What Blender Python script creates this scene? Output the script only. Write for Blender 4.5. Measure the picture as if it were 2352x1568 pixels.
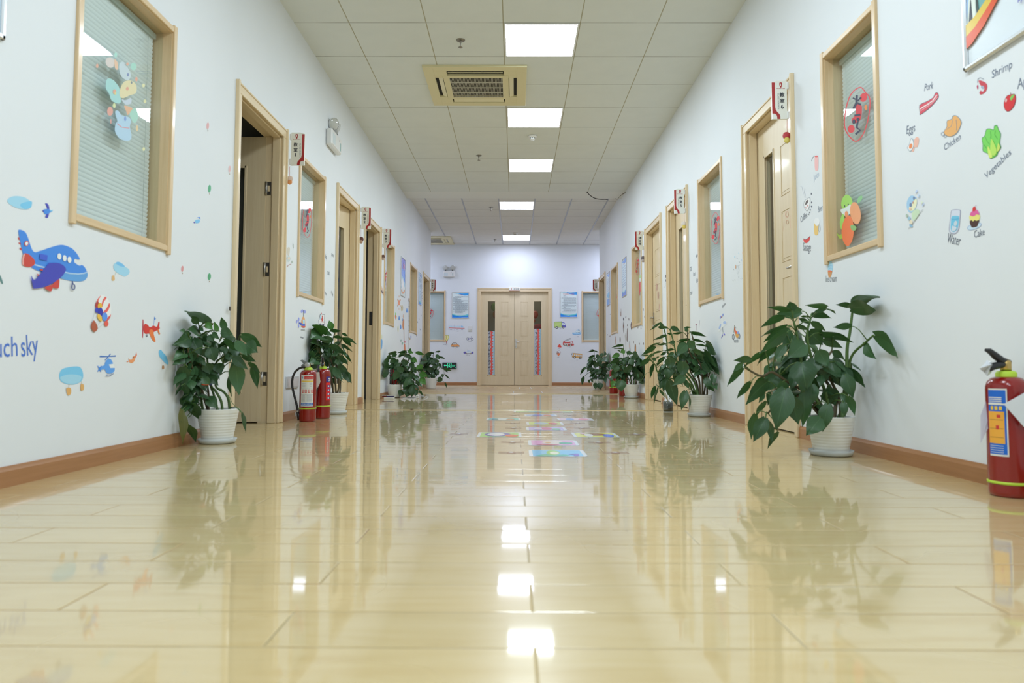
import bpy, math, random
from mathutils import Vector, Matrix
C = bpy.context.scene.collection
SC = bpy.context.scene
for o in list(bpy.data.objects): bpy.data.objects.remove(o)

# ---------------------------------------------------------------- camera
F, CYP, PIT, YAW, ROL = 1623.44, 750.56, .0564, -.0047, -.0026
HC, XL, XR, YW = .4109, -1.7285, 1.6746, 15.7353
H1, H2 = 3.0806, 3.1552
def _R():
    c, s = math.cos(YAW), math.sin(YAW); A = Matrix(((c, -s, 0), (s, c, 0), (0, 0, 1)))
    c, s = math.cos(PIT), math.sin(PIT); B = Matrix(((1, 0, 0), (0, c, s), (0, -s, c)))
    c, s = math.cos(ROL), math.sin(ROL); D = Matrix(((c, 0, -s), (0, 1, 0), (s, 0, c)))
    return D @ B @ A
RM = _R(); RT = RM.transposed()
cam = bpy.data.cameras.new('camera'); co = bpy.data.objects.new('camera', cam); C.objects.link(co)
cam.sensor_width = 36; cam.lens = F * 36 / 2352; cam.shift_y = -(784 - CYP) / 2352
cam.clip_start = .02; cam.clip_end = 100
# camera local axes: x right, y up, -z forward
ax = RT @ Vector((1, 0, 0)); af = RT @ Vector((0, 1, 0)); au = RT @ Vector((0, 0, 1))
M = Matrix((ax, au, -af)).transposed().to_4x4(); M.translation = Vector((0, 0, HC)); co.matrix_world = M
cam.dof.use_dof = True; cam.dof.focus_distance = 8.5; cam.dof.aperture_fstop = 4.0
SC.camera = co
# ---------------------------------------------------------------- world, view, light levels
w = bpy.data.worlds.new('world'); SC.world = w; w.use_nodes = True
w.node_tree.nodes['Background'].inputs[0].default_value = (.05, .055, .06, 1)
SC.view_settings.view_transform = 'Standard'; SC.view_settings.look = 'None'
SC.view_settings.gamma = 1; SC.view_settings.exposure = 0.18; SC.view_settings.use_curve_mapping = False
SC.cycles.use_denoising = True
SC.cycles.max_bounces = 8; SC.cycles.diffuse_bounces = 4; SC.cycles.glossy_bounces = 3; SC.cycles.transparent_max_bounces = 24
SC.cycles.sample_clamp_indirect = 6
PANEL_FRONT, PANEL_REAR = 28.0, 22.0      # strength of the ceiling light panels
PANEL_FRONT_COL, PANEL_REAR_COL = (.775, .895, 1.0), (.71, .775, 1.0)

# ---------------------------------------------------------------- helpers
def ray(x, y): return RT @ Vector(((x - 1176) / F, 1, (CYP - y) / F))
CAMP = Vector((0, 0, HC))
def onX(X, x, y): d = ray(x, y); return CAMP + d * (X / d.x)
def onY(Y, x, y): d = ray(x, y); return CAMP + d * (Y / d.y)
def onZ(Z, x, y): d = ray(x, y); return CAMP + d * ((Z - HC) / d.z)

def lin(c): 
    c /= 255.0
    return c / 12.92 if c <= .04045 else ((c + .055) / 1.055) ** 2.4
def rgb(r, g, b, k=1.0): return (min(lin(r) * k, .92), min(lin(g) * k, .92), min(lin(b) * k, .92), 1)
_mats = {}
def mat(name, col, rough=.5, metal=0, coat=0, spec=.5, trans=0, emit=None, es=1, ior=1.5, nodes=None):
    if name in _mats: return _mats[name]
    m = bpy.data.materials.new(name); m.use_nodes = True; _mats[name] = m
    b = m.node_tree.nodes['Principled BSDF']
    b.inputs['Base Color'].default_value = col; b.inputs['Roughness'].default_value = rough
    b.inputs['Metallic'].default_value = metal; b.inputs['Coat Weight'].default_value = coat
    b.inputs['Coat Roughness'].default_value = .08
    b.inputs['Specular IOR Level'].default_value = spec; b.inputs['IOR'].default_value = ior
    b.inputs['Transmission Weight'].default_value = trans
    if emit: b.inputs['Emission Color'].default_value = emit; b.inputs['Emission Strength'].default_value = es
    if nodes: nodes(m.node_tree, b)
    return m
def N(nt, t, **kw):
    n = nt.nodes.new(t)
    for k, v in kw.items(): setattr(n, k, v)
    return n
def setin(n, **kw):
    for k, v in kw.items(): n.inputs[k].default_value = v
    return n
def mth(nt, op, a, b=None, clamp=False):
    n = nt.nodes.new('ShaderNodeMath'); n.operation = op; n.use_clamp = clamp
    for i, v in enumerate((a, b)):
        if v is None: continue
        if hasattr(v, 'links') or hasattr(v, 'is_linked'): nt.links.new(v, n.inputs[i])
        else: n.inputs[i].default_value = v
    return n.outputs[0]
def mixc(nt, f, a, b, bt='MIX'):
    n = nt.nodes.new('ShaderNodeMix'); n.data_type = 'RGBA'; n.blend_type = bt
    for i, v in ((0, f), (6, a), (7, b)):
        if hasattr(v, 'is_linked'): nt.links.new(v, n.inputs[i])
        else: n.inputs[i].default_value = v
    return n.outputs[2]
def ramp(nt, f, stops):
    n = nt.nodes.new('ShaderNodeValToRGB'); e = n.color_ramp.elements
    e[0].position, e[0].color = stops[0]; e[1].position, e[1].color = stops[-1]
    for p, c in stops[1:-1]:
        q = e.new(p); q.color = c
    nt.links.new(f, n.inputs[0]); return n.outputs[0]

def wood(name, base, vary, axis, scale=7, rough=.38, stretch=22, coat=.15):
    """light timber veneer; grain runs along axis"""
    def f(nt, b):
        tc = N(nt, 'ShaderNodeTexCoord'); mp = N(nt, 'ShaderNodeMapping')
        s = [stretch] * 3; s[axis] = 1.0
        mp.inputs['Scale'].default_value = s; nt.links.new(tc.outputs['Object'], mp.inputs[0])
        n1 = setin(N(nt, 'ShaderNodeTexNoise'), Scale=scale * .5, Detail=6.0, Roughness=.6, Distortion=.4); nt.links.new(mp.outputs[0], n1.inputs[0])
        n2 = setin(N(nt, 'ShaderNodeTexNoise'), Scale=1.3, Detail=2.0); nt.links.new(tc.outputs['Object'], n2.inputs[0])
        c1 = ramp(nt, n1.outputs[0], [(.3, vary), (.62, base)])
        c2 = mixc(nt, .18, c1, ramp(nt, n2.outputs[0], [(.35, vary), (.65, base)]))
        nt.links.new(c2, b.inputs['Base Color'])
        bp = setin(N(nt, 'ShaderNodeBump'), Strength=.05, Distance=.002); nt.links.new(n1.outputs[0], bp.inputs['Height']); nt.links.new(bp.outputs[0], b.inputs['Normal'])
    return mat(name, base, rough, coat=coat, nodes=f)

class MB:
    """collects shapes for ONE mesh"""
    def __init__(s): s.v = []; s.f = []; s.m = []; s.sm = []; s.ms = []; s.cur = 0; s.attr = {}
    def use(s, m):
        if m not in s.ms: s.ms.append(m)
        s.cur = s.ms.index(m); return s
    def face(s, idx, smooth=False): s.f.append(tuple(idx)); s.m.append(s.cur); s.sm.append(smooth)
    def quad(s, a, b, c, d):
        n = len(s.v); s.v += [Vector(p) for p in (a, b, c, d)]; s.face((n, n+1, n+2, n+3)); return s
    def poly(s, pts):
        n = len(s.v); s.v += [Vector(p) for p in pts]; s.face(range(n, n + len(pts))); return s
    def box(s, x0, x1, y0, y1, z0, z1, T=None):
        n = len(s.v); P = [Vector((x, y, z)) for x in (x0, x1) for y in (y0, y1) for z in (z0, z1)]
        if T is not None: P = [T @ p for p in P]
        s.v += P
        for q in ((0, 1, 3, 2), (4, 6, 7, 5), (0, 4, 5, 1), (2, 3, 7, 6), (0, 2, 6, 4), (1, 5, 7, 3)): s.face([n + i for i in q])
        return s
    def bbox(s, x0, x1, y0, y1, z0, z1, r=.003, T=None):
        """box with chamfered edges"""
        n = len(s.v); r = min(r, (x1-x0)/2.01, (y1-y0)/2.01, (z1-z0)/2.01)
        X = (x0, x1); Y = (y0, y1); Z = (z0, z1); V = {}
        for i in (0, 1):
            for j in (0, 1):
                for k in (0, 1):
                    sx, sy, sz = (1 - 2*i) * r, (1 - 2*j) * r, (1 - 2*k) * r
                    for a, p in enumerate(((X[i], Y[j]+sy, Z[k]+sz), (X[i]+sx, Y[j], Z[k]+sz), (X[i]+sx, Y[j]+sy, Z[k]))):
                        V[(i, j, k, a)] = len(s.v); q = Vector(p); s.v.append(T @ q if T is not None else q)
        g = lambda *a: V[a]
        for i in (0, 1): s.face([g(i,0,0,0), g(i,0,1,0), g(i,1,1,0), g(i,1,0,0)])
        for j in (0, 1): s.face([g(0,j,0,1), g(0,j,1,1), g(1,j,1,1), g(1,j,0,1)])
        for k in (0, 1): s.face([g(0,0,k,2), g(0,1,k,2), g(1,1,k,2), g(1,0,k,2)])
        for i in (0, 1):
            for j in (0, 1): s.face([g(i,j,0,0), g(i,j,1,0), g(i,j,1,1), g(i,j,0,1)])
            for k in (0, 1): s.face([g(i,0,k,0), g(i,1,k,0), g(i,1,k,2), g(i,0,k,2)])
        for j in (0, 1):
            for k in (0, 1): s.face([g(0,j,k,1), g(1,j,k,1), g(1,j,k,2), g(0,j,k,2)])
        for i in (0, 1):
            for j in (0, 1):
                for k in (0, 1): s.face([g(i,j,k,0), g(i,j,k,1), g(i,j,k,2)])
        return s
    def lathe(s, prof, c=(0, 0, 0), n=32, T=None, a0=0, a1=2*math.pi, cap=True):
        b = len(s.v); full = abs(a1 - a0 - 2*math.pi) < 1e-6; m = n if full else n + 1
        for r, z in prof:
            for i in range(m):
                a = a0 + (a1 - a0) * i / n; p = Vector((r * math.cos(a), r * math.sin(a), z))
                if T is not None: p = T @ p
                s.v.append(p + Vector(c))
        for k in range(len(prof) - 1):
            for i in range(n):
                j = (i + 1) % m; s.face((b + k*m + i, b + k*m + j, b + (k+1)*m + j, b + (k+1)*m + i), True)
        if cap and full:
            if prof[0][0] > 1e-6: s.face([b + i for i in range(n)][::-1])
            if prof[-1][0] > 1e-6: s.face([b + (len(prof)-1)*m + i for i in range(n)])
        return s
    def tube(s, pts, r, n=8, cap=True):
        pts = [Vector(p) for p in pts]; L = len(pts); rr = r if hasattr(r, '__len__') else [r] * L
        b = len(s.v); t0 = (pts[1] - pts[0]).normalized(); up = Vector((0, 0, 1)) if abs(t0.z) < .9 else Vector((1, 0, 0))
        u = t0.cross(up).normalized()
        for i, p in enumerate(pts):
            t = (pts[min(i+1, L-1)] - pts[max(i-1, 0)]).normalized()
            u = (u - t * u.dot(t)).normalized(); v = t.cross(u)
            for k in range(n):
                a = 2*math.pi*k/n; s.v.append(p + (u*math.cos(a) + v*math.sin(a)) * rr[i])
        for i in range(L - 1):
            for k in range(n):
                j = (k + 1) % n; s.face((b+i*n+k, b+i*n+j, b+(i+1)*n+j, b+(i+1)*n+k), True)
        if cap: s.face([b + k for k in range(n)][::-1]); s.face([b + (L-1)*n + k for k in range(n)])
        return s
    def sphere(s, c, r, n=16, m=10, sc=(1, 1, 1)):
        prof = [(max(r * math.sin(math.pi*i/m), 1e-5), -r * math.cos(math.pi*i/m)) for i in range(m + 1)]
        T = Matrix.Diagonal(sc); return s.lathe(prof, c, n, T, cap=False)
    def build(s, name, m=None, parent=None, origin=None, fix=True):
        me = bpy.data.meshes.new(name)
        o = bpy.data.objects.new(name, me); C.objects.link(o)
        pm = Vector((0, 0, 0))
        if parent is not None:
            o.parent = parent; q = parent
            while q is not None: pm += q.location; q = q.parent
        org = Vector(origin) if origin is not None else pm
        o.location = org - pm
        me.from_pydata([tuple(v - org) for v in s.v], [], s.f)
        mats = s.ms if s.ms else [m]
        for x in mats: me.materials.append(x)
        me.polygons.foreach_set('material_index', s.m); me.polygons.foreach_set('use_smooth', s.sm)
        for k, vals in s.attr.items():
            a = me.attributes.new(k, 'FLOAT_VECTOR', 'POINT'); a.data.foreach_set('vector', [c for v in vals for c in v])
        me.validate(); me.update()
        if fix:
            import bmesh
            bm = bmesh.new(); bm.from_mesh(me); bmesh.ops.recalc_face_normals(bm, faces=bm.faces); bm.to_mesh(me); bm.free()
        return o
def tag(o, label=None, cat=None, group=None, kind=None):
    if label: o['label'] = label
    if cat: o['category'] = cat
    if group: o['group'] = group
    if kind: o['kind'] = kind
    return o
def thing(name, label, cat, loc, group=None, kind=None):
    o = bpy.data.objects.new(name, None); C.objects.link(o); o.location = loc; o.empty_display_size = .05
    return tag(o, label, cat, group, kind)
def struct(o, label=None, cat=None): return tag(o, label, cat, kind='structure')

# ---------------------------------------------------------------- materials of the building
def _wall(nt, b):
    tc = N(nt, 'ShaderNodeTexCoord')
    n = setin(N(nt, 'ShaderNodeTexNoise'), Scale=60.0, Detail=3.0); nt.links.new(tc.outputs['Object'], n.inputs[0])
    bp = setin(N(nt, 'ShaderNodeBump'), Strength=.06, Distance=.002); nt.links.new(n.outputs[0], bp.inputs['Height']); nt.links.new(bp.outputs[0], b.inputs['Normal'])
    n2 = setin(N(nt, 'ShaderNodeTexNoise'), Scale=1.1, Detail=3.0); nt.links.new(tc.outputs['Object'], n2.inputs[0])
    nt.links.new(ramp(nt, n2.outputs[0], [(.35, (.80, .835, .86, 1)), (.65, (.83, .86, .885, 1))]), b.inputs['Base Color'])
M_WALL = mat('wall_paint', (.82, .85, .86, 1), .75, spec=.25, nodes=_wall)
M_BEAM = mat('beam_paint', (.80, .82, .80, 1), .8, spec=.2)
def ceil_mat(name, gx, gz, c0, c1, line, lw, crosslw, xl=None):
    def f(nt, b):
        g = N(nt, 'ShaderNodeNewGeometry'); sp = N(nt, 'ShaderNodeSeparateXYZ'); nt.links.new(g.outputs['Position'], sp.inputs[0])
        def edge(sock, off, wd):
            t = mth(nt, 'DIVIDE', mth(nt, 'SUBTRACT', sock, off), .6); fr = mth(nt, 'FRACT', mth(nt, 'ADD', t, 40.5))
            d = mth(nt, 'ABSOLUTE', mth(nt, 'SUBTRACT', fr, .5))       # 0 on the joint
            return mth(nt, 'LESS_THAN', mth(nt, 'MULTIPLY', d, .6), wd)
        n = setin(N(nt, 'ShaderNodeTexNoise'), Scale=1.7, Detail=2.0); nt.links.new(g.outputs['Position'], n.inputs[0])
        wob = mth(nt, 'MULTIPLY', ramp(nt, n.outputs[0], [(.38, (.35,)*3+(1,)), (.62, (1, 1, 1, 1))]), crosslw)
        ey = mth(nt, 'LESS_THAN', edge_raw(nt, sp.outputs['Y'], gz), wob); ex = mth(nt, 'LESS_THAN', edge_raw(nt, sp.outputs['X'], gx), lw)
        m = setin(N(nt, 'ShaderNodeTexNoise'), Scale=5.0, Detail=5.0); nt.links.new(g.outputs['Position'], m.inputs[0])
        base = ramp(nt, m.outputs[0], [(.3, c0), (.7, c1)])
        col = mixc(nt, mth(nt, 'MULTIPLY', ey, .8), base, (.16, .15, .11, 1)); col = mixc(nt, mth(nt, 'MULTIPLY', ex, .75), col, line)
        nt.links.new(col, b.inputs['Base Color'])
        s = setin(N(nt, 'ShaderNodeTexNoise'), Scale=180.0, Detail=2.0); nt.links.new(g.outputs['Position'], s.inputs[0])
        bp = setin(N(nt, 'ShaderNodeBump'), Strength=.12, Distance=.002); nt.links.new(s.outputs[0], bp.inputs['Height']); nt.links.new(bp.outputs[0], b.inputs['Normal'])
    return mat(name, c0, .85, spec=.2, nodes=f)
def edge_raw(nt, sock, off):
    t = mth(nt, 'DIVIDE', mth(nt, 'SUBTRACT', sock, off), .6); fr = mth(nt, 'FRACT', mth(nt, 'ADD', t, 40.5))
    return mth(nt, 'MULTIPLY', mth(nt, 'ABSOLUTE', mth(nt, 'SUBTRACT', fr, .5)), .6)
GX, GZ, G2X, G2Z = -1.2999, 5.3532, -1.4816, 11.6092
M_CEIL = ceil_mat('ceiling_tile', GX, GZ, (.735, .77, .75, 1), (.76, .795, .775, 1), (.33, .29, .15, 1), .0042, .0034)
M_CEIL2 = ceil_mat('ceiling_tile_far', G2X, G2Z, (.755, .765, .745, 1), (.785, .795, .77, 1), (.70, .69, .645, 1), .0001, .0045)

def floor_mat(name, c0, c1, c2, rough):
    def f(nt, b):
        PW, PL = .151, .80
        g = N(nt, 'ShaderNodeNewGeometry'); sp = N(nt, 'ShaderNodeSeparateXYZ'); nt.links.new(g.outputs['Position'], sp.inputs[0])
        yr = mth(nt, 'DIVIDE', mth(nt, 'ADD', sp.outputs['Y'], 30.2 - .003), PW); row = mth(nt, 'FLOOR', yr); fy = mth(nt, 'SUBTRACT', yr, row)
        par = mth(nt, 'MULTIPLY', mth(nt, 'MODULO', row, 2.0), .5)
        xr = mth(nt, 'ADD', mth(nt, 'DIVIDE', mth(nt, 'ADD', sp.outputs['X'], 16 - .03), PL), par); colm = mth(nt, 'FLOOR', xr); fx = mth(nt, 'SUBTRACT', xr, colm)
        cb = N(nt, 'ShaderNodeCombineXYZ'); nt.links.new(row, cb.inputs[0]); nt.links.new(colm, cb.inputs[1])
        wn = N(nt, 'ShaderNodeTexWhiteNoise', noise_dimensions='3D'); nt.links.new(cb.outputs[0], wn.inputs[0])
        def dist(fr, size):
            return mth(nt, 'MULTIPLY', mth(nt, 'MINIMUM', fr, mth(nt, 'SUBTRACT', 1.0, fr)), size)
        dx, dy = dist(fx, PL), dist(fy, PW)
        d = mth(nt, 'MINIMUM', dx, dy)
        groove = mth(nt, 'SUBTRACT', 1.0, mth(nt, 'DIVIDE', d, .0008), True)
        soft = mth(nt, 'DIVIDE', d, .0030, True)
        # grain along X
        ad = N(nt, 'ShaderNodeVectorMath', operation='ADD'); nt.links.new(g.outputs['Position'], ad.inputs[0])
        sc = N(nt, 'ShaderNodeVectorMath', operation='SCALE'); nt.links.new(wn.outputs['Color'], sc.inputs[0]); sc.inputs['Scale'].default_value = 9; nt.links.new(sc.outputs[0], ad.inputs[1])
        mp = N(nt, 'ShaderNodeMapping'); mp.inputs['Scale'].default_value = (1.6, 11, 1); nt.links.new(ad.outputs[0], mp.inputs[0])
        n1 = setin(N(nt, 'ShaderNodeTexNoise'), Scale=2.2, Detail=5.0, Roughness=.55, Distortion=.8); nt.links.new(mp.outputs[0], n1.inputs[0])
        grain = ramp(nt, n1.outputs[0], [(.25, c1), (.5, c0), (.8, c2)])
        tone = ramp(nt, wn.outputs['Value'], [(0, (.93, .93, .92, 1)), (1, (1, 1, 1, 1))])
        col = mixc(nt, 1.0, grain, tone, 'MULTIPLY'); col = mixc(nt, mth(nt, 'MULTIPLY', groove, .5), col, (.26, .18, .08, 1))
        nt.links.new(col, b.inputs['Base Color'])
        # every plank lies a touch out of level, and the wax is not even
        sw = N(nt, 'ShaderNodeSeparateXYZ'); nt.links.new(wn.outputs['Color'], sw.inputs[0])
        w2 = setin(N(nt, 'ShaderNodeTexNoise'), Scale=2.0, Detail=1.0); nt.links.new(ad.outputs[0], w2.inputs[0])
        tx = mth(nt, 'MULTIPLY', mth(nt, 'SUBTRACT', sw.outputs[0], .5), .002)
        ty = mth(nt, 'ADD', mth(nt, 'MULTIPLY', mth(nt, 'SUBTRACT', sw.outputs[1], .5), .006), mth(nt, 'MULTIPLY', mth(nt, 'SUBTRACT', fy, .5), .004))
        cn = N(nt, 'ShaderNodeCombineXYZ'); nt.links.new(tx, cn.inputs[0]); nt.links.new(ty, cn.inputs[1]); cn.inputs[2].default_value = 1
        nn = N(nt, 'ShaderNodeVectorMath', operation='NORMALIZE'); nt.links.new(cn.outputs[0], nn.inputs[0])
        bp = setin(N(nt, 'ShaderNodeBump'), Strength=.8, Distance=.0013); nt.links.new(soft, bp.inputs['Height']); nt.links.new(nn.outputs[0], bp.inputs['Normal'])
        nt.links.new(bp.outputs[0], b.inputs['Normal'])
        n3 = setin(N(nt, 'ShaderNodeTexNoise'), Scale=1.2, Detail=3.0); nt.links.new(g.outputs['Position'], n3.inputs[0])
        rr = N(nt, 'ShaderNodeMapRange'); nt.links.new(n3.outputs[0], rr.inputs[0]); rr.inputs[1].default_value = .3; rr.inputs[2].default_value = .7; rr.inputs[3].default_value = rough * .8; rr.inputs[4].default_value = rough * 1.25
        nt.links.new(rr.outputs[0], b.inputs['Roughness'])
    m = mat(name, c0, rough, spec=.5, nodes=f)
    q = m.node_tree.nodes['Principled BSDF']; q.inputs['Coat Weight'].default_value = .95 if rough < .29 else .0; q.inputs['Coat Roughness'].default_value = .048; q.inputs['Specular IOR Level'].default_value = .25
    nb = [n for n in m.node_tree.nodes if n.type == 'BUMP'][0]; m.node_tree.links.new(nb.outputs[0], q.inputs['Coat Normal'])
    return m
M_FLOOR = floor_mat('laminate_floor', (.66, .50, .245, 1), (.61, .44, .195, 1), (.695, .54, .29, 1), .28)
M_FLOOR2 = floor_mat('laminate_floor_far', (.56, .40, .21, 1), (.52, .36, .18, 1), (.60, .44, .24, 1), .30)
W_DOOR = wood('door_veneer', (.77, .64, .43, 1), (.71, .57, .36, 1), 2)
W_CASE = wood('casing_veneer', (.80, .645, .42, 1), (.735, .575, .35, 1), 2, rough=.33)
W_CASEH = wood('casing_veneer_across', (.80, .645, .42, 1), (.735, .575, .35, 1), 1, rough=.33)
W_WIN = wood('window_timber', (.77, .58, .35, 1), (.68, .49, .27, 1), 2, rough=.3)
W_WINH = wood('window_timber_across', (.77, .58, .35, 1), (.68, .49, .27, 1), 1, rough=.3)
W_BASE = wood('baseboard_timber', (.42, .20, .085, 1), (.36, .165, .065, 1), 1, rough=.4)
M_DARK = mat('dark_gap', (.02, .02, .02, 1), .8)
M_STEEL = mat('brushed_steel', (.55, .53, .50, 1), .3, metal=1)
M_CHROME = mat('chrome', (.75, .75, .76, 1), .12, metal=1)
M_BLACK = mat('black_plastic', (.02, .02, .022, 1), .35)
M_WHITEP = mat('white_plastic', (.80, .80, .78, 1), .35)
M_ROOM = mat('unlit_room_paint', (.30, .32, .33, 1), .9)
def glass_mat(name, tint, gloss=1.0):
    m = bpy.data.materials.new(name); m.use_nodes = True; nt = m.node_tree; nt.nodes.clear()
    out = N(nt, 'ShaderNodeOutputMaterial'); tr = N(nt, 'ShaderNodeBsdfTransparent'); tr.inputs[0].default_value = tint
    gl = N(nt, 'ShaderNodeBsdfGlossy'); gl.inputs['Roughness'].default_value = .0; gl.inputs['Color'].default_value = (1, 1, 1, 1)
    g = N(nt, 'ShaderNodeNewGeometry'); dt = N(nt, 'ShaderNodeVectorMath', operation='DOT_PRODUCT')
    nt.links.new(g.outputs['Normal'], dt.inputs[0]); nt.links.new(g.outputs['Incoming'], dt.inputs[1])
    c = mth(nt, 'SUBTRACT', 1.0, mth(nt, 'ABSOLUTE', dt.outputs['Value']), True)
    k = mth(nt, 'MULTIPLY', mth(nt, 'ADD', mth(nt, 'MULTIPLY', mth(nt, 'POWER', c, 5.0), .96), .04), gloss, True)
    mx = N(nt, 'ShaderNodeMixShader'); nt.links.new(k, mx.inputs[0]); nt.links.new(tr.outputs[0], mx.inputs[1]); nt.links.new(gl.outputs[0], mx.inputs[2]); nt.links.new(mx.outputs[0], out.inputs[0])
    return m
M_GLASS = glass_mat('window_glass', (.955, .985, .98, 1))
M_BLIND = mat('blind_slat', (.80, .85, .86, 1), .5)

# ---------------------------------------------------------------- the shell
TW = .14                                     # wall thickness
Y0, YL, YR = -5.0, 14.30, 14.02              # back end, where the side walls stop
WX = 4.6                                     # half width of the cross passage
def sidewall(name, X, d, holes, yend, label):
    mb = MB(); hs = sorted(holes); ys = Y0
    x0, x1 = (X - TW, X) if d < 0 else (X, X + TW)
    for a, b_, z0, z1 in hs:
        mb.box(x0, x1, ys, a, 0, 3.3)
        if z0 > 0: mb.box(x0, x1, a, b_, 0, z0)
        mb.box(x0, x1, a, b_, z1, 3.3); ys = b_
    mb.box(x0, x1, ys, yend, 0, 3.3)
    return struct(mb.build(name, M_WALL, fix=False), label, 'wall')
LW = [(2.695, 3.485), (5.545, 6.31), (9.22, 9.975), (11.52, 12.29)]                     # windows, left
LD = [(4.27, 5.205, 'far', 90, 1), (6.73, 7.655, 'far', 10, 1), (7.98, 8.935, 'near', 96, 1), (13.105, 14.045, 'far', 88, 1)]
RW = [(3.195, 3.785), (5.655, 6.40), (9.305, 10.07), (11.49, 12.23)]
RD = [(4.175, 5.105, 'far', 0, 1), (6.785, 7.70, 'far', 0, 1), (8.035, 9.0, 'near', 0, 0), (13.06, 13.96, 'far', 88, 1)]
WZ0, WZ1, DZ = .975, 2.112, 2.172
wh = lambda L: [(a + .02, b - .02, WZ0 + .02, WZ1 - .02) for a, b in L]
dh = lambda L: [(t[0] + .03, t[1] - .03, 0, DZ - .03) for t in L]
sidewall('wall_left', XL, -1, wh(LW) + dh(LD), YL, 'white painted corridor wall on the left, with aeroplane and balloon stickers')
sidewall('wall_right', XR, 1, wh(RW) + dh(RD), YR, 'white painted corridor wall on the right, with food stickers')
BD = (-.8438, .8085)
def backwin(px0, px1, pyt, pyb): a = onY(YW, px0, pyt); b = onY(YW, px1, pyb); return a.x, b.x, b.z, a.z
BW = [(-2.17, -1.562, .975, 2.10), (1.48, 2.10, .975, 2.10)]
mb = MB()
xs = -WX
for a, b_, z0, z1 in [(BW[0][0]+.02, BW[0][1]-.02, BW[0][2]+.02, BW[0][3]-.02), (BD[0]+.03, BD[1]-.03, 0, 2.14), (BW[1][0]+.02, BW[1][1]-.02, BW[1][2]+.02, BW[1][3]-.02)]:
    mb.box(xs, a, YW, YW + TW, 0, 3.3)
    if z0 > 0: mb.box(a, b_, YW, YW + TW, 0, z0)
    mb.box(a, b_, YW, YW + TW, z1, 3.3); xs = b_
mb.box(xs, WX, YW, YW + TW, 0, 3.3)
struct(mb.build('wall_back', M_WALL, fix=False), 'white end wall around the double door', 'wall')
struct(MB().box(XL - TW, XR + TW, Y0 - .1, Y0, 0, 3.3).build('wall_front', M_WALL), 'white wall behind the viewer', 'wall')
struct(MB().box(-WX - .1, -WX, YL - 1.5, YW + .1, 0, 3.3).build('wall_passage_left', M_WALL), 'white wall closing the cross passage on the left', 'wall')
struct(MB().box(WX, WX + .1, YR - 1.5, YW + .1, 0, 3.3).build('wall_passage_right', M_WALL), 'white wall closing the cross passage on the right', 'wall')
# ends of the side walls turn the corner
struct(MB().box(-WX, XL - TW, YL - TW, YL, 0, 3.3).build('wall_corner_left', M_WALL), 'white return wall of the cross passage on the left', 'wall')
struct(MB().box(XR + TW, WX, YR - TW, YR, 0, 3.3).build('wall_corner_right', M_WALL), 'white return wall of the cross passage on the right', 'wall')
# rooms behind: unlit
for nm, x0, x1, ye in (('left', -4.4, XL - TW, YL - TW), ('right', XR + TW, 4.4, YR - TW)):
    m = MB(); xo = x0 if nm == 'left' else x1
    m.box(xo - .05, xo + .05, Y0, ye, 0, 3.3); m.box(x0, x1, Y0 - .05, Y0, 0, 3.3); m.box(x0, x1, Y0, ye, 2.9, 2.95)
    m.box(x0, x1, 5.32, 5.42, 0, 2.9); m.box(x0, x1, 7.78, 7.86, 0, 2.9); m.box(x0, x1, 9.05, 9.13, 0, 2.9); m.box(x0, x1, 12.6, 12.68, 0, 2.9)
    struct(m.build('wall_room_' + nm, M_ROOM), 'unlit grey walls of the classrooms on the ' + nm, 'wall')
struct(MB().box(-1.6, 1.6, YW + 1.6, YW + 1.65, 0, 3.2).box(-1.65, -1.6, YW + TW, YW + 1.65, 0, 3.2).box(1.6, 1.65, YW + TW, YW + 1.65, 0, 3.2).build('wall_room_back', mat('tan_room_paint', (.42, .36, .26, 1), .8)), 'tan wall of the activity room seen through the door glass', 'wall')
struct(MB().box(-5, 5, Y0 - .2, 10.765, -.06, 0).build('floor', M_FLOOR), 'glossy pale maple laminate floor of the corridor', 'floor')
struct(MB().box(-5, 5, 10.79, YW + 2, -.06, 0).build('floor_far', M_FLOOR2), 'duller tan laminate floor at the far end', 'floor')
struct(MB().box(XL, XR, Y0, 10.685, H1, H1 + .05).build('ceiling', M_CEIL), 'off-white suspended ceiling of square tiles', 'ceiling')
struct(MB().box(XL, XR, 10.685, 11.10, H1, 3.3).build('ceiling_beam', M_BEAM), 'plain white ceiling beam across the corridor', 'ceiling')
struct(MB().box(-WX, WX, 11.10, YW + 1.65, H2, H2 + .05).build('ceiling_far', M_CEIL2), 'far section of tiled ceiling with grey bars', 'ceiling')
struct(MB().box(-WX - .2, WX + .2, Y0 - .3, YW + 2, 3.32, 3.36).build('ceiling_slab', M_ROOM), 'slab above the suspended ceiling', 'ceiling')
m = MB()
for i in range(-3, 9):
    x = G2X + .6 * i; y0 = 11.10 if XL < x < XR else YL
    m.bbox(x - .012, x + .012, y0, YW, H2 - .004, H2 + .01, .002)
struct(m.build('trim_1', mat('grey_tee_bar', (.40, .42, .46, 1), .4, metal=.3)), 'grey metal bars of the far ceiling grid', 'trim')
# floor strips
M_STRIP = mat('threshold_strip', (.55, .42, .22, 1), .25, coat=.4)
for i, (y, h) in enumerate(((6.73, .005), (10.777, .007))):
    a, b_ = XL + .001, XR - .001
    mm = MB(); n = len(mm.v); prof = [(-.018, 0), (-.016, h*.5), (-.008, h), (.008, h), (.016, h*.5), (.018, 0)]
    for x in (a, b_):
        for py, pz in prof: mm.v.append(Vector((x, y + py, pz)))
    for k in range(5): mm.face((n+k, n+k+1, n+6+k+1, n+6+k), True)
    mm.face(range(n, n+6)); mm.face(range(n+6, n+12))
    struct(mm.build('trim_%d' % (i + 2), M_STRIP), ['thin timber strip across the floor between the second doors', 'thin timber strip across the floor at the far laminate'][i], 'trim')
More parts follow.
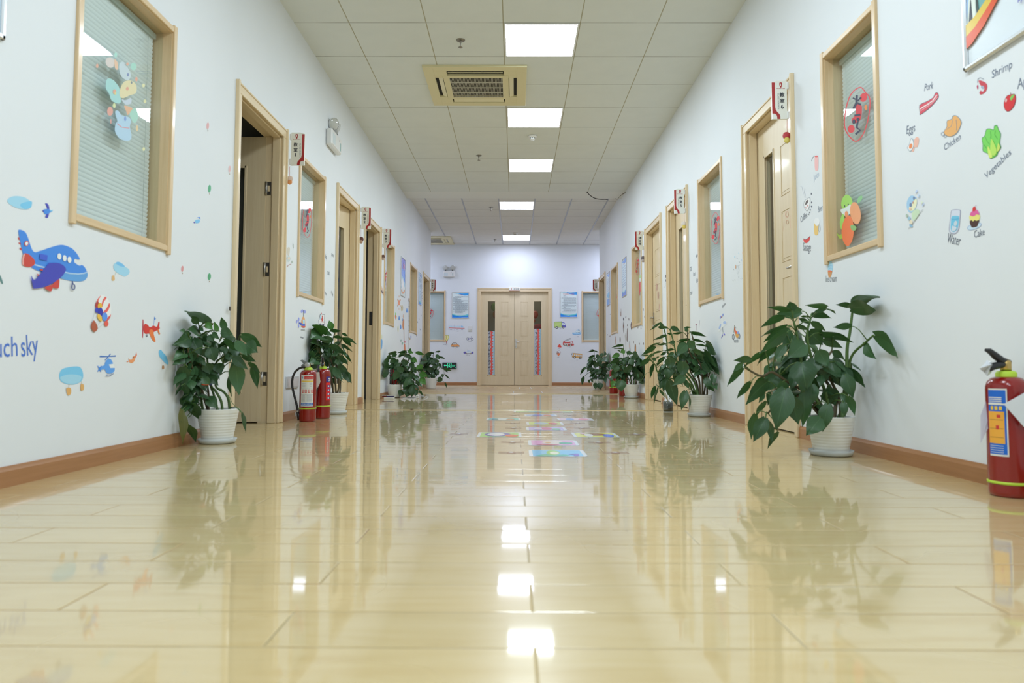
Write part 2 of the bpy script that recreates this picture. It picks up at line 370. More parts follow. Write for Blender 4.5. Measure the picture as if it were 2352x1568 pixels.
# baseboards
def baseboard(name, segs, label, axis='y', X=0, d=1):
    mb = MB(); H, T = .070, .013
    pr = [(0, 0), (T, 0), (T, H - .016), (T - .004, H - .008), (T - .007, H), (0, H)]
    for a, b_ in segs:
        n = len(mb.v)
        for t in (a, b_):
            for u, z in pr: mb.v.append(Vector((X + d*u, t, z)) if axis == 'y' else Vector((t, X + d*u, z)))
        for k in range(6): mb.face((n+k, n+(k+1) % 6, n+6+(k+1) % 6, n+6+k))
        mb.face(range(n, n+6)); mb.face(range(n+6, n+12))
    return struct(mb.build(name, W_BASE if axis == 'y' else wood('baseboard_timber_across', (.42, .20, .085, 1), (.36, .165, .065, 1), 0, rough=.4)), label, 'baseboard')
def gaps(D, ye):
    r = []; s = Y0
    for t in sorted(D): r.append((s, t[0])); s = t[1]
    r.append((s, ye)); return r
baseboard('baseboard_left', gaps(LD, YL), 'brown timber baseboard along the left wall', 'y', XL, 1)
baseboard('baseboard_right', gaps(RD, YR), 'brown timber baseboard along the right wall', 'y', XR, -1)
baseboard('baseboard_back', [(-WX, BD[0]), (BD[1], WX)], 'brown timber baseboard either side of the double door', 'x', YW, -1)

# ---------------------------------------------------------------- doors
def leaf_local(width, glass, flip):
    """returns list of (name, MB, material) in local frame: u along width from hinge, v depth (0 front .. -.04 back), z"""
    return None
def frame_T(origin, du, dn):
    """local (u, n, z) -> world; du = direction of u, dn = outward front normal"""
    du = Vector(du); dn = Vector(dn)
    m = Matrix(((du.x, dn.x, 0, origin[0]), (du.y, dn.y, 0, origin[1]), (0, 0, 1, origin[2]), (0, 0, 0, 1)))
    return m
def make_leaf(parent, T, Wd, Hh, glass=True, handle=True, label=None, wood_m=None, hs=1, panels=True, gl_interior=None):
    t = .04; wood_m = wood_m or W_DOOR
    mb = MB(); g0, g1, gz0, gz1 = .145, .325, .22, 1.885
    if Wd < .74: pass
    if glass:
        mb.box(0, g0, -t, 0, .008, Hh, T); mb.box(g1, Wd, -t, 0, .008, Hh, T)
        mb.box(g0, g1, -t, 0, .008, gz0, T); mb.box(g0, g1, -t, 0, gz1, Hh, T)
        # glazing bead
        for a in ((g0 - .006, g0 + .012), (g1 - .012, g1 + .006)): mb.bbox(a[0], a[1], -.002, .004, gz0 - .006, gz1 + .006, .002, T)
        for a in ((gz0 - .006, gz0 + .012), (gz1 - .012, gz1 + .006)): mb.bbox(g0, g1, -.002, .004, a[0], a[1], .002, T)
    else: mb.box(0, Wd, -t, 0, .008, Hh, T)
    if panels:
        p0 = .45 if glass else .16; p1 = Wd - .135 if glass else Wd - .16
        for z1 in (1.865, 1.43, .995, .55):
            z0 = z1 - .335
            # raised moulding ring with recessed groove
            for k, (e, h) in enumerate(((0, .0035), (.011, .0002), (.022, .0025))):
                a, b_, c, d = p0 + e, p1 - e, z0 + e, z1 - e; w_ = .006
                if k < 2:
                    mb.bbox(a, a + w_, -.001, h, c, d, .0015, T); mb.bbox(b_ - w_, b_, -.001, h, c, d, .0015, T)
                    mb.bbox(a, b_, -.001, h, c, c + w_, .0015, T); mb.bbox(a, b_, -.001, h, d - w_, d, .0015, T)
                else: mb.bbox(a, b_, -.001, h, c, d, .0022, T)
    leaf = mb.build('door_leaf', wood_m, parent, fix=True)
    if glass: 
        g = MB().box(g0, g1, -.024, -.018, gz0, gz1, T).build('glass_pane', M_GLASS, leaf)
    if handle:
        h = MB(); u = Wd - .06
        h.bbox(u - .02, u + .02, 0, .008, .88, 1.10, .004, T)
        h.lathe([(.011, 0), (.011, .04), (.009, .045)], (0, 0, 0), 12, None)
        # move the spindle into place
        n = 12 * 3; idx = range(len(h.v) - n, len(h.v))
        for i in idx: p = h.v[i]; h.v[i] = T @ Vector((u + p.x, p.z + .004, 1.03 + p.y))
        pts = [T @ Vector((u + .0, .045, 1.03)), T @ Vector((u - .03, .05, 1.03)), T @ Vector((u - .075, .05, 1.028)), T @ Vector((u - .11, .045, 1.034))]
        h.tube(pts, [.009, .0085, .0075, .006], 10)
        h.lathe([(.010, 0), (.010, .012), (.006, .014)], (0, 0, 0), 12)
        for i in range(len(h.v) - 36, len(h.v)): p = h.v[i]; h.v[i] = T @ Vector((u + p.x, p.z + .006, .93 + p.y))
        h.build('handle', M_STEEL, leaf)
    return leaf
def doorway(n, X, d, y0, y1, hinge, ang, glass, label):
    """d: +1 corridor is on +X side of the wall face (left wall), -1 right wall"""
    root = thing('door_%d' % n, label, 'door', (X, (y0 + y1) / 2, 0), kind='structure')
    r = Vector((-d, 0, 0)); dn0 = -r                         # r points into the room
    T = Matrix(((0, -r.x, 0, X), (1, 0, 0, 0), (0, 0, 1, 0), (0, 0, 0, 1)))    # local (y, out, z)
    mb = MB(); cw, p = .065, .014
    mb.use(W_CASE)
    for a, b_ in ((y0, y0 + cw), (y1 - cw, y1)): mb.bbox(a, b_, -.002, p, 0, DZ - cw, .003, T)
    for a, b_ in ((y0 - .004, y0 + .012), (y1 - .012, y1 + .004)): mb.bbox(a, b_, -.002, p + .012, 0, DZ + .012, .004, T)
    mb.use(W_CASEH).bbox(y0 + .012, y1 - .012, -.002, p, DZ - cw, DZ, .003, T); 
    mb.bbox(y0 + .012, y1 - .012, -.002, p + .006, DZ - .012, DZ + .002, .003, T)
    mb.use(W_CASE)
    zt = DZ - .06
    for a, b_, s0, s1 in ((y0 + .03, y0 + .06, y0 + .06, y0 + .075), (y1 - .06, y1 - .03, y1 - .075, y1 - .06)):
        mb.box(a, b_, -TW, .006, 0, DZ - .03, T); mb.bbox(s0, s1, -.068, -.012, 0, zt, .003, T)
    mb.use(W_CASEH).box(y0 + .06, y1 - .06, -TW, .006, zt, DZ - .03, T); mb.bbox(y0 + .06, y1 - .06, -.068, -.012, zt - .015, zt, .003, T)
    mb.build('door_frame', None, root)
    Wd = (y1 - y0) - .12 + .0; zt2 = zt - .006
    yh = y1 - .06 if hinge == 'far' else y0 + .06; d0 = Vector((0, -1, 0)) if hinge == 'far' else Vector((0, 1, 0))
    a = math.radians(ang)
    du = d0 * math.cos(a) + r * math.sin(a); dn = dn0 * math.cos(a) + d0 * math.sin(a)
    piv = Vector((X, yh, 0)) + r * .070
    if ang > 45: piv = Vector((X, yh, 0)) + r * (.07 + .045) + d0 * .002
    leaf = make_leaf(root, frame_T(piv + du * .003, du, dn), Wd - .006, zt2, bool(glass), handle=True)
    # hinges on an open leaf
    if ang > 45:
        for hz in (.32, 1.12, 1.72) if n != 4 else (.32, 1.12, 1.62):
            hb = MB(); hp = piv - du * .002
            hb.lathe([(.007, hz - .05), (.007, hz + .05)], (hp.x + dn.x*.004, hp.y + dn.y*.004, 0), 10)
            w_ = -r
            # plates on the jamb
            TT = Matrix(((w_.x, -d0.x, 0, X + r.x * .112), (w_.y, -d0.y, 0, yh), (0, 0, 1, 0), (0, 0, 0, 1)))
            hb.bbox(-.001, .036, -.0035, .002, hz - .05, hz + .05, .001, TT)
            hb.build('hinge', M_STEEL, root)
            MB().bbox(.010, .026, -.0045, .002, hz - .022, hz + .022, .001, TT).build('hinge_slot', W_CASE, root)
    if hinge == 'near' and ang > 45:
        TT = Matrix(((-r.x, 0, 0, X + r.x * .10), (-r.y, -1, 0, y1 - .06), (0, 0, 1, 0), (0, 0, 0, 1)))
        MB().bbox(-.012, .028, -.001, .003, .93, 1.10, .001, TT).build('strike_plate', M_BLACK, root)
    return root
dl = ['open door of the first classroom on the left, leaf swung inside', 'second door on the left, ajar, with a glass strip', 'third door on the left, open onto a dark room', 'last door on the left, standing open before the end wall']
for i, t in enumerate(LD): doorway(i + 1, XL, 1, *t, dl[i])
dr = ['nearest closed door on the right, under the classroom 6 sign', 'closed door on the right under the classroom 5 sign', 'closed door on the right without glass, with an ornate handle', 'last door on the right, open before the end wall']
for i, t in enumerate(RD): doorway(i + 5, XR, -1, *t, dr[i])
# double door
root = thing('door_9', 'double timber door at the end of the corridor', 'door', (0, YW, 0), kind='structure')
T = Matrix(((1, 0, 0, 0), (0, -1, 0, YW), (0, 0, 1, 0), (0, 0, 0, 1)))
mb = MB(); mb.use(W_CASE)
for a, b_ in ((BD[0], BD[0] + .075), (BD[1] - .075, BD[1])): mb.bbox(a, b_, -.002, .014, 0, 2.09, .003, T)
for a, b_ in ((BD[0] - .004, BD[0] + .012), (BD[1] - .012, BD[1] + .004)): mb.bbox(a, b_, -.002, .024, 0, 2.175, .004, T)
WX_ = wood('casing_veneer_along', (.80, .645, .42, 1), (.735, .575, .35, 1), 0, rough=.33)
mb.use(WX_).bbox(BD[0] + .012, BD[1] - .012, -.002, .014, 2.09, 2.165, .003, T); mb.bbox(BD[0] + .012, BD[1] - .012, -.002, .022, 2.15, 2.167, .003, T)
mb.use(W_CASE)
for a, b_ in ((BD[0] + .03, BD[0] + .075), (BD[1] - .075, BD[1] - .03)): mb.box(a, b_, -TW, .004, 0, 2.135, T)
mb.use(WX_).box(BD[0] + .075, BD[1] - .075, -TW, .004, 2.09, 2.135, T)
mb.build('door_frame', None, root)
hw = (BD[1] - BD[0] - .15) / 2; xm = (BD[0] + BD[1]) / 2
W_D2 = wood('double_door_veneer', (.78, .65, .43, 1), (.71, .58, .36, 1), 2)
l1 = make_leaf(root, frame_T((BD[0] + .075, YW + .04, 0), (1, 0, 0), (0, -1, 0)), hw - .003, 2.085, True, False, wood_m=W_D2)
l2 = make_leaf(root, frame_T((BD[1] - .075, YW + .04, 0), (-1, 0, 0), (0, -1, 0)), hw - .003, 2.085, True, False, wood_m=W_D2)
h = MB(); hx = xm + .035; yf = YW + .04
h.bbox(hx - .018, hx + .018, yf - .008, yf, .83, 1.03, .004)
h.tube([(hx, yf - .004, .97), (hx, yf - .045, .97), (hx + .02, yf - .052, .97), (hx + .06, yf - .052, .965), (hx + .095, yf - .047, .972)], [.009, .009, .009, .008, .006], 10)
h.lathe([(.013, 0), (.013, .014), (.008, .018)], (hx, yf - .008, .875), 12, Matrix.Rotation(math.pi/2, 3, 'X'))
h.build('handle', M_STEEL, l2)

# ---------------------------------------------------------------- windows with blinds
def window(n, X, d, y0, y1, label, z0=WZ0, z1=WZ1, axis='x', blabel=None, glass_d=.042):
    if axis == 'x': T = Matrix(((0, d, 0, X), (1, 0, 0, 0), (0, 0, 1, 0), (0, 0, 0, 1))); loc = (X, (y0+y1)/2, z0)
    else: T = Matrix(((1, 0, 0, 0), (0, -1, 0, X), (0, 0, 1, 0), (0, 0, 0, 1))); loc = ((y0+y1)/2, X, z0)
    wh_ = W_WINH if axis == 'x' else wood('window_timber_along', (.77, .58, .35, 1), (.68, .49, .27, 1), 0, rough=.3)
    root = thing('window_%d' % n, label, 'window', loc, kind='structure')
    mb = MB(); c, p = .030, .012; mb.use(W_WIN)
    for a, b_ in ((y0, y0 + c), (y1 - c, y1)): mb.bbox(a, b_, -.002, p + .003, z0 - .014, z1 + .010, .003, T)
    mb.use(wh_)
    for a, b_ in ((z0, z0 + c), (z1 - c, z1)): mb.bbox(y0 + c, y1 - c, -.002, p, a, b_, .003, T)
    mb.use(W_WIN)
    for a, b_ in ((y0 + .02, y0 + .034), (y1 - .034, y1 - .02)): mb.box(a, b_, -TW, .002, z0 + .02, z1 - .02, T)
    mb.use(wh_)
    for a, b_ in ((z0 + .02, z0 + .034), (z1 - .034, z1 - .02)): mb.box(y0 + .034, y1 - .034, -TW, .002, a, b_, T)
    mb.build('window_frame', None, root)
    MB().box(y0 + .034, y1 - .034, -glass_d - .005, -glass_d, z0 + .034, z1 - .034, T).build('glass_pane', M_GLASS, root)
    # blind: a thing hanging behind the pane
    a, b_ = y0 + .045, y1 - .045
    bl = thing('window_blind', blabel, 'blind', T @ Vector(((y0+y1)/2, -.085, z1 - .06)), 'closed venetian blinds behind the windows')
    MB().bbox(a, b_, -.105, -.07, z1 - .075, z1 - .045, .003, T).build('head_rail', mat('blind_rail', (.42, .50, .47, 1), .4), bl)
    s = MB(); z = z1 - .085; q = math.radians(-72)
    while z > z0 + .055:
        base = len(s.v)
        for u in (a + .004, b_ - .004):
            for k in (-1, -.33, .33, 1):
                v = .0125 * k; bow = .002 * (1 - k*k)
                s.v.append(T @ Vector((u, -.088 + v*math.cos(q) - bow*math.sin(q), z - v*math.sin(q) + bow*math.cos(q))))
        for k in range(3): s.face((base+k, base+k+1, base+4+k+1, base+4+k), True)
        z -= .0205
    s.build('slats', M_BLIND, bl, fix=False)
    s = MB().bbox(a + .004, b_ - .004, -.097, -.079, z0 + .038, z0 + .05, .003, T)
    s.build('bottom_rail', M_BLIND, bl)
    for u in (a + .07, b_ - .07):
        MB().tube([T @ Vector((u, -.073, z1 - .08)), T @ Vector((u, -.073, z0 + .045))], .0008, 5).build('ladder_cord', mat('blind_cord', (.55, .60, .58, 1), .7), bl)
    return root
wl = ['nearest window on the left wall, with an animal sticker on the glass', 'second window on the left wall, between the first and second doors', 'third window on the left wall, beside the classroom 3 sign', 'fourth window on the left wall, between two posters']
for i, (a, b_) in enumerate(LW): window(i + 1, XL, 1, a, b_, wl[i], blabel='pale blue-green venetian blind behind the ' + wl[i].split(',')[0])
wr = ['nearest window on the right wall, with orange fruit stickers', 'second window on the right wall, with an oval sticker on the glass', 'third window on the right wall, beside the plain door', 'fourth window on the right wall, between two blue posters']
for i, (a, b_) in enumerate(RW): window(i + 5, XR, -1, a, b_, wr[i], blabel='pale blue-green venetian blind behind the ' + wr[i].split(',')[0])
for i, (a, b_, z0, z1) in enumerate(BW):
    window(9 + i, YW, 1, a, b_, ['window left of the double door in the end wall', 'window right of the double door in the end wall'][i], z0, z1, 'y', 'venetian blind in the end wall window %s of the double door' % ('left', 'right')[i])

# ---------------------------------------------------------------- ceiling fittings
M_PF = mat('panel_emitter', (.9, .9, .9, 1), .4, emit=PANEL_FRONT_COL + (1,), es=PANEL_FRONT)
M_PR = mat('panel_emitter_far', (.9, .9, .9, 1), .4, emit=PANEL_REAR_COL + (1,), es=PANEL_REAR)
M_PFRAME = mat('panel_frame', (.75, .76, .74, 1), .35)
def panel(x0, y0, z, m, label):
    t = thing('ceiling_light_panel', label, 'ceiling light', (x0 + .3, y0 + .3, z), 'square light panels in the ceiling')
    f = MB(); a, b_, c, d = x0 + .004, x0 + .596, y0 + .004, y0 + .596; w_ = .016
    f.bbox(a, a + w_, c, d, z - .006, z + .01, .002); f.bbox(b_ - w_, b_, c, d, z - .006, z + .01, .002)
    f.bbox(a + w_, b_ - w_, c, c + w_, z - .006, z + .01, .002); f.bbox(a + w_, b_ - w_, d - w_, d, z - .006, z + .01, .002)
    f.build('frame', M_PFRAME, t)
    q = MB().quad((a + w_, c + w_, z - .003), (a + w_, d - w_, z - .003), (b_ - w_, d - w_, z - .003), (b_ - w_, c + w_, z - .003))
    q.build('diffuser', m, t, fix=False)
XP = GX + 1.2
names = ['lit square ceiling panel nearest the viewer, right of the air conditioner', 'second lit ceiling panel, between the air conditioner and the smoke detector', 'third lit ceiling panel, last before the beam']
for i in range(3): panel(XP, GZ + 1.8 * i, H1, M_PF, names[i])
for i, l in enumerate(('lit ceiling panel just overhead', 'lit ceiling panel behind the viewer', 'lit ceiling panel well behind the viewer', 'lit ceiling panel at the end behind the viewer')): panel(XP, GZ - 2.4 - 1.8 * i, H1, M_PF, l)
panel(G2X + 1.2, G2Z, H2, M_PR, 'lit ceiling panel just beyond the beam')
panel(G2X + 1.2, G2Z + 3.0, H2, M_PR, 'farthest lit ceiling panel, before the end wall')
for s, l in ((-1, 'left'), (1, 'right')):
    panel(G2X + 1.2 + s * 3.0 - (.6 if s > 0 else 0), G2Z + 3.0, H2, M_PR, 'lit ceiling panel in the cross passage to the ' + l)

M_DIM = mat('added_room_lamp_emitter', (.8, .8, .8, 1), .4, emit=(1, .93, .80, 1), es=4.5)
def added_room_lamp(x, y, z, label, s=.3, m=None):  # unseen lamp, added to brighten the room behind the door glass
    t = thing('ceiling_light_panel', label, 'ceiling light', (x, y, z)); MB().bbox(x - s, x + s, y - s, y + s, z - .03, z, .004).build('housing', M_PFRAME, t)
    MB().quad((x - s + .02, y - s + .02, z - .0305), (x - s + .02, y + s - .02, z - .0305), (x + s - .02, y + s - .02, z - .0305), (x + s - .02, y - s + .02, z - .0305)).build('diffuser', m or M_DIM, t, fix=False)
added_room_lamp(0, YW + .95, 3.1, 'dim ceiling lamp in the activity room behind the double door')
added_room_lamp(3.0, 4.4, 2.9, 'dim ceiling lamp in the room behind the nearest right door')
added_room_lamp(3.0, 6.8, 2.9, 'dim ceiling lamp in the room behind the second right door')
added_room_lamp(-3.2, 6.6, 2.9, 'dim ceiling lamp in the room behind the second left door')

# ================================================================ flat printed things: stickers, posters, floor cards
KC = 1.32                                    # lit wall colour -> paint colour
def cmat(c, rough=.55, kind='print'):
    n = '%s_%02x%02x%02x' % (kind, *c)
    return mat(n, rgb(*c, KC if kind != 'floor' else 1.25), rough, spec=.35)
_txt = {}
def text_mesh(s):
    if s in _txt: return _txt[s]
    cu = bpy.data.curves.new('txt', 'FONT'); cu.body = s; cu.resolution_u = 3
    ob = bpy.data.objects.new('txt', cu); C.objects.link(ob)
    dg = bpy.context.evaluated_depsgraph_get(); me = bpy.data.meshes.new_from_object(ob.evaluated_get(dg))
    vs = [Vector(v.co) for v in me.vertices]; fs = [tuple(p.vertices) for p in me.polygons]
    bpy.data.objects.remove(ob); bpy.data.curves.remove(cu); bpy.data.meshes.remove(me)
    x0 = min(v.x for v in vs); x1 = max(v.x for v in vs)
    _txt[s] = (vs, fs, x0, x1); return _txt[s]
def smooth(pts, k=5):
    n = len(pts); out = []
    for i in range(n):
        p0, p1, p2, p3 = pts[i-1], pts[i], pts[(i+1) % n], pts[(i+2) % n]
        for j in range(k):
            t = j / k
            out.append(tuple(.5 * ((2*p1[a]) + (p2[a]-p0[a])*t + (2*p0[a]-5*p1[a]+4*p2[a]-p3[a])*t*t + (3*p1[a]-p0[a]-3*p2[a]+p3[a])*t**3) for a in (0, 1)))
    return out
def ell(cx, cy, rx, ry, rot=0, n=20):
    c, s = math.cos(math.radians(rot)), math.sin(math.radians(rot))
    return [(cx + rx*math.cos(2*math.pi*i/n)*c - ry*math.sin(2*math.pi*i/n)*s, cy + rx*math.cos(2*math.pi*i/n)*s + ry*math.sin(2*math.pi*i/n)*c) for i in range(n)]
def stroke(pts, w):
    L = []; R = []; n = len(pts)
    for i, p in enumerate(pts):
        a = pts[max(i-1, 0)]; b_ = pts[min(i+1, n-1)]; dx, dy = b_[0]-a[0], b_[1]-a[1]; l = math.hypot(dx, dy) or 1
        L.append((p[0] - dy/l*w/2, p[1] + dx/l*w/2)); R.append((p[0] + dy/l*w/2, p[1] - dx/l*w/2))
    return [(L[i], L[i+1], R[i+1], R[i]) for i in range(n-1)]
PL = dict(L=(lambda x, y: onX(XL, x, y), Vector((1, 0, 0))), R=(lambda x, y: onX(XR, x, y), Vector((-1, 0, 0))),
          B=(lambda x, y: onY(YW, x, y), Vector((0, -1, 0))), F=(lambda x, y: onZ(0, x, y), Vector((0, 0, 1))))
def plane_at(kind, off):
    if kind == 'L': return (lambda x, y: onX(XL + off, x, y), Vector((1, 0, 0)))
    if kind == 'R': return (lambda x, y: onX(XR + off, x, y), Vector((-1, 0, 0)))
    return (lambda x, y: onY(YW + off, x, y), Vector((0, -1, 0)))
def draw(mb, plane, shapes, T=(0, 0, 1), kind='print', base=.0006, step=.00022, rough=.55):
    """shapes in image pixels through a crop transform T=(ox, oy, scale) laid on a real surface"""
    fn, nrm = PL[plane] if isinstance(plane, str) else plane
    ox, oy, s = T
    P = lambda p: (ox + p[0]/s, oy + p[1]/s)
    lay = 0
    for sh in shapes:
        k, col = sh[0], sh[1]; lay += 1; off = nrm * (base + step*lay)
        mb.use(cmat(col, rough, kind))
        if k in 'pse':
            pts = sh[2] if k == 'p' else smooth(sh[2]) if k == 's' else ell(*sh[2:])
            mb.poly([fn(*P(p)) + off for p in pts])
        elif k == 'l':
            for q in stroke(sh[3], sh[2]): mb.poly([fn(*P(p)) + off for p in q])
        elif k == 'o':                                    # outline of a closed shape
            pts = list(sh[3]) + [sh[3][0]]
            for q in stroke(pts, sh[2]): mb.poly([fn(*P(p)) + off for p in q])
        elif k == 't':
            _, _, tx, p0, p1 = sh[:5]; hs = sh[5] if len(sh) > 5 else 1
            a = fn(*P(p0)) + off; b_ = fn(*P(p1)) + off; r = b_ - a; W = r.length; r.normalize(); up = nrm.cross(r)
            vs, fs, x0, x1 = text_mesh(tx); k_ = W / (x1 - x0); n = len(mb.v)
            for v in vs: mb.v.append(a + r * ((v.x - x0) * k_) + up * (v.y * k_ * hs))
            for f in fs: mb.face([n + i for i in f])
def sticker(name, label, cat, plane, shapes, T=(0, 0, 1), caption=None, group=None, kind='print', cname='caption', **kw):
    mb = MB(); draw(mb, plane, shapes, T, kind, **kw)
    c = sum(mb.v, Vector()) / len(mb.v)
    o = tag(mb.build(name, None, None, origin=c, fix=False), label, cat, group)
    if caption:
        m2 = MB(); draw(m2, plane, caption, T, kind, **kw); m2.build(cname, None, o, fix=False)
    return o
def rect(x0, y0, x1, y1): return [(x0, y0), (x1, y0), (x1, y1), (x0, y1)]

BLU, LBL, PUR, RED, ORG, YEL, WHT, INK, GRN, BRN, PNK, GRY, SKY = (66, 128, 208), (120, 180, 222), (66, 70, 168), (188, 70, 62), (226, 118, 66), (216, 186, 84), (214, 220, 220), (70, 74, 92), (106, 186, 92), (150, 96, 66), (226, 160, 152), (150, 156, 162), (150, 196, 220)
# ---- left wall, aeroplane group (crop 0,500 x7.84)
A = (0, 500, 7.84)
sticker('aeroplane_sticker', 'large blue cartoon aeroplane sticker with a purple wing, below the nearest left window', 'wall sticker', 'L', [
    ('p', RED, [(318, 350), (395, 375), (385, 412), (322, 390)]), ('p', RED, [(330, 440), (405, 465), (395, 495), (335, 470)]), ('p', RED, [(345, 535), (420, 560), (410, 592), (350, 570)]),
    ('s', BLU, [(325, 240), (350, 215), (420, 240), (480, 310), (590, 600), (720, 595), (870, 545), (1090, 488), (1260, 535), (1360, 620), (1430, 735), (1400, 752), (1345, 738), (1335, 800), (1420, 860), (1475, 852), (1530, 905), (1565, 990), (1560, 1075), (1480, 1140), (1300, 1140), (1060, 1085), (700, 962), (560, 890), (450, 760), (400, 620), (345, 370)]),
    ('s', (92, 150, 205), [(1140, 985), (1330, 1020), (1470, 1020), (1562, 990), (1560, 1070), (1480, 1138), (1300, 1138), (1070, 1080)]),
    ('l', (160, 190, 220), 26, [(600, 838), (700, 870), (800, 895)]), ('l', (160, 190, 220), 24, [(1140, 975), (1250, 1000), (1400, 1012), (1500, 1000), (1555, 980)]),
    ('s', RED, [(430, 640), (510, 660), (600, 745), (620, 800), (600, 850), (520, 885), (430, 870), (390, 820), (395, 700)]), ('l', PNK, 26, [(425, 650), (400, 740), (402, 850)]),
    ('e', (196, 92, 84), 462, 462, 38, 50, 15), ('e', WHT, 465, 462, 25, 34, 15),
    ('e', WHT, 1055, 695, 36, 57, -5), ('e', WHT, 1148, 727, 35, 56, -5), ('e', WHT, 1234, 755, 35, 56, -5),
    ('p', (64, 90, 190), [(705, 645), (840, 675), (830, 778), (690, 745)]),
    ('p', RED, [(700, 915), (760, 925), (745, 955), (705, 945)]), ('p', RED, [(635, 1005), (700, 1025), (665, 1045)]),
    ('s', RED, [(930, 1190), (1040, 1105), (1045, 1210), (1030, 1268), (990, 1270), (920, 1245)]), ('s', RED, [(785, 1250), (920, 1210), (910, 1310), (870, 1318), (810, 1285)]),
    ('s', PUR, [(540, 1040), (610, 1110), (840, 840), (900, 812), (1030, 815), (1120, 860), (1165, 920), (1140, 990), (1060, 1085), (900, 1190), (750, 1250), (600, 1275), (570, 1245)]),
    ('l', (50, 66, 120), 20, [(1280, 1140), (1290, 1190)]), ('o', (50, 66, 120), 17, ell(1295, 1243, 30, 50))], A)
sticker('cloud_sticker', 'pale blue cloud sticker with a hanging parcel, right of the aeroplane', 'wall sticker', 'L', [
    ('s', SKY, [(2040, 850), (2080, 810), (2130, 790), (2200, 825), (2250, 880), (2320, 930), (2325, 1000), (2250, 1055), (2190, 1035), (2110, 990), (2050, 930)]), ('s', (112, 176, 218), [(2080, 815), (2130, 795), (2200, 830), (2245, 880), (2160, 870)]),
    ('l', (190, 180, 150), 5, [(2085, 970), (2060, 1040)]), ('s', (205, 168, 118), [(2015, 1045), (2050, 1040), (2060, 1120), (2010, 1125)])], A, group='blue cloud stickers on the left wall')
A = (0, 400, 2.1778)
sticker('cloud_sticker', 'plain pale blue cloud sticker, high at the far left of the picture', 'wall sticker', 'L', [
    ('s', SKY, [(36, 128), (60, 112), (95, 110), (130, 120), (157, 145), (152, 168), (120, 176), (80, 168), (45, 148)]), ('s', (116, 184, 224), [(100, 150), (155, 135), (152, 166), (122, 175)])], A, group='blue cloud stickers on the left wall')
sticker('cloud_sticker', 'large blue cloud sticker with two hanging baskets, lowest on the left wall', 'wall sticker', 'L', [
    ('s', (116, 184, 224), [(295, 1010), (310, 975), (360, 962), (400, 965), (415, 1000), (405, 1035), (360, 1052), (310, 1040)]), ('s', SKY, [(300, 1015), (350, 1000), (405, 1010), (395, 1038), (355, 1050), (315, 1038)]),
    ('l', (190, 180, 150), 2, [(345, 1050), (342, 1068)]), ('l', (190, 180, 150), 2, [(405, 1035), (409, 1050)]),
    ('s', (205, 160, 100), [(330, 1070), (352, 1070), (352, 1098), (336, 1104)]), ('s', (205, 160, 100), [(402, 1050), (416, 1052), (416, 1078), (402, 1080)])], A, group='blue cloud stickers on the left wall')
sticker('cloud_sticker', 'slanting blue cloud sticker with a tiny basket, beside the nearest left plant', 'wall sticker', 'L', [
    ('s', (112, 180, 218), [(793, 888), (803, 878), (818, 895), (832, 912), (842, 948), (830, 948), (812, 930), (798, 912)]), ('s', (170, 128, 92), [(811, 957), (819, 957), (820, 972), (810, 973)])], A, group='blue cloud stickers on the left wall')
sticker('bird_sticker', 'small dark blue bird sticker, left of the nearest window corner', 'wall sticker', 'L', [
    ('s', PUR, [(225, 146), (240, 150), (246, 175), (240, 215), (225, 216), (232, 195), (234, 170)]), ('s', BLU, [(215, 178), (245, 175), (252, 190), (225, 200)]), ('p', LBL, [(245, 182), (264, 178), (258, 190)]), ('p', PUR, [(208, 182), (220, 182), (218, 190)])], A)
sticker('bird_sticker', 'tiny blue bird sticker, between the nearest window and the first door', 'wall sticker', 'L', [
    ('s', LBL, [(975, 232), (995, 225), (998, 240), (980, 245)]), ('p', BLU, [(985, 216), (1000, 214), (1002, 228), (996, 220)]), ('p', PUR, [(966, 240), (975, 238), (972, 246)])], A)
def balloon(lbl, cx, cy, rx, ry, c, g='small hot-air balloon stickers by the first door'):
    sticker('balloon_sticker', lbl, 'wall sticker', 'L', [('e', c, cx, cy, rx, ry, 4)] + [('e', tuple(int(v*.88) for v in c), cx + dx, cy, rx*.22, ry*.9, 4) for dx in (-rx*.35, rx*.35)] + [('l', (190, 200, 196), .7, [(cx, cy + ry), (cx, cy + ry + 3)]), ('e', (170, 150, 130), cx, cy + ry + 3.4, 1, 1.2)], (0, 0, 1), group=g)
balloon('tiny pink balloon sticker, highest, left of the first door', 477, 289, 3, 8, (232, 178, 178))
balloon('tiny pink balloon sticker touching the first door casing', 527, 388, 3, 8, (236, 190, 190))
balloon('tiny green balloon sticker halfway up beside the first door', 481, 433, 3.4, 9, (96, 172, 132))
balloon('tiny pink balloon sticker below the nearest window corner', 418.5, 617, 3, 7, (226, 158, 158))
balloon('tiny green balloon sticker, lowest beside the first door', 480.5, 635, 3.8, 8, (92, 166, 120))
B_ = (200, 650, 5.809)
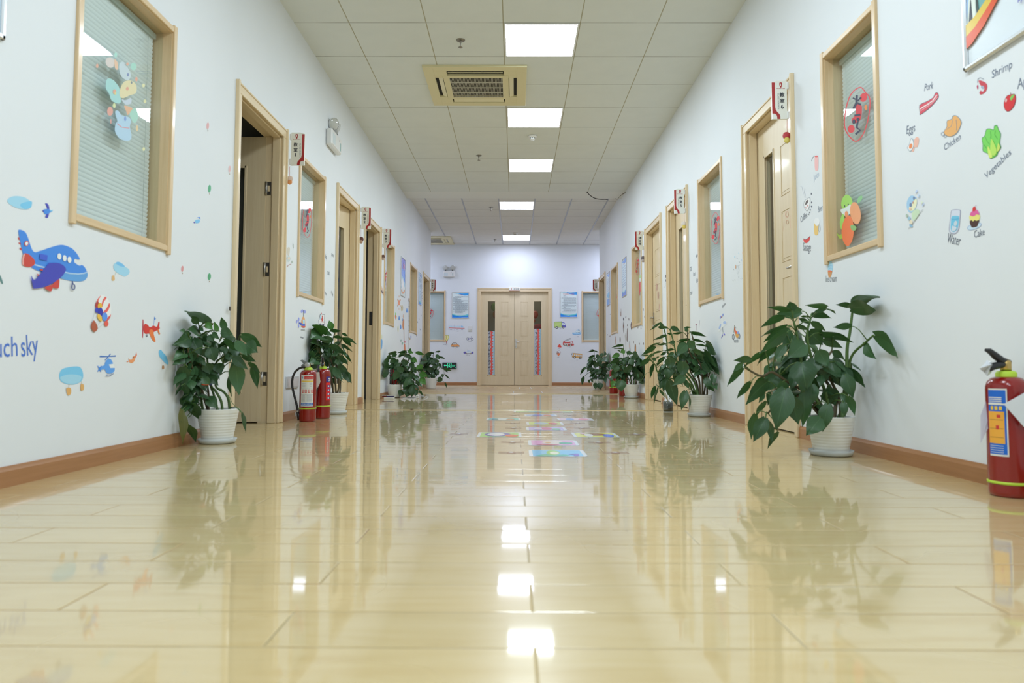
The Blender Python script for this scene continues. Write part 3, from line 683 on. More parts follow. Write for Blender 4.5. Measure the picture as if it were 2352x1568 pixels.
sticker('balloon_sticker', 'red and white striped hot-air balloon sticker with a bunch of small balloons', 'wall sticker', 'L', [
    ('s', (222, 226, 220), [(110, 260), (140, 190), (190, 155), (250, 180), (300, 260), (318, 350), (305, 440), (265, 500), (215, 480), (130, 420)]),
    ('s', (214, 96, 88), [(190, 290), (205, 230), (238, 182), (256, 200), (222, 250), (200, 320)]), ('s', (214, 96, 88), [(210, 390), (260, 330), (290, 268), (302, 300), (275, 370), (235, 400)]), ('s', (214, 96, 88), [(110, 280), (135, 215), (180, 165), (150, 225), (140, 280)]), ('s', (206, 90, 84), [(240, 480), (280, 450), (312, 418), (300, 465), (262, 510)]),
    ('l', (170, 176, 172), 3, [(100, 380), (65, 500)]), ('l', (170, 176, 172), 3, [(180, 510), (125, 570)]), ('l', (170, 176, 172), 3, [(235, 520), (130, 612)]),
    ('e', (168, 62, 60), 128, 290, 25, 46, 8), ('e', (214, 170, 60), 163, 305, 29, 42), ('e', (60, 70, 176), 122, 362, 23, 36), ('e', (54, 58, 160), 168, 385, 35, 58), ('e', (220, 176, 76), 158, 460, 26, 55, -25), ('e', (86, 138, 222), 226, 448, 35, 56), ('e', (214, 92, 78), 247, 540, 28, 38),
    ('s', (164, 88, 64), [(42, 570), (70, 500), (100, 520), (130, 600), (92, 650), (60, 630)])], B_)
sticker('biplane_sticker', 'small red propeller aeroplane sticker with a blue flag', 'wall sticker', 'L', [
    ('p', (180, 66, 76), [(740, 480), (750, 490), (754, 600), (742, 735), (734, 720), (736, 590)]),
    ('s', (196, 60, 54), [(758, 560), (775, 542), (805, 556), (830, 585), (860, 580), (880, 566), (930, 580), (950, 520), (965, 520), (962, 580), (968, 600), (955, 615), (880, 655), (820, 672), (770, 672), (754, 630)]),
    ('s', ORG, [(825, 640), (850, 615), (880, 635), (888, 690), (910, 760), (905, 785), (870, 760), (840, 700)]), ('p', ORG, [(932, 620), (952, 618), (972, 680), (955, 684)]),
    ('l', BLU, 3, [(885, 560), (898, 450)]), ('p', BLU, [(895, 445), (915, 478), (892, 492)]), ('e', INK, 792, 700, 10, 16), ('e', GRY, 792, 700, 5, 8)], B_)
sticker('helicopter_sticker', 'light blue cartoon helicopter sticker on the left wall', 'wall sticker', 'L', [
    ('p', (62, 108, 180), [(168, 968), (275, 974), (382, 962), (380, 980), (275, 984), (166, 988)]), ('p', (62, 108, 180), [(232, 1026), (308, 938), (314, 948), (242, 1030)]), ('l', BLU, 8, [(276, 978), (280, 1010)]),
    ('s', (92, 150, 220), [(236, 1060), (262, 1020), (305, 1010), (335, 1050), (345, 1090), (365, 1140), (350, 1185), (295, 1208), (250, 1190), (230, 1150), (170, 1158), (160, 1120), (225, 1095)]),
    ('p', WHT, [(285, 1085), (345, 1075), (362, 1130), (305, 1132)]), ('p', BLU, [(140, 1100), (185, 1180), (175, 1185), (132, 1105)]), ('p', BLU, [(132, 1175), (180, 1100), (188, 1108), (142, 1182)]),
    ('l', (84, 100, 136), 7, [(240, 1238), (290, 1238), (348, 1205)]), ('l', (120, 140, 170), 5, [(262, 1205), (258, 1235)]), ('l', (120, 140, 170), 5, [(320, 1200), (318, 1225)])], B_)
sticker('bird_sticker', 'small orange bird sticker, right of the helicopter', 'wall sticker', 'L', [
    ('s', (232, 146, 100), [(550, 1000), (565, 1020), (600, 1015), (605, 985), (632, 970), (640, 1000), (625, 1045), (590, 1066), (560, 1050)]), ('p', (222, 120, 90), [(655, 920), (664, 960), (640, 1000), (635, 985)]), ('p', (220, 130, 90), [(525, 1036), (556, 1044), (530, 1058)]), ('e', INK, 618, 990, 5, 7)], B_)
sticker('wall_lettering', 'blue handwritten lettering ending in "uch sky", at the left edge', 'wall sticker', 'L', [('t', (72, 110, 190), 'Touch', (-62, 826), (40, 817), 1.25), ('t', (72, 110, 190), 'sky', (49, 819), (88, 812), 1.55)])
sticker('leaf_sticker', 'green sticker mark cut off by the left edge', 'wall sticker', 'L', [('s', (90, 126, 126), [(-8, 628), (0, 632), (6, 648), (4, 652), (-3, 640)])])
# ---- animals on the nearest left pane (generic soft shapes)
GLL = plane_at('L', -.0415); G_ = (180, 0, 4.127)
soft = lambda L: [(s_[0], tuple(int(v*.62 + w_*.38) for v, w_ in zip(s_[1], (172, 192, 188)))) + tuple(s_[2:]) for s_ in L]
sticker('animal_sticker', 'translucent pastel sticker of animals and balloons on the nearest left window pane', 'window sticker', GLL, soft([
    ('s', (214, 190, 184), [(260, 560), (300, 545), (335, 570), (330, 630), (295, 640), (262, 610)]), ('s', (236, 170, 130), [(340, 560), (372, 600), (370, 660), (345, 640)]),
    ('s', (186, 196, 206), [(390, 600), (430, 590), (470, 650), (495, 710), (470, 760), (410, 730), (385, 660)]), ('e', (90, 100, 160), 467, 708, 10, 16),
    ('s', (140, 196, 196), [(262, 760), (300, 745), (350, 780), (390, 850), (400, 960), (370, 980), (310, 950), (285, 880), (258, 840)]), ('s', (226, 200, 140), [(390, 850), (430, 775), (500, 765), (545, 810), (540, 880), (480, 905), (420, 930), (390, 910)]), ('e', (224, 130, 100), 460, 840, 14, 18), ('e', (90, 96, 110), 500, 782, 8, 12),
    ('e', (230, 140, 100), 338, 870, 16, 24), ('e', (226, 200, 110), 345, 885, 9, 12), ('e', (222, 126, 108), 294, 1055, 28, 42), ('e', (204, 206, 130), 333, 1000, 14, 24),
    ('s', (226, 150, 104), [(430, 1000), (515, 1030), (500, 1050), (460, 1090), (445, 1050)]), ('s', (146, 196, 176), [(480, 1070), (530, 1020), (560, 1100), (530, 1165), (495, 1130)]), ('s', (184, 190, 208), [(400, 940), (440, 950), (490, 930), (490, 980), (440, 990)]),
    ('s', (158, 190, 222), [(340, 1060), (370, 1050), (400, 1090), (470, 1110), (490, 1150), (480, 1200), (495, 1300), (460, 1335), (380, 1310), (338, 1240), (345, 1170), (360, 1150)]), ('l', (214, 110, 120), 8, [(360, 1170), (400, 1205), (475, 1215)]), ('e', (90, 120, 200), 435, 1125, 10, 22),
    ('e', (226, 140, 110), 168, 624, 12, 20), ('e', (228, 130, 100), 540, 750, 12, 22), ('e', (226, 140, 110), 455, 607, 12, 16), ('e', (226, 180, 120), 545, 1215, 12, 30), ('e', (220, 206, 140), 607, 810, 14, 18), ('e', (220, 206, 140), 620, 960, 14, 18), ('e', (220, 206, 140), 608, 1412, 12, 18), ('e', (224, 120, 110), 295, 1150, 6, 24), ('e', (146, 200, 180), 510, 630, 28, 36), ('e', (150, 206, 190), 340, 520, 14, 24)]), G_)
# ---- second stretch of the left wall
D_ = (640, 540, 6.03)
sticker('helicopter_sticker', 'small red and blue helicopter sticker under the second left window', 'wall sticker', 'L', [
    ('e', (146, 154, 214), 322, 1052, 16, 26, 20), ('e', (146, 154, 214), 358, 1058, 16, 24, -15), ('l', INK, 4, [(340, 1040), (340, 1135)]),
    ('s', (222, 160, 110), [(322, 1150), (338, 1128), (355, 1140), (365, 1190), (370, 1270), (350, 1282), (315, 1270), (305, 1220)]), ('p', (82, 110, 196), [(310, 1225), (362, 1225), (364, 1258), (315, 1256)]), ('p', (210, 90, 70), [(316, 1256), (366, 1260), (350, 1284), (320, 1275)]), ('p', (170, 205, 230), [(330, 1165), (358, 1172), (362, 1222), (335, 1225)]),
    ('p', (70, 90, 190), [(275, 1205), (318, 1215), (310, 1245), (278, 1222)]), ('e', (146, 154, 214), 275, 1165, 10, 28), ('e', (146, 154, 214), 274, 1255, 9, 25), ('e', (146, 154, 214), 250, 1195, 9, 24, 10), ('l', GRY, 12, [(308, 1308), (360, 1310)])], D_,
    caption=[('t', INK, 'helicopter', (300, 1420), (345, 1432))])
sticker('ambulance_sticker', 'small white ambulance sticker with a red cross, above the second left plant', 'wall sticker', 'L', [
    ('p', INK, [(575, 1090), (634, 1098), (632, 1240), (556, 1235), (552, 1180), (568, 1110)]), ('p', (224, 228, 228), [(579, 1095), (630, 1103), (628, 1232), (560, 1228), (557, 1182), (572, 1115)]), ('p', SKY, [(574, 1110), (588, 1110), (584, 1165), (568, 1168)]), ('p', RED, [(598, 1112), (608, 1112), (608, 1190), (598, 1190)]), ('p', RED, [(580, 1192), (628, 1198), (628, 1206), (580, 1202)]), ('e', (196, 80, 70), 602, 1165, 13, 20), ('e', INK, 575, 1240, 9, 20), ('e', INK, 616, 1248, 9, 20), ('e', RED, 588, 1082, 5, 8)], D_)
sticker('bunny_sticker', 'faint pale animal sticker between the first door and the second left window', 'wall sticker', 'L', [
    ('s', (196, 190, 176), [(115, 190), (135, 165), (155, 180), (150, 240), (140, 285), (120, 260)]), ('s', (186, 196, 196), [(108, 310), (135, 290), (160, 310), (155, 355), (130, 370), (112, 345)]), ('e', (214, 196, 176), 140, 320, 14, 22), ('l', (176, 140, 130), 8, [(118, 440), (130, 415), (172, 398)]), ('e', (170, 180, 170), 185, 370, 8, 18), ('s', (170, 176, 172), [(195, 115), (205, 130), (206, 180), (195, 160)])], D_)
for i, (x0, y0, x1, y1, tx, lb) in enumerate(((635, 300, 665, 322, 'ship', 'beside the second left window, upper'), (730, 268, 762, 302, 'plane', 'nearest the second door casing, upper'), (675, 530, 705, 548, 'taxi', 'middle of the strip beside the second left window'), (632, 772, 660, 832, 'rocket', 'lowest beside the second left window'), (724, 785, 750, 845, 'train', 'lowest by the second door casing'))):
    sticker('word_sticker', 'tiny printed word sticker, ' + lb, 'wall sticker', 'L', [('t', (120, 128, 134), tx, (x0, y0 + 14), (x1, y1 + 6), 1.3)], D_, group='tiny word stickers beside the second left window')
# ---- far left wall
E_ = (860, 560, 5.6)
def blobset(name, label, shapes, plane='L', T=E_, cat='wall sticker', **k): return sticker(name, label, cat, plane, shapes, T, **k)
blobset('bird_sticker', 'small brown and white bird sticker left of the third left window', [('p', (196, 170, 150), [(90, 535), (118, 620), (116, 665), (86, 625)]), ('p', INK, [(90, 590), (112, 628), (106, 640), (86, 610)])])
blobset('letter_sticker', 'tan letter sticker above the ring-shaped one, by the third door', [('e', (190, 160, 120), 75, 770, 9, 52), ('e', (214, 216, 206), 77, 770, 4, 30)])
blobset('letter_sticker', 'grey ring-shaped letter sticker by the third door', [('e', (130, 130, 120), 76, 1008, 10, 44), ('e', (200, 204, 196), 76, 1008, 5, 28)])
blobset('pineapple_sticker', 'blue pot sticker with pale leaves, beside the third door', [('p', (198, 204, 180), [(60, 1180), (78, 1140), (100, 1180), (96, 1240), (64, 1240)]), ('s', (110, 160, 206), [(56, 1240), (80, 1225), (102, 1240), (98, 1330), (84, 1360), (68, 1350), (58, 1300)])])
blobset('sun_sticker', 'orange sun sticker between the third left window and the poster', [('e', (214, 140, 110), 315, 755, 14, 36)] + [('e', (200, 170, 150), 315 + 22*math.sin(a), 755 + 80*math.cos(a), 4, 14) for a in (0, 1, 2, 3.1, 4.2, 5.2)])
blobset('cat_sticker', 'small tan cat sticker below the left poster', [('s', (190, 180, 150), [(342, 800), (356, 785), (368, 810), (364, 855), (348, 865), (340, 840)]), ('e', (120, 110, 100), 352, 822, 5, 10)])
for i, (x, y, lb) in enumerate(((417, 858, 'highest, left of the ladder-like height chart'), (317, 955, 'largest, right of the third left window'), (338, 1068, 'smallest and lowest'))):
    blobset('drop_sticker', 'blue water drop sticker, ' + lb, [('s', (84, 140, 210), [(x, y - 34), (x + 9, y + 8), (x, y + 28), (x - 9, y + 8)])], group='blue drop stickers on the far left wall')
blobset('carrot_sticker', 'small orange carrot sticker beside the third left window', [('s', (206, 124, 84), [(266, 915), (284, 930), (276, 975), (266, 950)]), ('p', GRN, [(268, 880), (280, 895), (276, 918), (268, 915)])])
blobset('bottle_sticker', 'small green bottle sticker under the third left window', [('s', (196, 196, 150), [(298, 1060), (308, 1055), (310, 1110), (304, 1140), (297, 1100)]), ('e', (110, 140, 100), 303, 1090, 4, 14)])
blobset('giraffe_sticker', 'tall giraffe height-chart sticker rising from behind the plant', [('l', (176, 150, 134), 8, [(384, 1400), (381, 1240), (378, 1080)]), ('s', (196, 130, 90), [(362, 1000), (372, 960), (382, 980), (378, 1090), (368, 1100), (360, 1060)]), ('e', (200, 170, 150), 373, 930, 7, 26), ('e', (120, 160, 200), 360, 975, 6, 18), ('s', (196, 120, 92), [(378, 1300), (392, 1285), (398, 1330), (398, 1380), (378, 1390)]), ('p', (160, 180, 176), [(330, 1232), (356, 1230), (350, 1255), (330, 1258)]), ('p', (130, 176, 160), [(352, 1265), (370, 1262), (362, 1296), (350, 1296)]), ('e', (206, 130, 150), 392, 1258, 6, 16)])
blobset('height_chart', 'thin ladder-like height chart line left of the fourth left window', [('l', (150, 152, 150), 3, [(438, 720), (437, 1060), (434, 1400)]), ('l', (150, 152, 150), 3, [(452, 730), (450, 1125)])] + [('l', (110, 114, 116), 3, [(436, y), (452, y + 4)]) for y in range(740, 1130, 62)] + [('e', (170, 130, 110), 444, 715, 6, 22)], cat='height chart')
blobset('bee_sticker', 'small blue and brown bee sticker below the fourth left window', [('e', (110, 130, 190), 470, 1198, 6, 22), ('e', (150, 130, 110), 446, 1208, 6, 20), ('e', (180, 150, 110), 456, 1222, 8, 10)])
# ---- posters (frame + sheet)
def poster(label, plane, px, frame_col, art, T=(0, 0, 1), group=None, depth=.012, fw=.010):
    """px: four pixel corners TL TR BR BL on the surface"""
    fn, nrm = PL[plane]; q = [fn(*p) for p in px]
    # square it up in the plane
    z0 = (q[2].z + q[3].z) / 2; z1 = (q[0].z + q[1].z) / 2
    ax_ = 1 if plane in 'LR' else 0
    a = (q[0][ax_] + q[3][ax_]) / 2; b_ = (q[1][ax_] + q[2][ax_]) / 2
    def pt(u, z, o):
        p = Vector((0, 0, z)); p[ax_] = u; p += nrm * o
        if plane == 'L': p.x += XL
        if plane == 'R': p.x += XR
        if plane == 'B': p.y += YW
        return p
    root = thing('wall_poster', label, 'poster', pt((a+b_)/2, z0, 0), group)
    lo, hi = min(a, b_), max(a, b_)
    fm = MB().use(mat('poster_frame_%d_%d_%d' % frame_col, rgb(*frame_col, 1.2), .25, metal=.35))
    def bar(u0, u1, za, zb):
        A0, A1 = pt(u0, za, -.001), pt(u1, zb, depth)
        fm.bbox(min(A0.x, A1.x), max(A0.x, A1.x), min(A0.y, A1.y), max(A0.y, A1.y), za, zb, .003)
    bar(lo, lo + fw, z0, z1); bar(hi - fw, hi, z0, z1); bar(lo + fw, hi - fw, z0, z0 + fw); bar(lo + fw, hi - fw, z1 - fw, z1)
    fm.build('frame', None, root)
    sh = MB(); W = b_ - a; H = z1 - z0
    fu = fw / abs(W); fv = fw / H
    S = lambda u, v, k=0: pt(a + W*u, z1 - H*v, .004 + .0003*k)
    sh.use(cmat(art[0], .25)); sh.poly([S(fu, fv), S(1 - fu, fv), S(1 - fu, 1 - fv), S(fu, 1 - fv)])
    for k, it in enumerate(art[1]):
        sh.use(cmat(it[1], .25))
        if it[0] == 't':
            p0 = S(it[5], it[3], k + 1); p1 = S(it[4], it[3], k + 1); r = p1 - p0; L = r.length; r.normalize(); up = Vector((0, 0, 1))
            vs, fs, x0, x1 = text_mesh(it[2]); kk = L / (x1 - x0); n = len(sh.v)
            for v in vs: sh.v.append(p0 + r*((v.x - x0)*kk) + up*(v.y*kk))
            for f in fs: sh.face([n + i for i in f])
        else:
            pts = smooth(it[2]) if it[0] == 's' else it[2]
            sh.poly([S(min(max(u, fu), 1 - fu), min(max(v, fv), 1 - fv), k + 1) for u, v in pts])
    sh.build('printed_sheet', None, root, fix=False)
    return root
def notice(title, tcol, nlines, seed, base=(206, 220, 228)):
    rnd = random.Random(seed); A = []
    A += [('p', (60, 150, 232), [(.35, .03), (.6, .05), (1, .03), (1, .13), (.9, .125), (.75, .13), (.55, .10), (.42, .06)]), ('p', (150, 200, 236), [(.0, .03), (.3, .04), (.5, .08), (.42, .085), (.2, .05)])]
    A += [('p', (120, 190, 215), [(0, .83), (.15, .86), (.35, .885), (.6, .89), (.8, .87), (1, .83), (1, .90), (0, .90)]), ('p', (110, 200, 180), [(0, .845), (.2, .88), (.45, .905), (.7, .90), (1, .87), (1, .90), (.6, .93), (0, .88)]), ('p', (44, 130, 226), [(0, .865), (.2, .90), (.5, .93), (.8, .915), (1, .885), (1, 1), (0, 1)])]
    A += [('t', tcol, title, .118, .82 if len(title) > 8 else .64, .18 if len(title) > 8 else .40)]
    y = .165
    for i in range(nlines):
        ind = .2 if rnd.random() < .35 else .09; end = .92 if rnd.random() < .65 else rnd.uniform(.3, .85)
        x = ind
        while x < end - .02:
            w_ = rnd.uniform(.03, .12); A.append(('p', (96, 104, 116), [(x, y), (min(x + w_, end), y), (min(x + w_, end), y + .011), (x, y + .011)])); x += w_ + .012
        y += .66 / nlines
    A += [('p', (170, 206, 240), [(.58, .965), (.95, .965), (.95, .972), (.58, .972)])]
    return (base, A)
poster('white notice with blue header and footer and dense black text, left of the double door', 'B', [(1038, 671), (1077.5, 671), (1077, 730.5), (1037, 730.5)], (205, 205, 205), notice('卫生制度', (196, 70, 66), 21, 3), group='framed notices beside the double door', fw=.012)
poster('white notice with blue edges and a long red title, right of double door', 'B', [(1286.5, 669), (1326.5, 669), (1326, 729), (1286, 729)], (205, 205, 205), notice('听力言语康复中心管理制度', (196, 70, 66), 16, 8), group='framed notices beside the double door', fw=.012)
poster('narrow framed poster with purple and blue sky art, between the third and fourth left windows', 'L', [(920.5, 588), (930, 597), (929.5, 683), (919.5, 678)], (196, 200, 206), ((206, 216, 222), [('p', (110, 108, 196), [(0, 0), (1, 0), (1, .3), (0, .38)]), ('p', (86, 130, 216), [(0, .3), (1, .26), (1, .62), (0, .45)]), ('p', (150, 190, 226), [(0, .45), (.5, .5), (1, .62), (1, .72), (.4, .8), (0, .8)]), ('s', (216, 222, 226), [(.2, .55), (.6, .6), (.9, .78), (.6, .84), (.2, .76)]), ('s', (226, 150, 110), [(.05, .82), (.5, .88), (.95, .8), (.8, .9), (.3, .93)]), ('p', (200, 110, 130), [(.55, .12), (.85, .14), (.8, .3), (.55, .26)])]))
poster('narrow pale blue framed poster just before the last left door', 'L', [(961, 623), (967.5, 630), (967, 703), (960.5, 697)], (196, 200, 206), notice('制度', (196, 90, 86), 14, 5, (176, 200, 230)))
poster('narrow pale blue framed notice between the third and fourth right windows', 'R', [(1429.5, 597), (1439.5, 588), (1440, 677), (1430, 683.5)], (190, 190, 196), ((190, 208, 232), [('p', (96, 138, 214), [(0, .06), (1, 0), (1, .13), (.5, .15)]), ('p', (206, 130, 110), [(.35, .14), (.6, .13), (.6, .155), (.35, .165)])] + [('p', (120, 136, 176), [(.12, y), (.9, y - .012), (.9, y - .003), (.12, y + .009)]) for y in (.22, .29, .35, .40, .46, .53, .60, .67, .73)] + [('p', (84, 120, 206), [(0, .86), (.5, .9), (1, .83), (1, 1), (0, 1)]), ('p', (130, 190, 216), [(0, .83), (.5, .88), (1, .8), (1, .83), (.5, .91), (0, .86)])]))
poster('narrow blue framed notice next to the last right door', 'R', [(1394.8, 629), (1401.3, 622), (1401.8, 699), (1395.3, 703.5)], (190, 190, 196), ((196, 212, 232), [('p', (96, 138, 214), [(0, .06), (1, 0), (1, .12), (.5, .14)])] + [('p', (130, 146, 186), [(.12, y), (.9, y - .012), (.9, y - .003), (.12, y + .009)]) for y in (.2, .25, .3, .35, .4, .45, .5, .55)] + [('s', (110, 176, 226), [(.05, .7), (.5, .6), (.95, .66), (.6, .78)]), ('p', (100, 150, 216), [(0, .82), (.4, .78), (1, .84), (1, 1), (0, 1)])]))
# big poster, upper right corner
fnR = PL['R'][0]
pB = fnR(2221, 168); pR = fnR(2352, 90)
yA = pB.y; zA = pB.z
bigT = [(2212, 20), (2352, -60)]
def bigposter():
    W = .62; H = .86; y1, y0 = yA, yA - W; z0, z1 = zA, zA + H
    root = thing('wall_poster', 'large silver-framed poster with a wheel picture and orange and yellow swoosh, top right', 'poster', (XR, (y0+y1)/2, z0))
    f = MB(); fw = .022
    f.use(mat('bright_alloy', (.72, .74, .76, 1), .25, metal=.7))
    f.bbox(XR - .018, XR, y1 - fw, y1, z0, z1, .007); f.bbox(XR - .018, XR, y0, y0 + fw, z0, z1, .007)
    f.bbox(XR - .018, XR, y0, y1, z0, z0 + fw, .007); f.bbox(XR - .018, XR, y0, y1, z1 - fw, z1, .007)
    f.build('frame', None, root)
    s = MB(); inn = lambda u, v, k: Vector((XR - .006 - .0004*k, y1 - fw - u, z0 + fw + v))    # u to the right in the picture, metres
    L = [('p', (204, 212, 220), [(0, 0), (W - 2*fw, 0), (W - 2*fw, H - 2*fw), (0, H - 2*fw)]),
         ('p', (150, 180, 214), [(0, .16), (.1, .18), (.3, .30), (.576, .5), (.576, .816), (0, .816)]), ('p', (186, 204, 224), [(.18, .22), (.3, .30), (.36, .5), (.2, .5)]),
         ('s', (110, 160, 160), [(.06, .16), (.165, .2), (.14, .30), (.08, .37), (.05, .3)]), ('p', (206, 214, 206), [(.0, .15), (.02, .3), (.03, .3), (.055, .165)]), ('p', (50, 56, 64), [(.01, .152), (.025, .25), (.032, .158)]), ('p', (206, 214, 206), [(.035, .158), (.04, .3), (.055, .3), (.05, .163)]), ('p', (52, 66, 66), [(.056, .165), (.05, .3), (.06, .29), (.068, .17)]),
         ('s', (60, 66, 66), [(.01, .29), (.04, .32), (.06, .30), (.05, .27), (.02, .27)]),
         ('l', (46, 62, 74), .006, [(.02, .43), (.07, .39), (.11, .33), (.14, .27), (.165, .21)]), ('l', (60, 72, 90), .005, [(.07, .40), (.10, .5)]), ('l', (60, 72, 90), .004, [(.14, .27), (.13, .42)]), ('l', (70, 82, 110), .003, [(.10, .44), (.2, .23)]), ('l', (56, 66, 84), .009, [(.205, .23), (.2, .33)]), ('l', (56, 66, 84), .005, [(.2, .33), (.245, .26)]), ('l', (56, 66, 84), .006, [(.2, .33), (.18, .5)]), ('l', (120, 140, 180), .003, [(.12, .40), (.2, .33)]), 
         ('p', (206, 178, 74), [(0, .105), (.05, .115), (.12, .15), (.2, .2), (.32, .30), (.45, .42), (.45, .435), (.32, .325), (.2, .24), (.12, .19), (.05, .157), (0, .148)]),
         ('p', (208, 88, 54), [(0, .06), (.03, .065), (.1, .1), (.2, .175), (.32, .29), (.45, .42), (.32, .305), (.2, .205), (.12, .155), (.05, .118), (0, .105)])]
    for k, it in enumerate(L):
        s.use(cmat(it[1], .2))
        if it[0] == 'l':
            for q in stroke(it[3], it[2]): s.poly([inn(*p, k) for p in q])
        else: s.poly([inn(*p, k) for p in (smooth(it[2]) if it[0] == 's' else it[2])])
    s.use(cmat((96, 92, 170), .2)); p0 = inn(.27, .088, 20); vs, fs, x0, x1 = text_mesh('听力语言康复'); kk = .26/(x1-x0); n = len(s.v)
    for v in vs: s.v.append(p0 + Vector((0, -(v.x - x0)*kk, v.y*kk)))
    for f_ in fs: s.face([n + i for i in f_])
    s.build('printed_sheet', None, root, fix=False)
bigposter()
m = MB(); q = onX(XL, 5, 95); 
r_ = thing('wall_poster', 'edge of a grey-framed poster at the top left corner', 'poster', (XL, q.y - .2, q.z)); m.use(mat('bright_alloy', None)); m.bbox(XL, XL + .014, q.y - .42, q.y, q.z, q.z + .02, .005).bbox(XL, XL + .014, q.y - .02, q.y, q.z, q.z + .6, .005).build('frame', None, r_)
MB().box(XL, XL + .005, q.y - .42, q.y - .01, q.z + .01, q.z + .6).build('printed_sheet', cmat((180, 196, 210)), r_)
# ---- oval window stickers
def oval(label, plane, cx, cy, rx, ry, rot=0, full=True):
    c = (196, 52, 58); k = (40, 44, 66); s = []
    pts = smooth([(cx + rx*a*math.cos(math.radians(rot)) - ry*b_*math.sin(math.radians(rot)), cy + rx*a*math.sin(math.radians(rot)) + ry*b_*math.cos(math.radians(rot))) for a, b_ in ((0, -1), (.55, -.82), (.95, -.6), (1, 0), (.75, .65), (.2, 1), (-.45, .85), (-.95, .5), (-1, -.1), (-.7, -.7))], 4)
    s.append(('o', c, rx*.09, pts))
    s += [('e', c, cx + rx*.55, cy - ry*.62, rx*.3, ry*.17, 20), ('e', c, cx - rx*.5, cy + ry*.55, rx*.3, ry*.15, 10), ('e', (206, 120, 60), cx + rx*.75, cy - ry*.25, rx*.12, ry*.1)]
    s += [('s', (186, 48, 54), [(cx - rx*.1, cy - ry*.35), (cx + rx*.4, cy - ry*.3), (cx + rx*.3, cy + ry*.2), (cx - rx*.3, cy + ry*.35), (cx - rx*.45, cy + ry*.2), (cx - rx*.1, cy)])]
    s += [('l', k, rx*.14, [(cx - rx*.35, cy - ry*.6), (cx + rx*.1, cy - ry*.5), (cx + rx*.35, cy - ry*.62)]), ('l', k, rx*.2, [(cx, cy - ry*.7), (cx - rx*.05, cy - ry*.4), (cx - rx*.3, cy - ry*.2)]), ('l', k, rx*.14, [(cx, cy - ry*.42), (cx + rx*.35, cy - ry*.35)]),
          ('l', k, rx*.16, [(cx - rx*.2, cy + ry*.05), (cx + rx*.3, cy + ry*.02)]), ('e', k, cx - rx*.25, cy + ry*.28, rx*.13, ry*.09), ('e', k, cx + rx*.1, cy + ry*.2, rx*.13, ry*.07), ('l', k, rx*.18, [(cx + rx*.1, cy + ry*.28), (cx, cy + ry*.5), (cx + rx*.3, cy + ry*.6), (cx - rx*.1, cy + ry*.75)])]
    return sticker('oval_sticker', label, 'window sticker', plane, s, (0, 0, 1), group='oval red-rimmed window stickers')
GRR = plane_at('R', .0415)
oval('large red-rimmed oval sticker with black brushwork on the nearest right window', GRR, 1969, 262, 27, 62, 6)
oval('red-rimmed oval sticker on the second left window', GLL, 705, 507, 10, 38)
oval('red-rimmed oval sticker on the second right window', GRR, 1643.5, 524, 10, 36)
oval('narrow red-rimmed oval sticker on the third left window', GLL, 885, 640, 3, 20)
oval('narrow red-rimmed oval sticker on the third right window', GRR, 1463.5, 611, 3.5, 21)
oval('very narrow oval sticker on the fourth right window', GRR, 1417.5, 673, 1.6, 16)
oval('oval sticker half hidden at the edge of the end wall left window', plane_at('B', .0415), 987, 720, 8, 11)
oval('oval sticker half hidden at the edge of the end wall right window', plane_at('B', .0415), 1379, 719, 8, 10)
# ---- fruit sticker on nearest right pane (crop 1880,150 x3.336)
V_ = (1880, 150, 3.336)
sticker('fruit_sticker', 'sticker of two large oranges and a green leafy creature on the nearest right window', 'window sticker', GRR, [
    ('s', (150, 196, 100), [(178, 1040), (190, 1010), (215, 990), (245, 1005), (260, 1040), (262, 1080), (235, 1100), (190, 1100), (175, 1070)]), ('s', (200, 210, 206), [(170, 1105), (200, 1095), (245, 1065), (250, 1100), (240, 1140), (200, 1150), (178, 1130)]), ('s', (150, 196, 100), [(165, 1200), (185, 1140), (200, 1160), (195, 1240), (175, 1255)]), ('s', (150, 180, 80), [(140, 1280), (160, 1300), (185, 1290), (182, 1325), (160, 1325)]), ('e', INK, 203, 1078, 4, 7), ('e', INK, 230, 1066, 4, 7),
    ('e', (232, 152, 110), 286, 1132, 40, 86, -8), ('s', (130, 180, 130), [(300, 1055), (308, 1015), (335, 998), (338, 1020), (320, 1045)]),
    ('s', (222, 116, 74), [(185, 1230), (210, 1165), (240, 1150), (265, 1190), (275, 1260), (262, 1340), (230, 1385), (200, 1360), (182, 1300)]), ('e', (222, 140, 100), 217, 1140, 12, 24), ('s', (130, 170, 110), [(250, 1230), (270, 1222), (294, 1240), (285, 1265), (258, 1260)])], V_)
sticker('fruit_sticker', 'narrow sticker of a red radish with green leaves on the third right window', 'window sticker', GRR, [('s', (190, 84, 82), [(490, 520), (505, 490), (522, 510), (520, 590), (505, 620), (500, 670), (492, 600)]), ('e', (150, 200, 140), 507, 425, 9, 30), ('e', (200, 214, 214), 506, 460, 9, 20)], (1380, 560, 5.6))
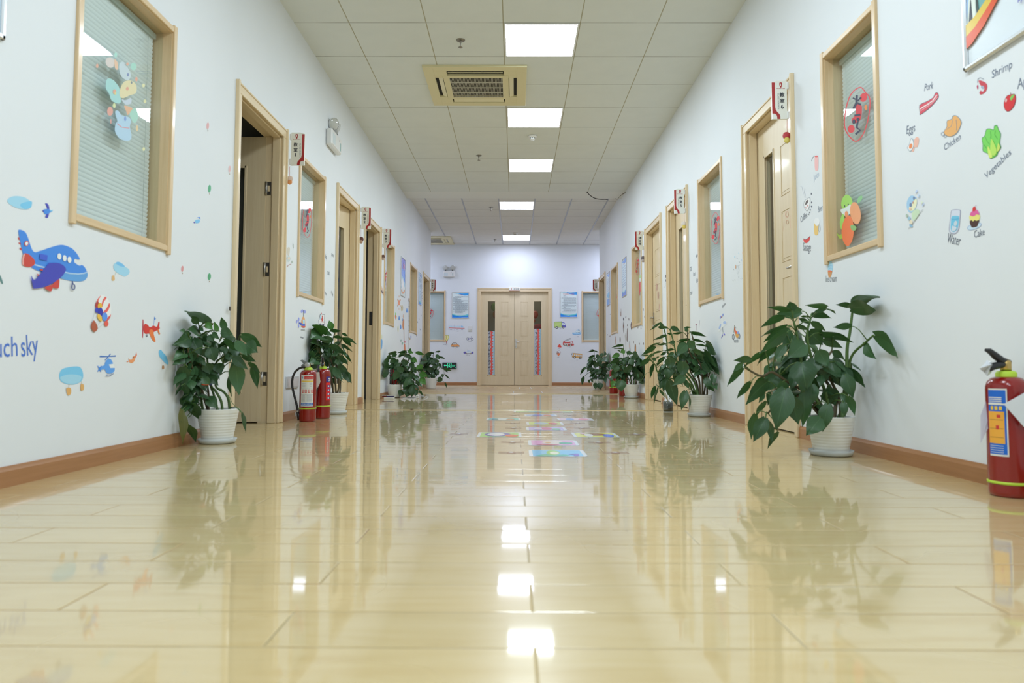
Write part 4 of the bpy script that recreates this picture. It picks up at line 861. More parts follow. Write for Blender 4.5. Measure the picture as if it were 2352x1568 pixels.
# ---- food stickers, right wall (crop 2000,0 x2.529)
R1_ = (2060, 160, 6.031); TX = (98, 108, 128)
sticker('food_sticker', 'red and white bacon strip sticker labelled Pork', 'wall sticker', 'R', [
    ('s', INK, [(312, 500), (345, 470), (430, 430), (500, 385), (535, 320), (560, 312), (580, 350), (572, 400), (470, 520), (330, 625), (318, 590)]), ('s', (200, 74, 88), [(318, 502), (348, 476), (432, 436), (504, 390), (540, 325), (558, 318), (575, 350), (566, 398), (466, 515), (332, 617), (323, 588)]),
    ('l', (226, 206, 206), 15, [(325, 545), (380, 510), (440, 475), (500, 430), (560, 350)]), ('l', (232, 170, 176), 7, [(330, 575), (400, 525), (480, 475), (568, 385)])], R1_, caption=[('t', TX, 'Pork', (382, 296), (502, 262), 1.3)])
sticker('food_sticker', 'orange roast chicken sticker labelled Chicken', 'wall sticker', 'R', [
    ('s', (120, 130, 140), [(650, 870), (690, 790), (695, 710), (760, 680), (775, 640), (820, 632), (870, 670), (898, 720), (890, 780), (840, 880), (760, 930), (690, 920)]), ('s', (214, 160, 96), [(658, 866), (698, 790), (702, 714), (764, 690), (785, 650), (820, 640), (864, 675), (888, 722), (882, 776), (832, 870), (758, 920), (694, 912)]),
    ('l', (120, 130, 146), 5, [(690, 830), (760, 780), (775, 700)]), ('l', (120, 130, 146), 5, [(825, 690), (835, 780), (830, 840)]), ('o', (120, 130, 146), 6, ell(640, 890, 20, 26)), ('o', (120, 130, 146), 6, ell(672, 920, 16, 18))], R1_, caption=[('t', TX, 'Chicken', (662, 1122), (890, 960), 1.15)])
sticker('food_sticker', 'fried egg and sausage sticker labelled Eggs', 'wall sticker', 'R', [
    ('s', (226, 168, 150), [(240, 980), (270, 935), (305, 945), (305, 1010), (285, 1070), (250, 1075), (235, 1130), (205, 1125), (225, 1060)]), ('s', (140, 150, 160), [(145, 1078), (175, 1030), (195, 955), (225, 960), (240, 1040), (220, 1100), (185, 1136), (165, 1110)]), ('s', (226, 230, 230), [(152, 1078), (180, 1032), (200, 964), (220, 968), (234, 1040), (214, 1096), (186, 1128), (170, 1106)]), ('e', (226, 130, 80), 196, 1058, 22, 38, 18)], R1_, caption=[('t', TX, 'Eggs', (136, 893), (252, 850), 1.3)])
sticker('food_sticker', 'red prawn sticker labelled Shrimp', 'wall sticker', 'R', [
    ('s', (186, 62, 74), [(1135, 150), (1190, 158), (1245, 195), (1255, 245), (1235, 300), (1195, 335), (1160, 345), (1145, 320), (1160, 290), (1195, 300), (1215, 260), (1200, 225), (1160, 215)]), ('e', (150, 156, 176), 1190, 245, 26, 16, 40), ('l', (130, 136, 150), 7, [(1120, 180), (1125, 130), (1155, 108), (1210, 132)]), ('p', (176, 70, 100), [(1110, 225), (1130, 205), (1132, 262), (1118, 270)])], R1_, caption=[('t', TX, 'Shrimp', (1320, 122), (1600, -30), 1.1)])
sticker('food_sticker', 'shiny red apple sticker labelled Apple at the right edge', 'wall sticker', 'R', [
    ('s', (120, 50, 60), [(1485, 460), (1520, 370), (1570, 345), (1635, 338), (1655, 400), (1630, 500), (1580, 565), (1530, 580), (1495, 540)]), ('s', (196, 40, 44), [(1492, 460), (1525, 376), (1572, 352), (1630, 345), (1647, 400), (1622, 496), (1576, 558), (1532, 572), (1500, 536)]), ('s', (116, 180, 80), [(1572, 400), (1590, 360), (1635, 342), (1620, 378), (1592, 425)]), ('e', (226, 170, 170), 1518, 425, 14, 26, 12), ('l', (150, 90, 90), 7, [(1582, 350), (1580, 312)])], R1_, caption=[('t', TX, 'Apple', (1670, 270), (1960, 140), 1.2)])
sticker('food_sticker', 'bright green leafy vegetable sticker labelled Vegetables', 'wall sticker', 'R', [
    ('s', (70, 130, 80), [(1180, 950), (1215, 915), (1240, 830), (1290, 815), (1340, 830), (1350, 780), (1390, 770), (1415, 830), (1445, 890), (1435, 1010), (1448, 1080), (1410, 1140), (1390, 1190), (1330, 1230), (1290, 1230), (1260, 1165), (1195, 1130), (1190, 1040)]), ('s', (112, 194, 84), [(1188, 955), (1222, 920), (1247, 838), (1290, 824), (1345, 838), (1358, 790), (1388, 780), (1408, 832), (1436, 890), (1426, 1010), (1438, 1078), (1402, 1132), (1384, 1182), (1328, 1222), (1294, 1222), (1266, 1160), (1203, 1124), (1198, 1040)]),
    ('l', (80, 160, 70), 7, [(1230, 930), (1260, 1000), (1300, 1040)]), ('l', (80, 160, 70), 7, [(1300, 850), (1310, 920), (1300, 950)]), ('l', (80, 160, 70), 7, [(1370, 840), (1360, 900), (1400, 960)]), ('l', (80, 160, 70), 7, [(1210, 1040), (1250, 1090)]),
    ('s', (196, 214, 106), [(1265, 1070), (1290, 1090), (1330, 1200), (1300, 1225), (1275, 1180)]), ('s', (170, 208, 92), [(1320, 960), (1350, 1010), (1388, 1100), (1380, 1170), (1340, 1190), (1305, 1130), (1305, 1040)]), ('s', (186, 206, 96), [(1410, 1020), (1438, 1060), (1430, 1110), (1395, 1130)])], R1_, caption=[('t', TX, 'Vegetables', (1235, 1515), (1590, 1165), 1.0)])
R2_ = (2060, 420, 9.225)
sticker('food_sticker', 'glass of blue water sticker labelled Water', 'wall sticker', 'R', [
    ('s', (150, 152, 172), [(1150, 600), (1200, 565), (1330, 565), (1358, 600), (1345, 800), (1325, 960), (1270, 1065), (1200, 1085), (1130, 1055), (1105, 980), (1125, 780)]), ('s', (196, 202, 214), [(1165, 605), (1205, 580), (1322, 580), (1342, 605), (1330, 800), (1310, 955), (1262, 1050), (1200, 1068), (1142, 1042), (1122, 980), (1140, 780)]), ('s', (106, 180, 208), [(1160, 730), (1200, 700), (1300, 700), (1325, 730), (1312, 880), (1285, 985), (1230, 1035), (1170, 1025), (1145, 960), (1150, 830)]), ('l', (70, 150, 190), 10, [(1160, 765), (1240, 775), (1322, 755)]), ('s', (186, 196, 206), [(1215, 860), (1250, 800), (1290, 830), (1270, 900), (1235, 915)]), ('s', (190, 200, 210), [(1175, 1010), (1180, 910), (1230, 920), (1275, 940), (1260, 1000), (1220, 1020)])], R2_, caption=[('t', (90, 98, 112), 'Water', (1060, 1260), (1340, 1330), 1.7)])
sticker('food_sticker', 'pink and yellow cupcake sticker on a plate, labelled Cake', 'wall sticker', 'R', [
    ('s', (150, 170, 200), [(1492, 950), (1540, 900), (1700, 850), (1780, 850), (1792, 900), (1720, 960), (1600, 1000), (1520, 995)]), ('s', (186, 204, 222), [(1505, 950), (1545, 912), (1700, 862), (1772, 862), (1780, 896), (1714, 948), (1600, 987), (1528, 983)]), ('s', (70, 44, 40), [(1560, 790), (1740, 780), (1730, 870), (1700, 925), (1610, 945), (1575, 910)]), ('s', (216, 208, 118), [(1540, 720), (1580, 680), (1740, 670), (1768, 720), (1745, 780), (1690, 800), (1660, 785), (1620, 815), (1590, 785), (1560, 800)]), ('s', (206, 92, 146), [(1560, 680), (1580, 620), (1640, 570), (1710, 575), (1750, 640), (1740, 680), (1700, 665), (1660, 695), (1610, 705)]), ('s', (200, 56, 52), [(1612, 560), (1630, 510), (1665, 500), (1680, 560), (1665, 595), (1620, 598)]), ('l', (170, 140, 160), 8, [(1665, 505), (1695, 465)])], R2_, caption=[('t', (90, 98, 112), 'Cake', (1645, 1165), (1865, 1100), 1.35)])
sticker('bird_sticker', 'pale green and blue songbird sticker on a twig, right wall', 'wall sticker', 'R', [
    ('s', (150, 186, 214), [(212, 440), (240, 340), (300, 270), (370, 280), (420, 330), (430, 430), (400, 540), (330, 620), (270, 625), (225, 560)]), ('s', (222, 218, 184), [(330, 420), (380, 350), (425, 350), (425, 440), (395, 530), (340, 590), (280, 590), (260, 530), (300, 470)]), ('s', (186, 206, 176), [(330, 620), (400, 560), (470, 570), (485, 650), (440, 740), (370, 800), (330, 760), (320, 680)]), ('e', (112, 130, 160), 370, 325, 24, 38), ('e', (104, 122, 156), 300, 465, 26, 42), ('e', (170, 110, 96), 350, 415, 10, 26), ('e', (230, 186, 160), 290, 550, 26, 30),
    ('l', (150, 150, 150), 8, [(255, 970), (360, 840), (480, 660), (560, 560)]), ('e', (226, 206, 180), 312, 830, 34, 44), ('e', (130, 170, 196), 310, 905, 40, 24, 40), ('e', (140, 180, 200), 270, 750, 30, 34), ('e', (160, 176, 160), 225, 690, 20, 34), ('e', (170, 186, 216), 570, 460, 14, 36, 20), ('e', (206, 216, 196), 545, 410, 20, 30), ('e', (176, 190, 220), 430, 180, 16, 40, 20), ('e', (180, 196, 224), 475, 270, 20, 40)], R2_)
R3_ = (1820, 340, 4.612)
sticker('food_sticker', 'pale red juice glass sticker labelled Juice', 'wall sticker', 'R', [('s', (226, 168, 166), [(238, 95), (262, 78), (276, 95), (276, 200), (268, 235), (246, 238), (238, 200)]), ('e', (206, 92, 88), 255, 88, 17, 9), ('l', (130, 136, 142), 4, [(203, 138), (216, 100), (236, 82)])], R3_, caption=[('t', (170, 182, 196), 'Juice', (226, 345), (285, 296), 1.3)])
sticker('food_sticker', 'coffee cup sticker with steam and dotted arc, labelled Coffee', 'wall sticker', 'R', [('s', (150, 156, 160), [(120, 585), (140, 545), (185, 522), (190, 560), (185, 620), (160, 668), (135, 650), (122, 620)]), ('s', (222, 224, 224), [(125, 585), (143, 550), (181, 528), (186, 562), (180, 616), (158, 660), (139, 645), (127, 618)]), ('s', (96, 86, 84), [(136, 600), (148, 560), (172, 548), (168, 575), (148, 598)]), ('l', (190, 194, 204), 4, [(85, 402), (105, 410), (110, 450), (135, 430), (120, 485), (140, 480), (130, 520), (148, 520)]), ('e', INK, 202, 484, 4, 10), ('e', INK, 205, 574, 4, 9), ('e', INK, 205, 618, 6, 8), ('e', INK, 192, 653, 5, 8), ('e', INK, 185, 680, 4, 7), ('e', INK, 176, 700, 4, 7), ('e', (206, 130, 130), 165, 610, 5, 6), ('e', (206, 130, 130), 147, 632, 5, 6)], R3_, caption=[('t', (90, 96, 108), 'Coffee', (90, 792), (160, 728), 1.45)])
sticker('food_sticker', 'foaming beer mug sticker labelled Beer', 'wall sticker', 'R', [('s', (216, 182, 110), [(232, 795), (248, 800), (276, 805), (276, 880), (270, 915), (245, 922), (232, 890)]), ('s', (216, 220, 222), [(228, 775), (245, 745), (270, 740), (290, 760), (288, 795), (265, 825), (250, 815), (235, 795)]), ('o', (170, 176, 180), 4, ell(288, 850, 9, 38))], R3_, caption=[('t', (130, 138, 150), 'Beer', (276, 682), (322, 655), 1.7)])
sticker('food_sticker', 'small red sausage sticker labelled Sausage', 'wall sticker', 'R', [('s', (206, 70, 66), [(117, 965), (130, 970), (150, 968), (172, 952), (184, 935), (186, 960), (172, 990), (150, 1006), (128, 998)]), ('l', INK, 4, [(118, 958), (130, 968), (150, 966), (172, 950), (190, 930)])], R3_, caption=[('t', (96, 100, 110), 'Sausage', (113, 1085), (196, 1092), 1.9)])
sticker('food_sticker', 'blue ice cream cone sticker below the nearest right window', 'wall sticker', 'R', [('s', (196, 140, 90), [(378, 1290), (422, 1295), (412, 1350), (398, 1368), (384, 1362)]), ('s', (160, 200, 230), [(376, 1270), (384, 1225), (404, 1182), (425, 1225), (430, 1265), (422, 1300), (384, 1295)]), ('l', (120, 170, 210), 4, [(384, 1262), (405, 1240), (425, 1250)]), ('l', (120, 170, 210), 4, [(384, 1285), (405, 1268), (426, 1276)]), ('e', (226, 110, 80), 400, 1302, 22, 9, 5)], R3_, caption=[('t', (110, 116, 124), 'Ice cream', (355, 1418), (470, 1412), 1.5)])
R4_ = (1640, 560, 6.533)
sticker('bunny_sticker', 'faint juggling animal sticker with dots, left of the nearest right door', 'wall sticker', 'R', [('e', (226, 166, 120), 435, 133, 11, 32), ('e', (176, 206, 232), 373, 140, 6, 12), ('e', (176, 206, 232), 311, 195, 7, 14), ('e', (180, 196, 228), 411, 240, 6, 12), ('p', (206, 160, 130), [(320, 312), (330, 320), (336, 345), (328, 378), (320, 350)]), ('l', (160, 166, 166), 3, [(335, 325), (365, 330), (396, 308)]), ('l', (176, 184, 184), 3, [(345, 380), (350, 450), (372, 430), (378, 390), (360, 335)])] + [('e', (120, 124, 126), x, y, 3, 7) for x, y in ((348, 216), (382, 272), (296, 382), (436, 306), (288, 545), (318, 540), (408, 518), (436, 516), (378, 498))], R4_)
sticker('aeroplane_sticker', 'small blue and white propeller aeroplane sticker under the second right window', 'wall sticker', 'R', [('s', (214, 220, 228), [(112, 1110), (135, 1110), (140, 1160), (190, 1150), (196, 1180), (170, 1225), (140, 1245), (136, 1330), (124, 1335), (122, 1260), (80, 1318), (66, 1300), (90, 1210), (112, 1190)]), ('e', (160, 180, 222), 162, 1180, 24, 24, -20), ('e', (160, 180, 222), 92, 1240, 12, 44, 20), ('e', (140, 156, 214), 134, 1065, 9, 22, 15), ('e', (140, 156, 214), 98, 1098, 10, 22, 10), ('p', (110, 110, 196), [(128, 1350), (134, 1380), (108, 1420)]), ('p', (120, 116, 200), [(145, 1328), (174, 1362), (146, 1372)]), ('l', (110, 120, 150), 4, [(130, 1250), (136, 1320)]), ('e', (170, 100, 90), 118, 1096, 6, 12)], R4_, caption=[('t', (120, 126, 134), 'airplane', (122, 962), (174, 912), 1.2)])
sticker('motorcycle_sticker', 'small orange motorcycle sticker behind the nearest right plant', 'wall sticker', 'R', [('e', INK, 290, 1395, 17, 46), ('e', (196, 204, 206), 290, 1395, 10, 32), ('e', INK, 378, 1385, 15, 40), ('e', (196, 204, 206), 378, 1385, 9, 28), ('s', (222, 106, 72), [(305, 1280), (318, 1240), (325, 1290), (348, 1320), (352, 1350), (322, 1345)]), ('s', (206, 160, 90), [(325, 1350), (372, 1355), (368, 1400), (340, 1408)]), ('s', (140, 160, 214), [(350, 1320), (370, 1312), (382, 1345), (356, 1350)]), ('l', (130, 140, 130), 6, [(300, 1330), (312, 1218), (332, 1260)])], R4_, caption=[('t', (110, 116, 124), 'motorcycle', (302, 1480), (366, 1480), 1.9)])
# ---- far right wall: height tree and little figures
R5_ = (1380, 560, 5.6)
def rs(label, shapes, name='animal_sticker', g=None): return sticker(name, label, 'wall sticker', 'R', shapes, R5_, group=g)
dk = (112, 100, 100)
rs('thin brown animal sticker beside the fourth right window edge', [('s', (176, 150, 140), [(188, 1200), (195, 1190), (196, 1280), (190, 1295), (186, 1250)])])
rs('dark oval hedgehog sticker, left of the tree sticker', [('e', (96, 90, 96), 249, 1232, 7, 40), ('e', (150, 120, 100), 249, 1245, 4, 20)])
rs('tall grey tree height-chart sticker behind the third right plant', [('l', (150, 150, 148), 3, [(318, 1150), (322, 1400)]), ('s', (130, 120, 120), [(338, 1090), (346, 1100), (346, 1240), (338, 1255), (334, 1160)]), ('s', (176, 176, 172), [(310, 1180), (325, 1160), (335, 1230), (320, 1250)]), ('s', (150, 146, 148), [(286, 1020), (297, 1015), (300, 1080), (294, 1145), (286, 1100)]), ('e', (112, 80, 66), 292, 1060, 4, 26), ('s', (96, 96, 104), [(288, 945), (302, 965), (298, 985), (288, 978)]), ('l', (130, 130, 130), 2, [(295, 980), (295, 1020)])], 'height_chart')
rs('slim grey rocket sticker at the top of the tree group', [('l', (140, 134, 134), 4, [(260, 835), (262, 930)]), ('e', (150, 120, 110), 258, 900, 4, 34)])
rs('dark fox sticker at the lower corner of the third right window', [('s', (100, 86, 90), [(386, 1020), (398, 1000), (404, 1050), (398, 1105), (388, 1090), (383, 1050)]), ('e', (150, 120, 110), 394, 1060, 4, 20)])
rs('grey elephant sticker behind the third right plant leaves', [('s', (166, 170, 176), [(364, 1260), (372, 1256), (378, 1320), (386, 1380), (372, 1395), (364, 1340)]), ('e', (196, 160, 140), 370, 1310, 3, 30)])
rs('orange and brown tiger sticker just above the third right plant', [('s', (110, 84, 70), [(436, 1300), (444, 1285), (454, 1310), (456, 1390), (462, 1440), (440, 1450), (434, 1380)]), ('s', (214, 160, 106), [(439, 1320), (446, 1300), (450, 1330), (452, 1400), (458, 1436), (444, 1440), (438, 1380)])])
for i, (x, y, h_, lb) in enumerate(((361, 968, 18, 'left of the third right window'), (322, 940, 16, 'above the tree sticker'), (421, 1260, 20, 'above the tiger'), (495, 1284, 14, 'right of the tiger'), (551, 1282, 16, 'nearest the plain door, low'), (478, 1076, 12, 'below the third right window'), (518, 1086, 14, 'below the third right window, right'), (568, 1040, 14, 'by the plain door, mid'), (564, 938, 16, 'by the plain door, above the mid one'), (580, 835, 24, 'by the plain door, higher'), (568, 712, 16, 'by the plain door, near the radish'), (578, 594, 14, 'by the plain door, highest'), (545, 842, 22, 'beside the radish window edge'), (342, 1045, 14, 'centre of the tree group'), (104, 1000, 6, 'far end'), (122, 905, 5, 'far end, higher'), (85, 1168, 7, 'far end, lower'), (118, 1186, 10, 'below the fourth right window'))):
    rs('tiny dark bug-shaped sticker dot, ' + lb, [('e', (118, 106, 108), x, y, 4.5, h_, 8 if i % 2 else -4)], 'bug_sticker', 'tiny bug stickers on the far right wall')
for i, (x, y, lb) in enumerate(((600, 918, 'highest on the far left wall'), (574, 962, 'second highest'), (588, 1100, 'lowest'), (541, 1180, 'by the fourth left window sill'), (556, 1005, 'right of the fourth left window'))):
    sticker('bug_sticker', 'tiny grey sticker dot near the last left door, ' + lb, 'wall sticker', 'L', [('e', (130, 134, 140), x, y, 3, 12, -10)], E_, group='tiny bug stickers on the far left wall')
for i, (x, y, a, lb) in enumerate(((1601, 590, 0, 'highest'), (1587, 622, 0, 'second highest'), (1595, 633, 0, 'third'), (1602, 648, 0, 'fourth'), (1588, 676, 0, 'lowest'))):
    sticker('word_sticker', 'tiny printed word beside the second right window, ' + lb, 'wall sticker', 'R', [('t', (130, 136, 144), ['plane', 'car', 'boat', 'bike', 'train'][i], (x - 2.4, y + 1.5), (x + 2.4, y - 1), 1.4)], group='tiny word stickers beside the second right window')
sticker('cat_sticker', 'black and white striped cat sticker between the two closed right doors', 'wall sticker', 'R', [('s', (196, 200, 200), [(660, 620), (668, 605), (674, 640), (676, 675), (664, 685), (660, 660)]), ('e', (96, 96, 100), 666, 622, 4, 10), ('e', (110, 110, 114), 668, 650, 5, 8), ('l', (120, 124, 130), 2, [(662, 685), (660, 697)])], (1300, 420, 2.904))
sticker('flower_sticker', 'thin pink-tipped flower sticker above the second right plant', 'wall sticker', 'R', [('l', (170, 160, 170), 5, [(812, 165), (812, 240)]), ('e', (150, 100, 120), 811, 157, 10, 8, 20), ('l', (196, 190, 200), 6, [(862, 98), (850, 182)]), ('l', (160, 140, 160), 7, [(806, 270), (808, 330)])], (1470, 720, 6.27))
# ---- end wall vehicles (crops 1010,720 and 1260,720 x11.2)
BL_, BR_ = (1010, 720, 11.2), (1260, 720, 11.2); CP = (110, 112, 124)
def veh(name, label, shapes, T, cap, c): return sticker(name, label, 'wall sticker', 'B', shapes, T, caption=[('t', CP, cap, *c, 1.2)])
veh('train_sticker', 'white two-car train sticker with a red stripe, end wall', [('s', (204, 206, 214), [(236, 290), (240, 288), (560, 292), (600, 320), (636, 380), (640, 418), (236, 418)]), ('p', (190, 100, 96), [(236, 358), (640, 372), (640, 388), (236, 374)]), ('l', (150, 156, 180), 6, [(380, 285), (380, 420)])] + [('e', (176, 206, 232), x, 330, 18, 16) for x in (262, 305, 350, 418, 460, 505)] + [('p', (140, 186, 226), [(545, 312), (590, 318), (622, 352), (545, 350)])] + [('e', INK, x, 404, 8, 7) for x in (276, 308, 432, 464, 560, 590)], BL_, 'train', ((440, 458), (484, 462)))
veh('balloon_sticker', 'yellow striped hot-air balloon sticker, end wall', [('s', (130, 126, 96), [(106, 610), (120, 565), (175, 548), (230, 565), (245, 610), (225, 650), (190, 720), (160, 720), (125, 650)]), ('s', (210, 206, 134), [(112, 610), (125, 572), (175, 556), (225, 572), (238, 610), (220, 648), (186, 700), (164, 700), (130, 648)]), ('e', (226, 222, 176), 150, 610, 8, 45), ('e', (226, 222, 176), 200, 610, 8, 45), ('e', (192, 178, 100), 175, 610, 12, 50), ('p', (206, 110, 90), [(160, 695), (190, 695), (186, 728), (164, 728)]), ('e', (130, 60, 60), 174, 756, 10, 13)], BL_, 'hot balloon', ((86, 800), (196, 812)))
veh('car_sticker', 'orange car sticker, end wall left of the double door', [('s', (110, 90, 80), [(290, 845), (300, 800), (335, 755), (380, 748), (430, 755), (460, 795), (500, 810), (505, 850), (400, 858)]), ('s', (216, 150, 92), [(296, 843), (306, 804), (340, 800), (430, 795), (458, 800), (495, 814), (500, 846), (400, 852)]), ('p', (196, 210, 226), [(352, 762), (378, 758), (378, 794), (340, 796)]), ('p', (196, 210, 226), [(390, 758), (424, 764), (440, 794), (390, 794)]), ('e', INK, 343, 845, 20, 20), ('e', (216, 212, 206), 343, 845, 10, 10), ('e', INK, 450, 847, 20, 20), ('e', (216, 212, 206), 450, 847, 10, 10)], BL_, 'car', ((384, 905), (406, 905)))
veh('bicycle_sticker', 'small bicycle sticker below the light switch', [('o', INK, 8, ell(720, 650, 30, 30)), ('o', INK, 8, ell(835, 662, 28, 28)), ('l', (90, 90, 150), 10, [(720, 650), (780, 640), (820, 620)]), ('l', INK, 6, [(780, 640), (768, 605)]), ('l', INK, 6, [(835, 662), (822, 590), (808, 580)]), ('p', (120, 116, 180), [(735, 632), (770, 640), (760, 665), (735, 668)])], BL_, 'bicycle', ((742, 720), (814, 722)))
veh('car_sticker', 'blue police car sticker, lowest left of the double door', [('s', (206, 214, 230), [(680, 990), (700, 945), (740, 932), (790, 942), (820, 985), (800, 1015), (690, 1015)]), ('s', (104, 98, 170), [(612, 990), (655, 975), (690, 1010), (680, 1028), (620, 1025)]), ('s', (104, 98, 170), [(810, 1010), (835, 975), (866, 995), (862, 1025), (815, 1028)]), ('l', (80, 74, 90), 10, [(690, 1024), (810, 1024)]), ('p', (176, 196, 226), [(700, 980), (715, 948), (750, 944), (750, 980)]), ('p', (176, 196, 226), [(758, 944), (785, 950), (800, 980), (758, 980)]), ('e', (96, 80, 70), 677, 1024, 18, 18), ('e', (222, 206, 186), 677, 1024, 9, 9), ('e', (96, 80, 70), 802, 1027, 18, 18), ('e', (222, 206, 186), 802, 1027, 9, 9), ('e', INK, 720, 934, 10, 7)], BL_, 'police car', ((682, 1066), (776, 1080)))
veh('truck_sticker', 'green and blue lorry sticker, right of the double door', [('p', (96, 110, 96), [(136, 212), (338, 200), (344, 355), (142, 370)]), ('p', (184, 206, 126), [(144, 220), (330, 209), (335, 347), (150, 360)])] + [('l', (110, 136, 90), 5, [(146, 240 + k*30), (334, 229 + k*30)]) for k in range(4)] + [('s', (96, 96, 176), [(344, 228), (390, 220), (420, 250), (436, 300), (444, 350), (344, 352)]), ('p', (206, 222, 240), [(352, 236), (384, 236), (384, 300), (352, 300)]), ('p', (206, 222, 240), [(394, 240), (420, 262), (430, 300), (394, 300)]), ('e', INK, 212, 358, 30, 30), ('e', (214, 212, 200), 212, 358, 14, 14), ('e', INK, 377, 350, 30, 30), ('e', (214, 212, 200), 377, 350, 14, 14)], BR_, 'truck', ((282, 390), (330, 384)))
veh('ship_sticker', 'pale blue ship sticker near the end wall right window', [('s', (150, 190, 220), [(612, 490), (680, 485), (720, 430), (790, 420), (830, 480), (836, 520), (800, 540), (640, 545)]), ('p', (206, 220, 232), [(690, 484), (725, 432), (790, 424), (820, 480)]), ('l', (84, 130, 180), 9, [(615, 520), (720, 540), (832, 520)])] + [('e', (84, 100, 120), x, y, 7, 9) for x, y in ((722, 488), (762, 486), (800, 484), (735, 445), (768, 440), (790, 440))] + [('e', INK, 778, 404, 10, 9)], BR_, 'ship', ((730, 605), (774, 597)))
veh('fire_engine_sticker', 'red fire engine sticker with a raised ladder, end wall', [('s', (186, 82, 78), [(384, 705), (410, 698), (430, 722), (545, 722), (570, 700), (605, 700), (636, 760), (636, 822), (384, 815)]), ('p', (206, 214, 222), [(386, 764), (636, 768), (636, 780), (386, 776)]), ('p', (200, 214, 232), [(560, 715), (600, 712), (615, 758), (560, 758)]), ('l', (90, 92, 100), 6, [(420, 690), (555, 632), (582, 640)]), ('l', (90, 92, 100), 6, [(432, 706), (570, 655)]), ('l', (90, 92, 100), 4, [(450, 680), (458, 695)]), ('l', (90, 92, 100), 4, [(480, 668), (488, 684)]), ('l', (90, 92, 100), 4, [(510, 655), (518, 672)]), ('p', (90, 84, 78), [(386, 786), (500, 790), (500, 820), (390, 818)])] + [('e', (80, 76, 70), x, y, 27, 27) for x, y in ((422, 806), (475, 808), (567, 812))] + [('e', (222, 220, 206), x, y, 13, 13) for x, y in ((422, 806), (475, 808), (567, 812))], BR_, 'fire truck', ((474, 860), (566, 866)))
veh('rocket_sticker', 'red-nosed white rocket sticker, end wall', [('s', (206, 208, 214), [(235, 860), (325, 865), (318, 960), (300, 1010), (225, 1000), (218, 940)]), ('s', (206, 78, 66), [(286, 784), (312, 815), (328, 868), (232, 858), (250, 815)]), ('e', (150, 150, 156), 268, 916, 34, 34), ('e', (206, 210, 216), 268, 916, 20, 20), ('p', (140, 90, 76), [(220, 965), (232, 968), (228, 1050), (206, 1045)]), ('p', (140, 90, 76), [(296, 970), (308, 975), (300, 1060), (284, 1055)]), ('s', (220, 120, 74), [(232, 1020), (300, 1020), (280, 1060), (250, 1092), (228, 1060)]), ('p', (120, 86, 80), [(255, 985), (266, 985), (262, 1030), (252, 1030)])], BR_, 'rocket', ((220, 1136), (280, 1120)))
veh('bus_sticker', 'yellow-orange bus sticker, lowest right of the double door', [('p', (140, 110, 80), [(600, 1010), (866, 1035), (858, 1150), (604, 1120)]), ('p', (206, 160, 92), [(608, 1018), (860, 1042), (852, 1143), (612, 1113)]), ('p', (196, 206, 220), [(606, 1016), (632, 1020), (626, 1084), (608, 1080)]), ('e', INK, 597, 1045, 7, 14)] + [('p', (186, 204, 236), [(x, 1048 + k*4), (x + 38, 1051 + k*4), (x + 36, 1092 + k*4), (x, 1089 + k*4)]) for k, x in enumerate((654, 708, 760, 812))] + [('e', (84, 78, 70), 672, 1122, 30, 30), ('e', (222, 220, 206), 672, 1122, 14, 14), ('e', (84, 78, 70), 815, 1138, 30, 30), ('e', (222, 220, 206), 815, 1138, 14, 14)], BR_, 'bus', ((720, 1202), (752, 1202)))
# ---- stickers on door leaves
DRR = plane_at('R', .0665)
for i, (x, y0, y1, lb) in enumerate(((605, 668, 720, 'upper'), (615, 722, 775, 'middle, figure-eight shaped'), (625, 805, 858, 'lower'))):
    k = 1300 + x/2.904; a = 420 + y0/2.904; b_ = 420 + y1/2.904
    sticker('door_sticker', 'narrow reddish sticker on the plain right door, ' + lb, 'door sticker', DRR, [('o', (196, 150, 140), .5, ell(k, (a+b_)/2, 1.3, (b_-a)/2, 0, 12)), ('e', (206, 176, 160), k, (a+b_)/2, .6, (b_-a)/3)], group='reddish stickers on the plain right door')
sticker('door_sticker', 'faint red printed sticker cluster on the nearest right door', 'door sticker', DRR, [('t', (190, 150, 130), 'welcome', (625, 1085), (632, 1010), .7), ('o', (200, 150, 130), 3, ell(648, 975, 8, 18)), ('o', (200, 160, 130), 3, ell(650, 1025, 7, 12)), ('p', (200, 160, 136), [(668, 980), (674, 978), (676, 1065), (670, 1066)])], (1580, 150, 2.85))

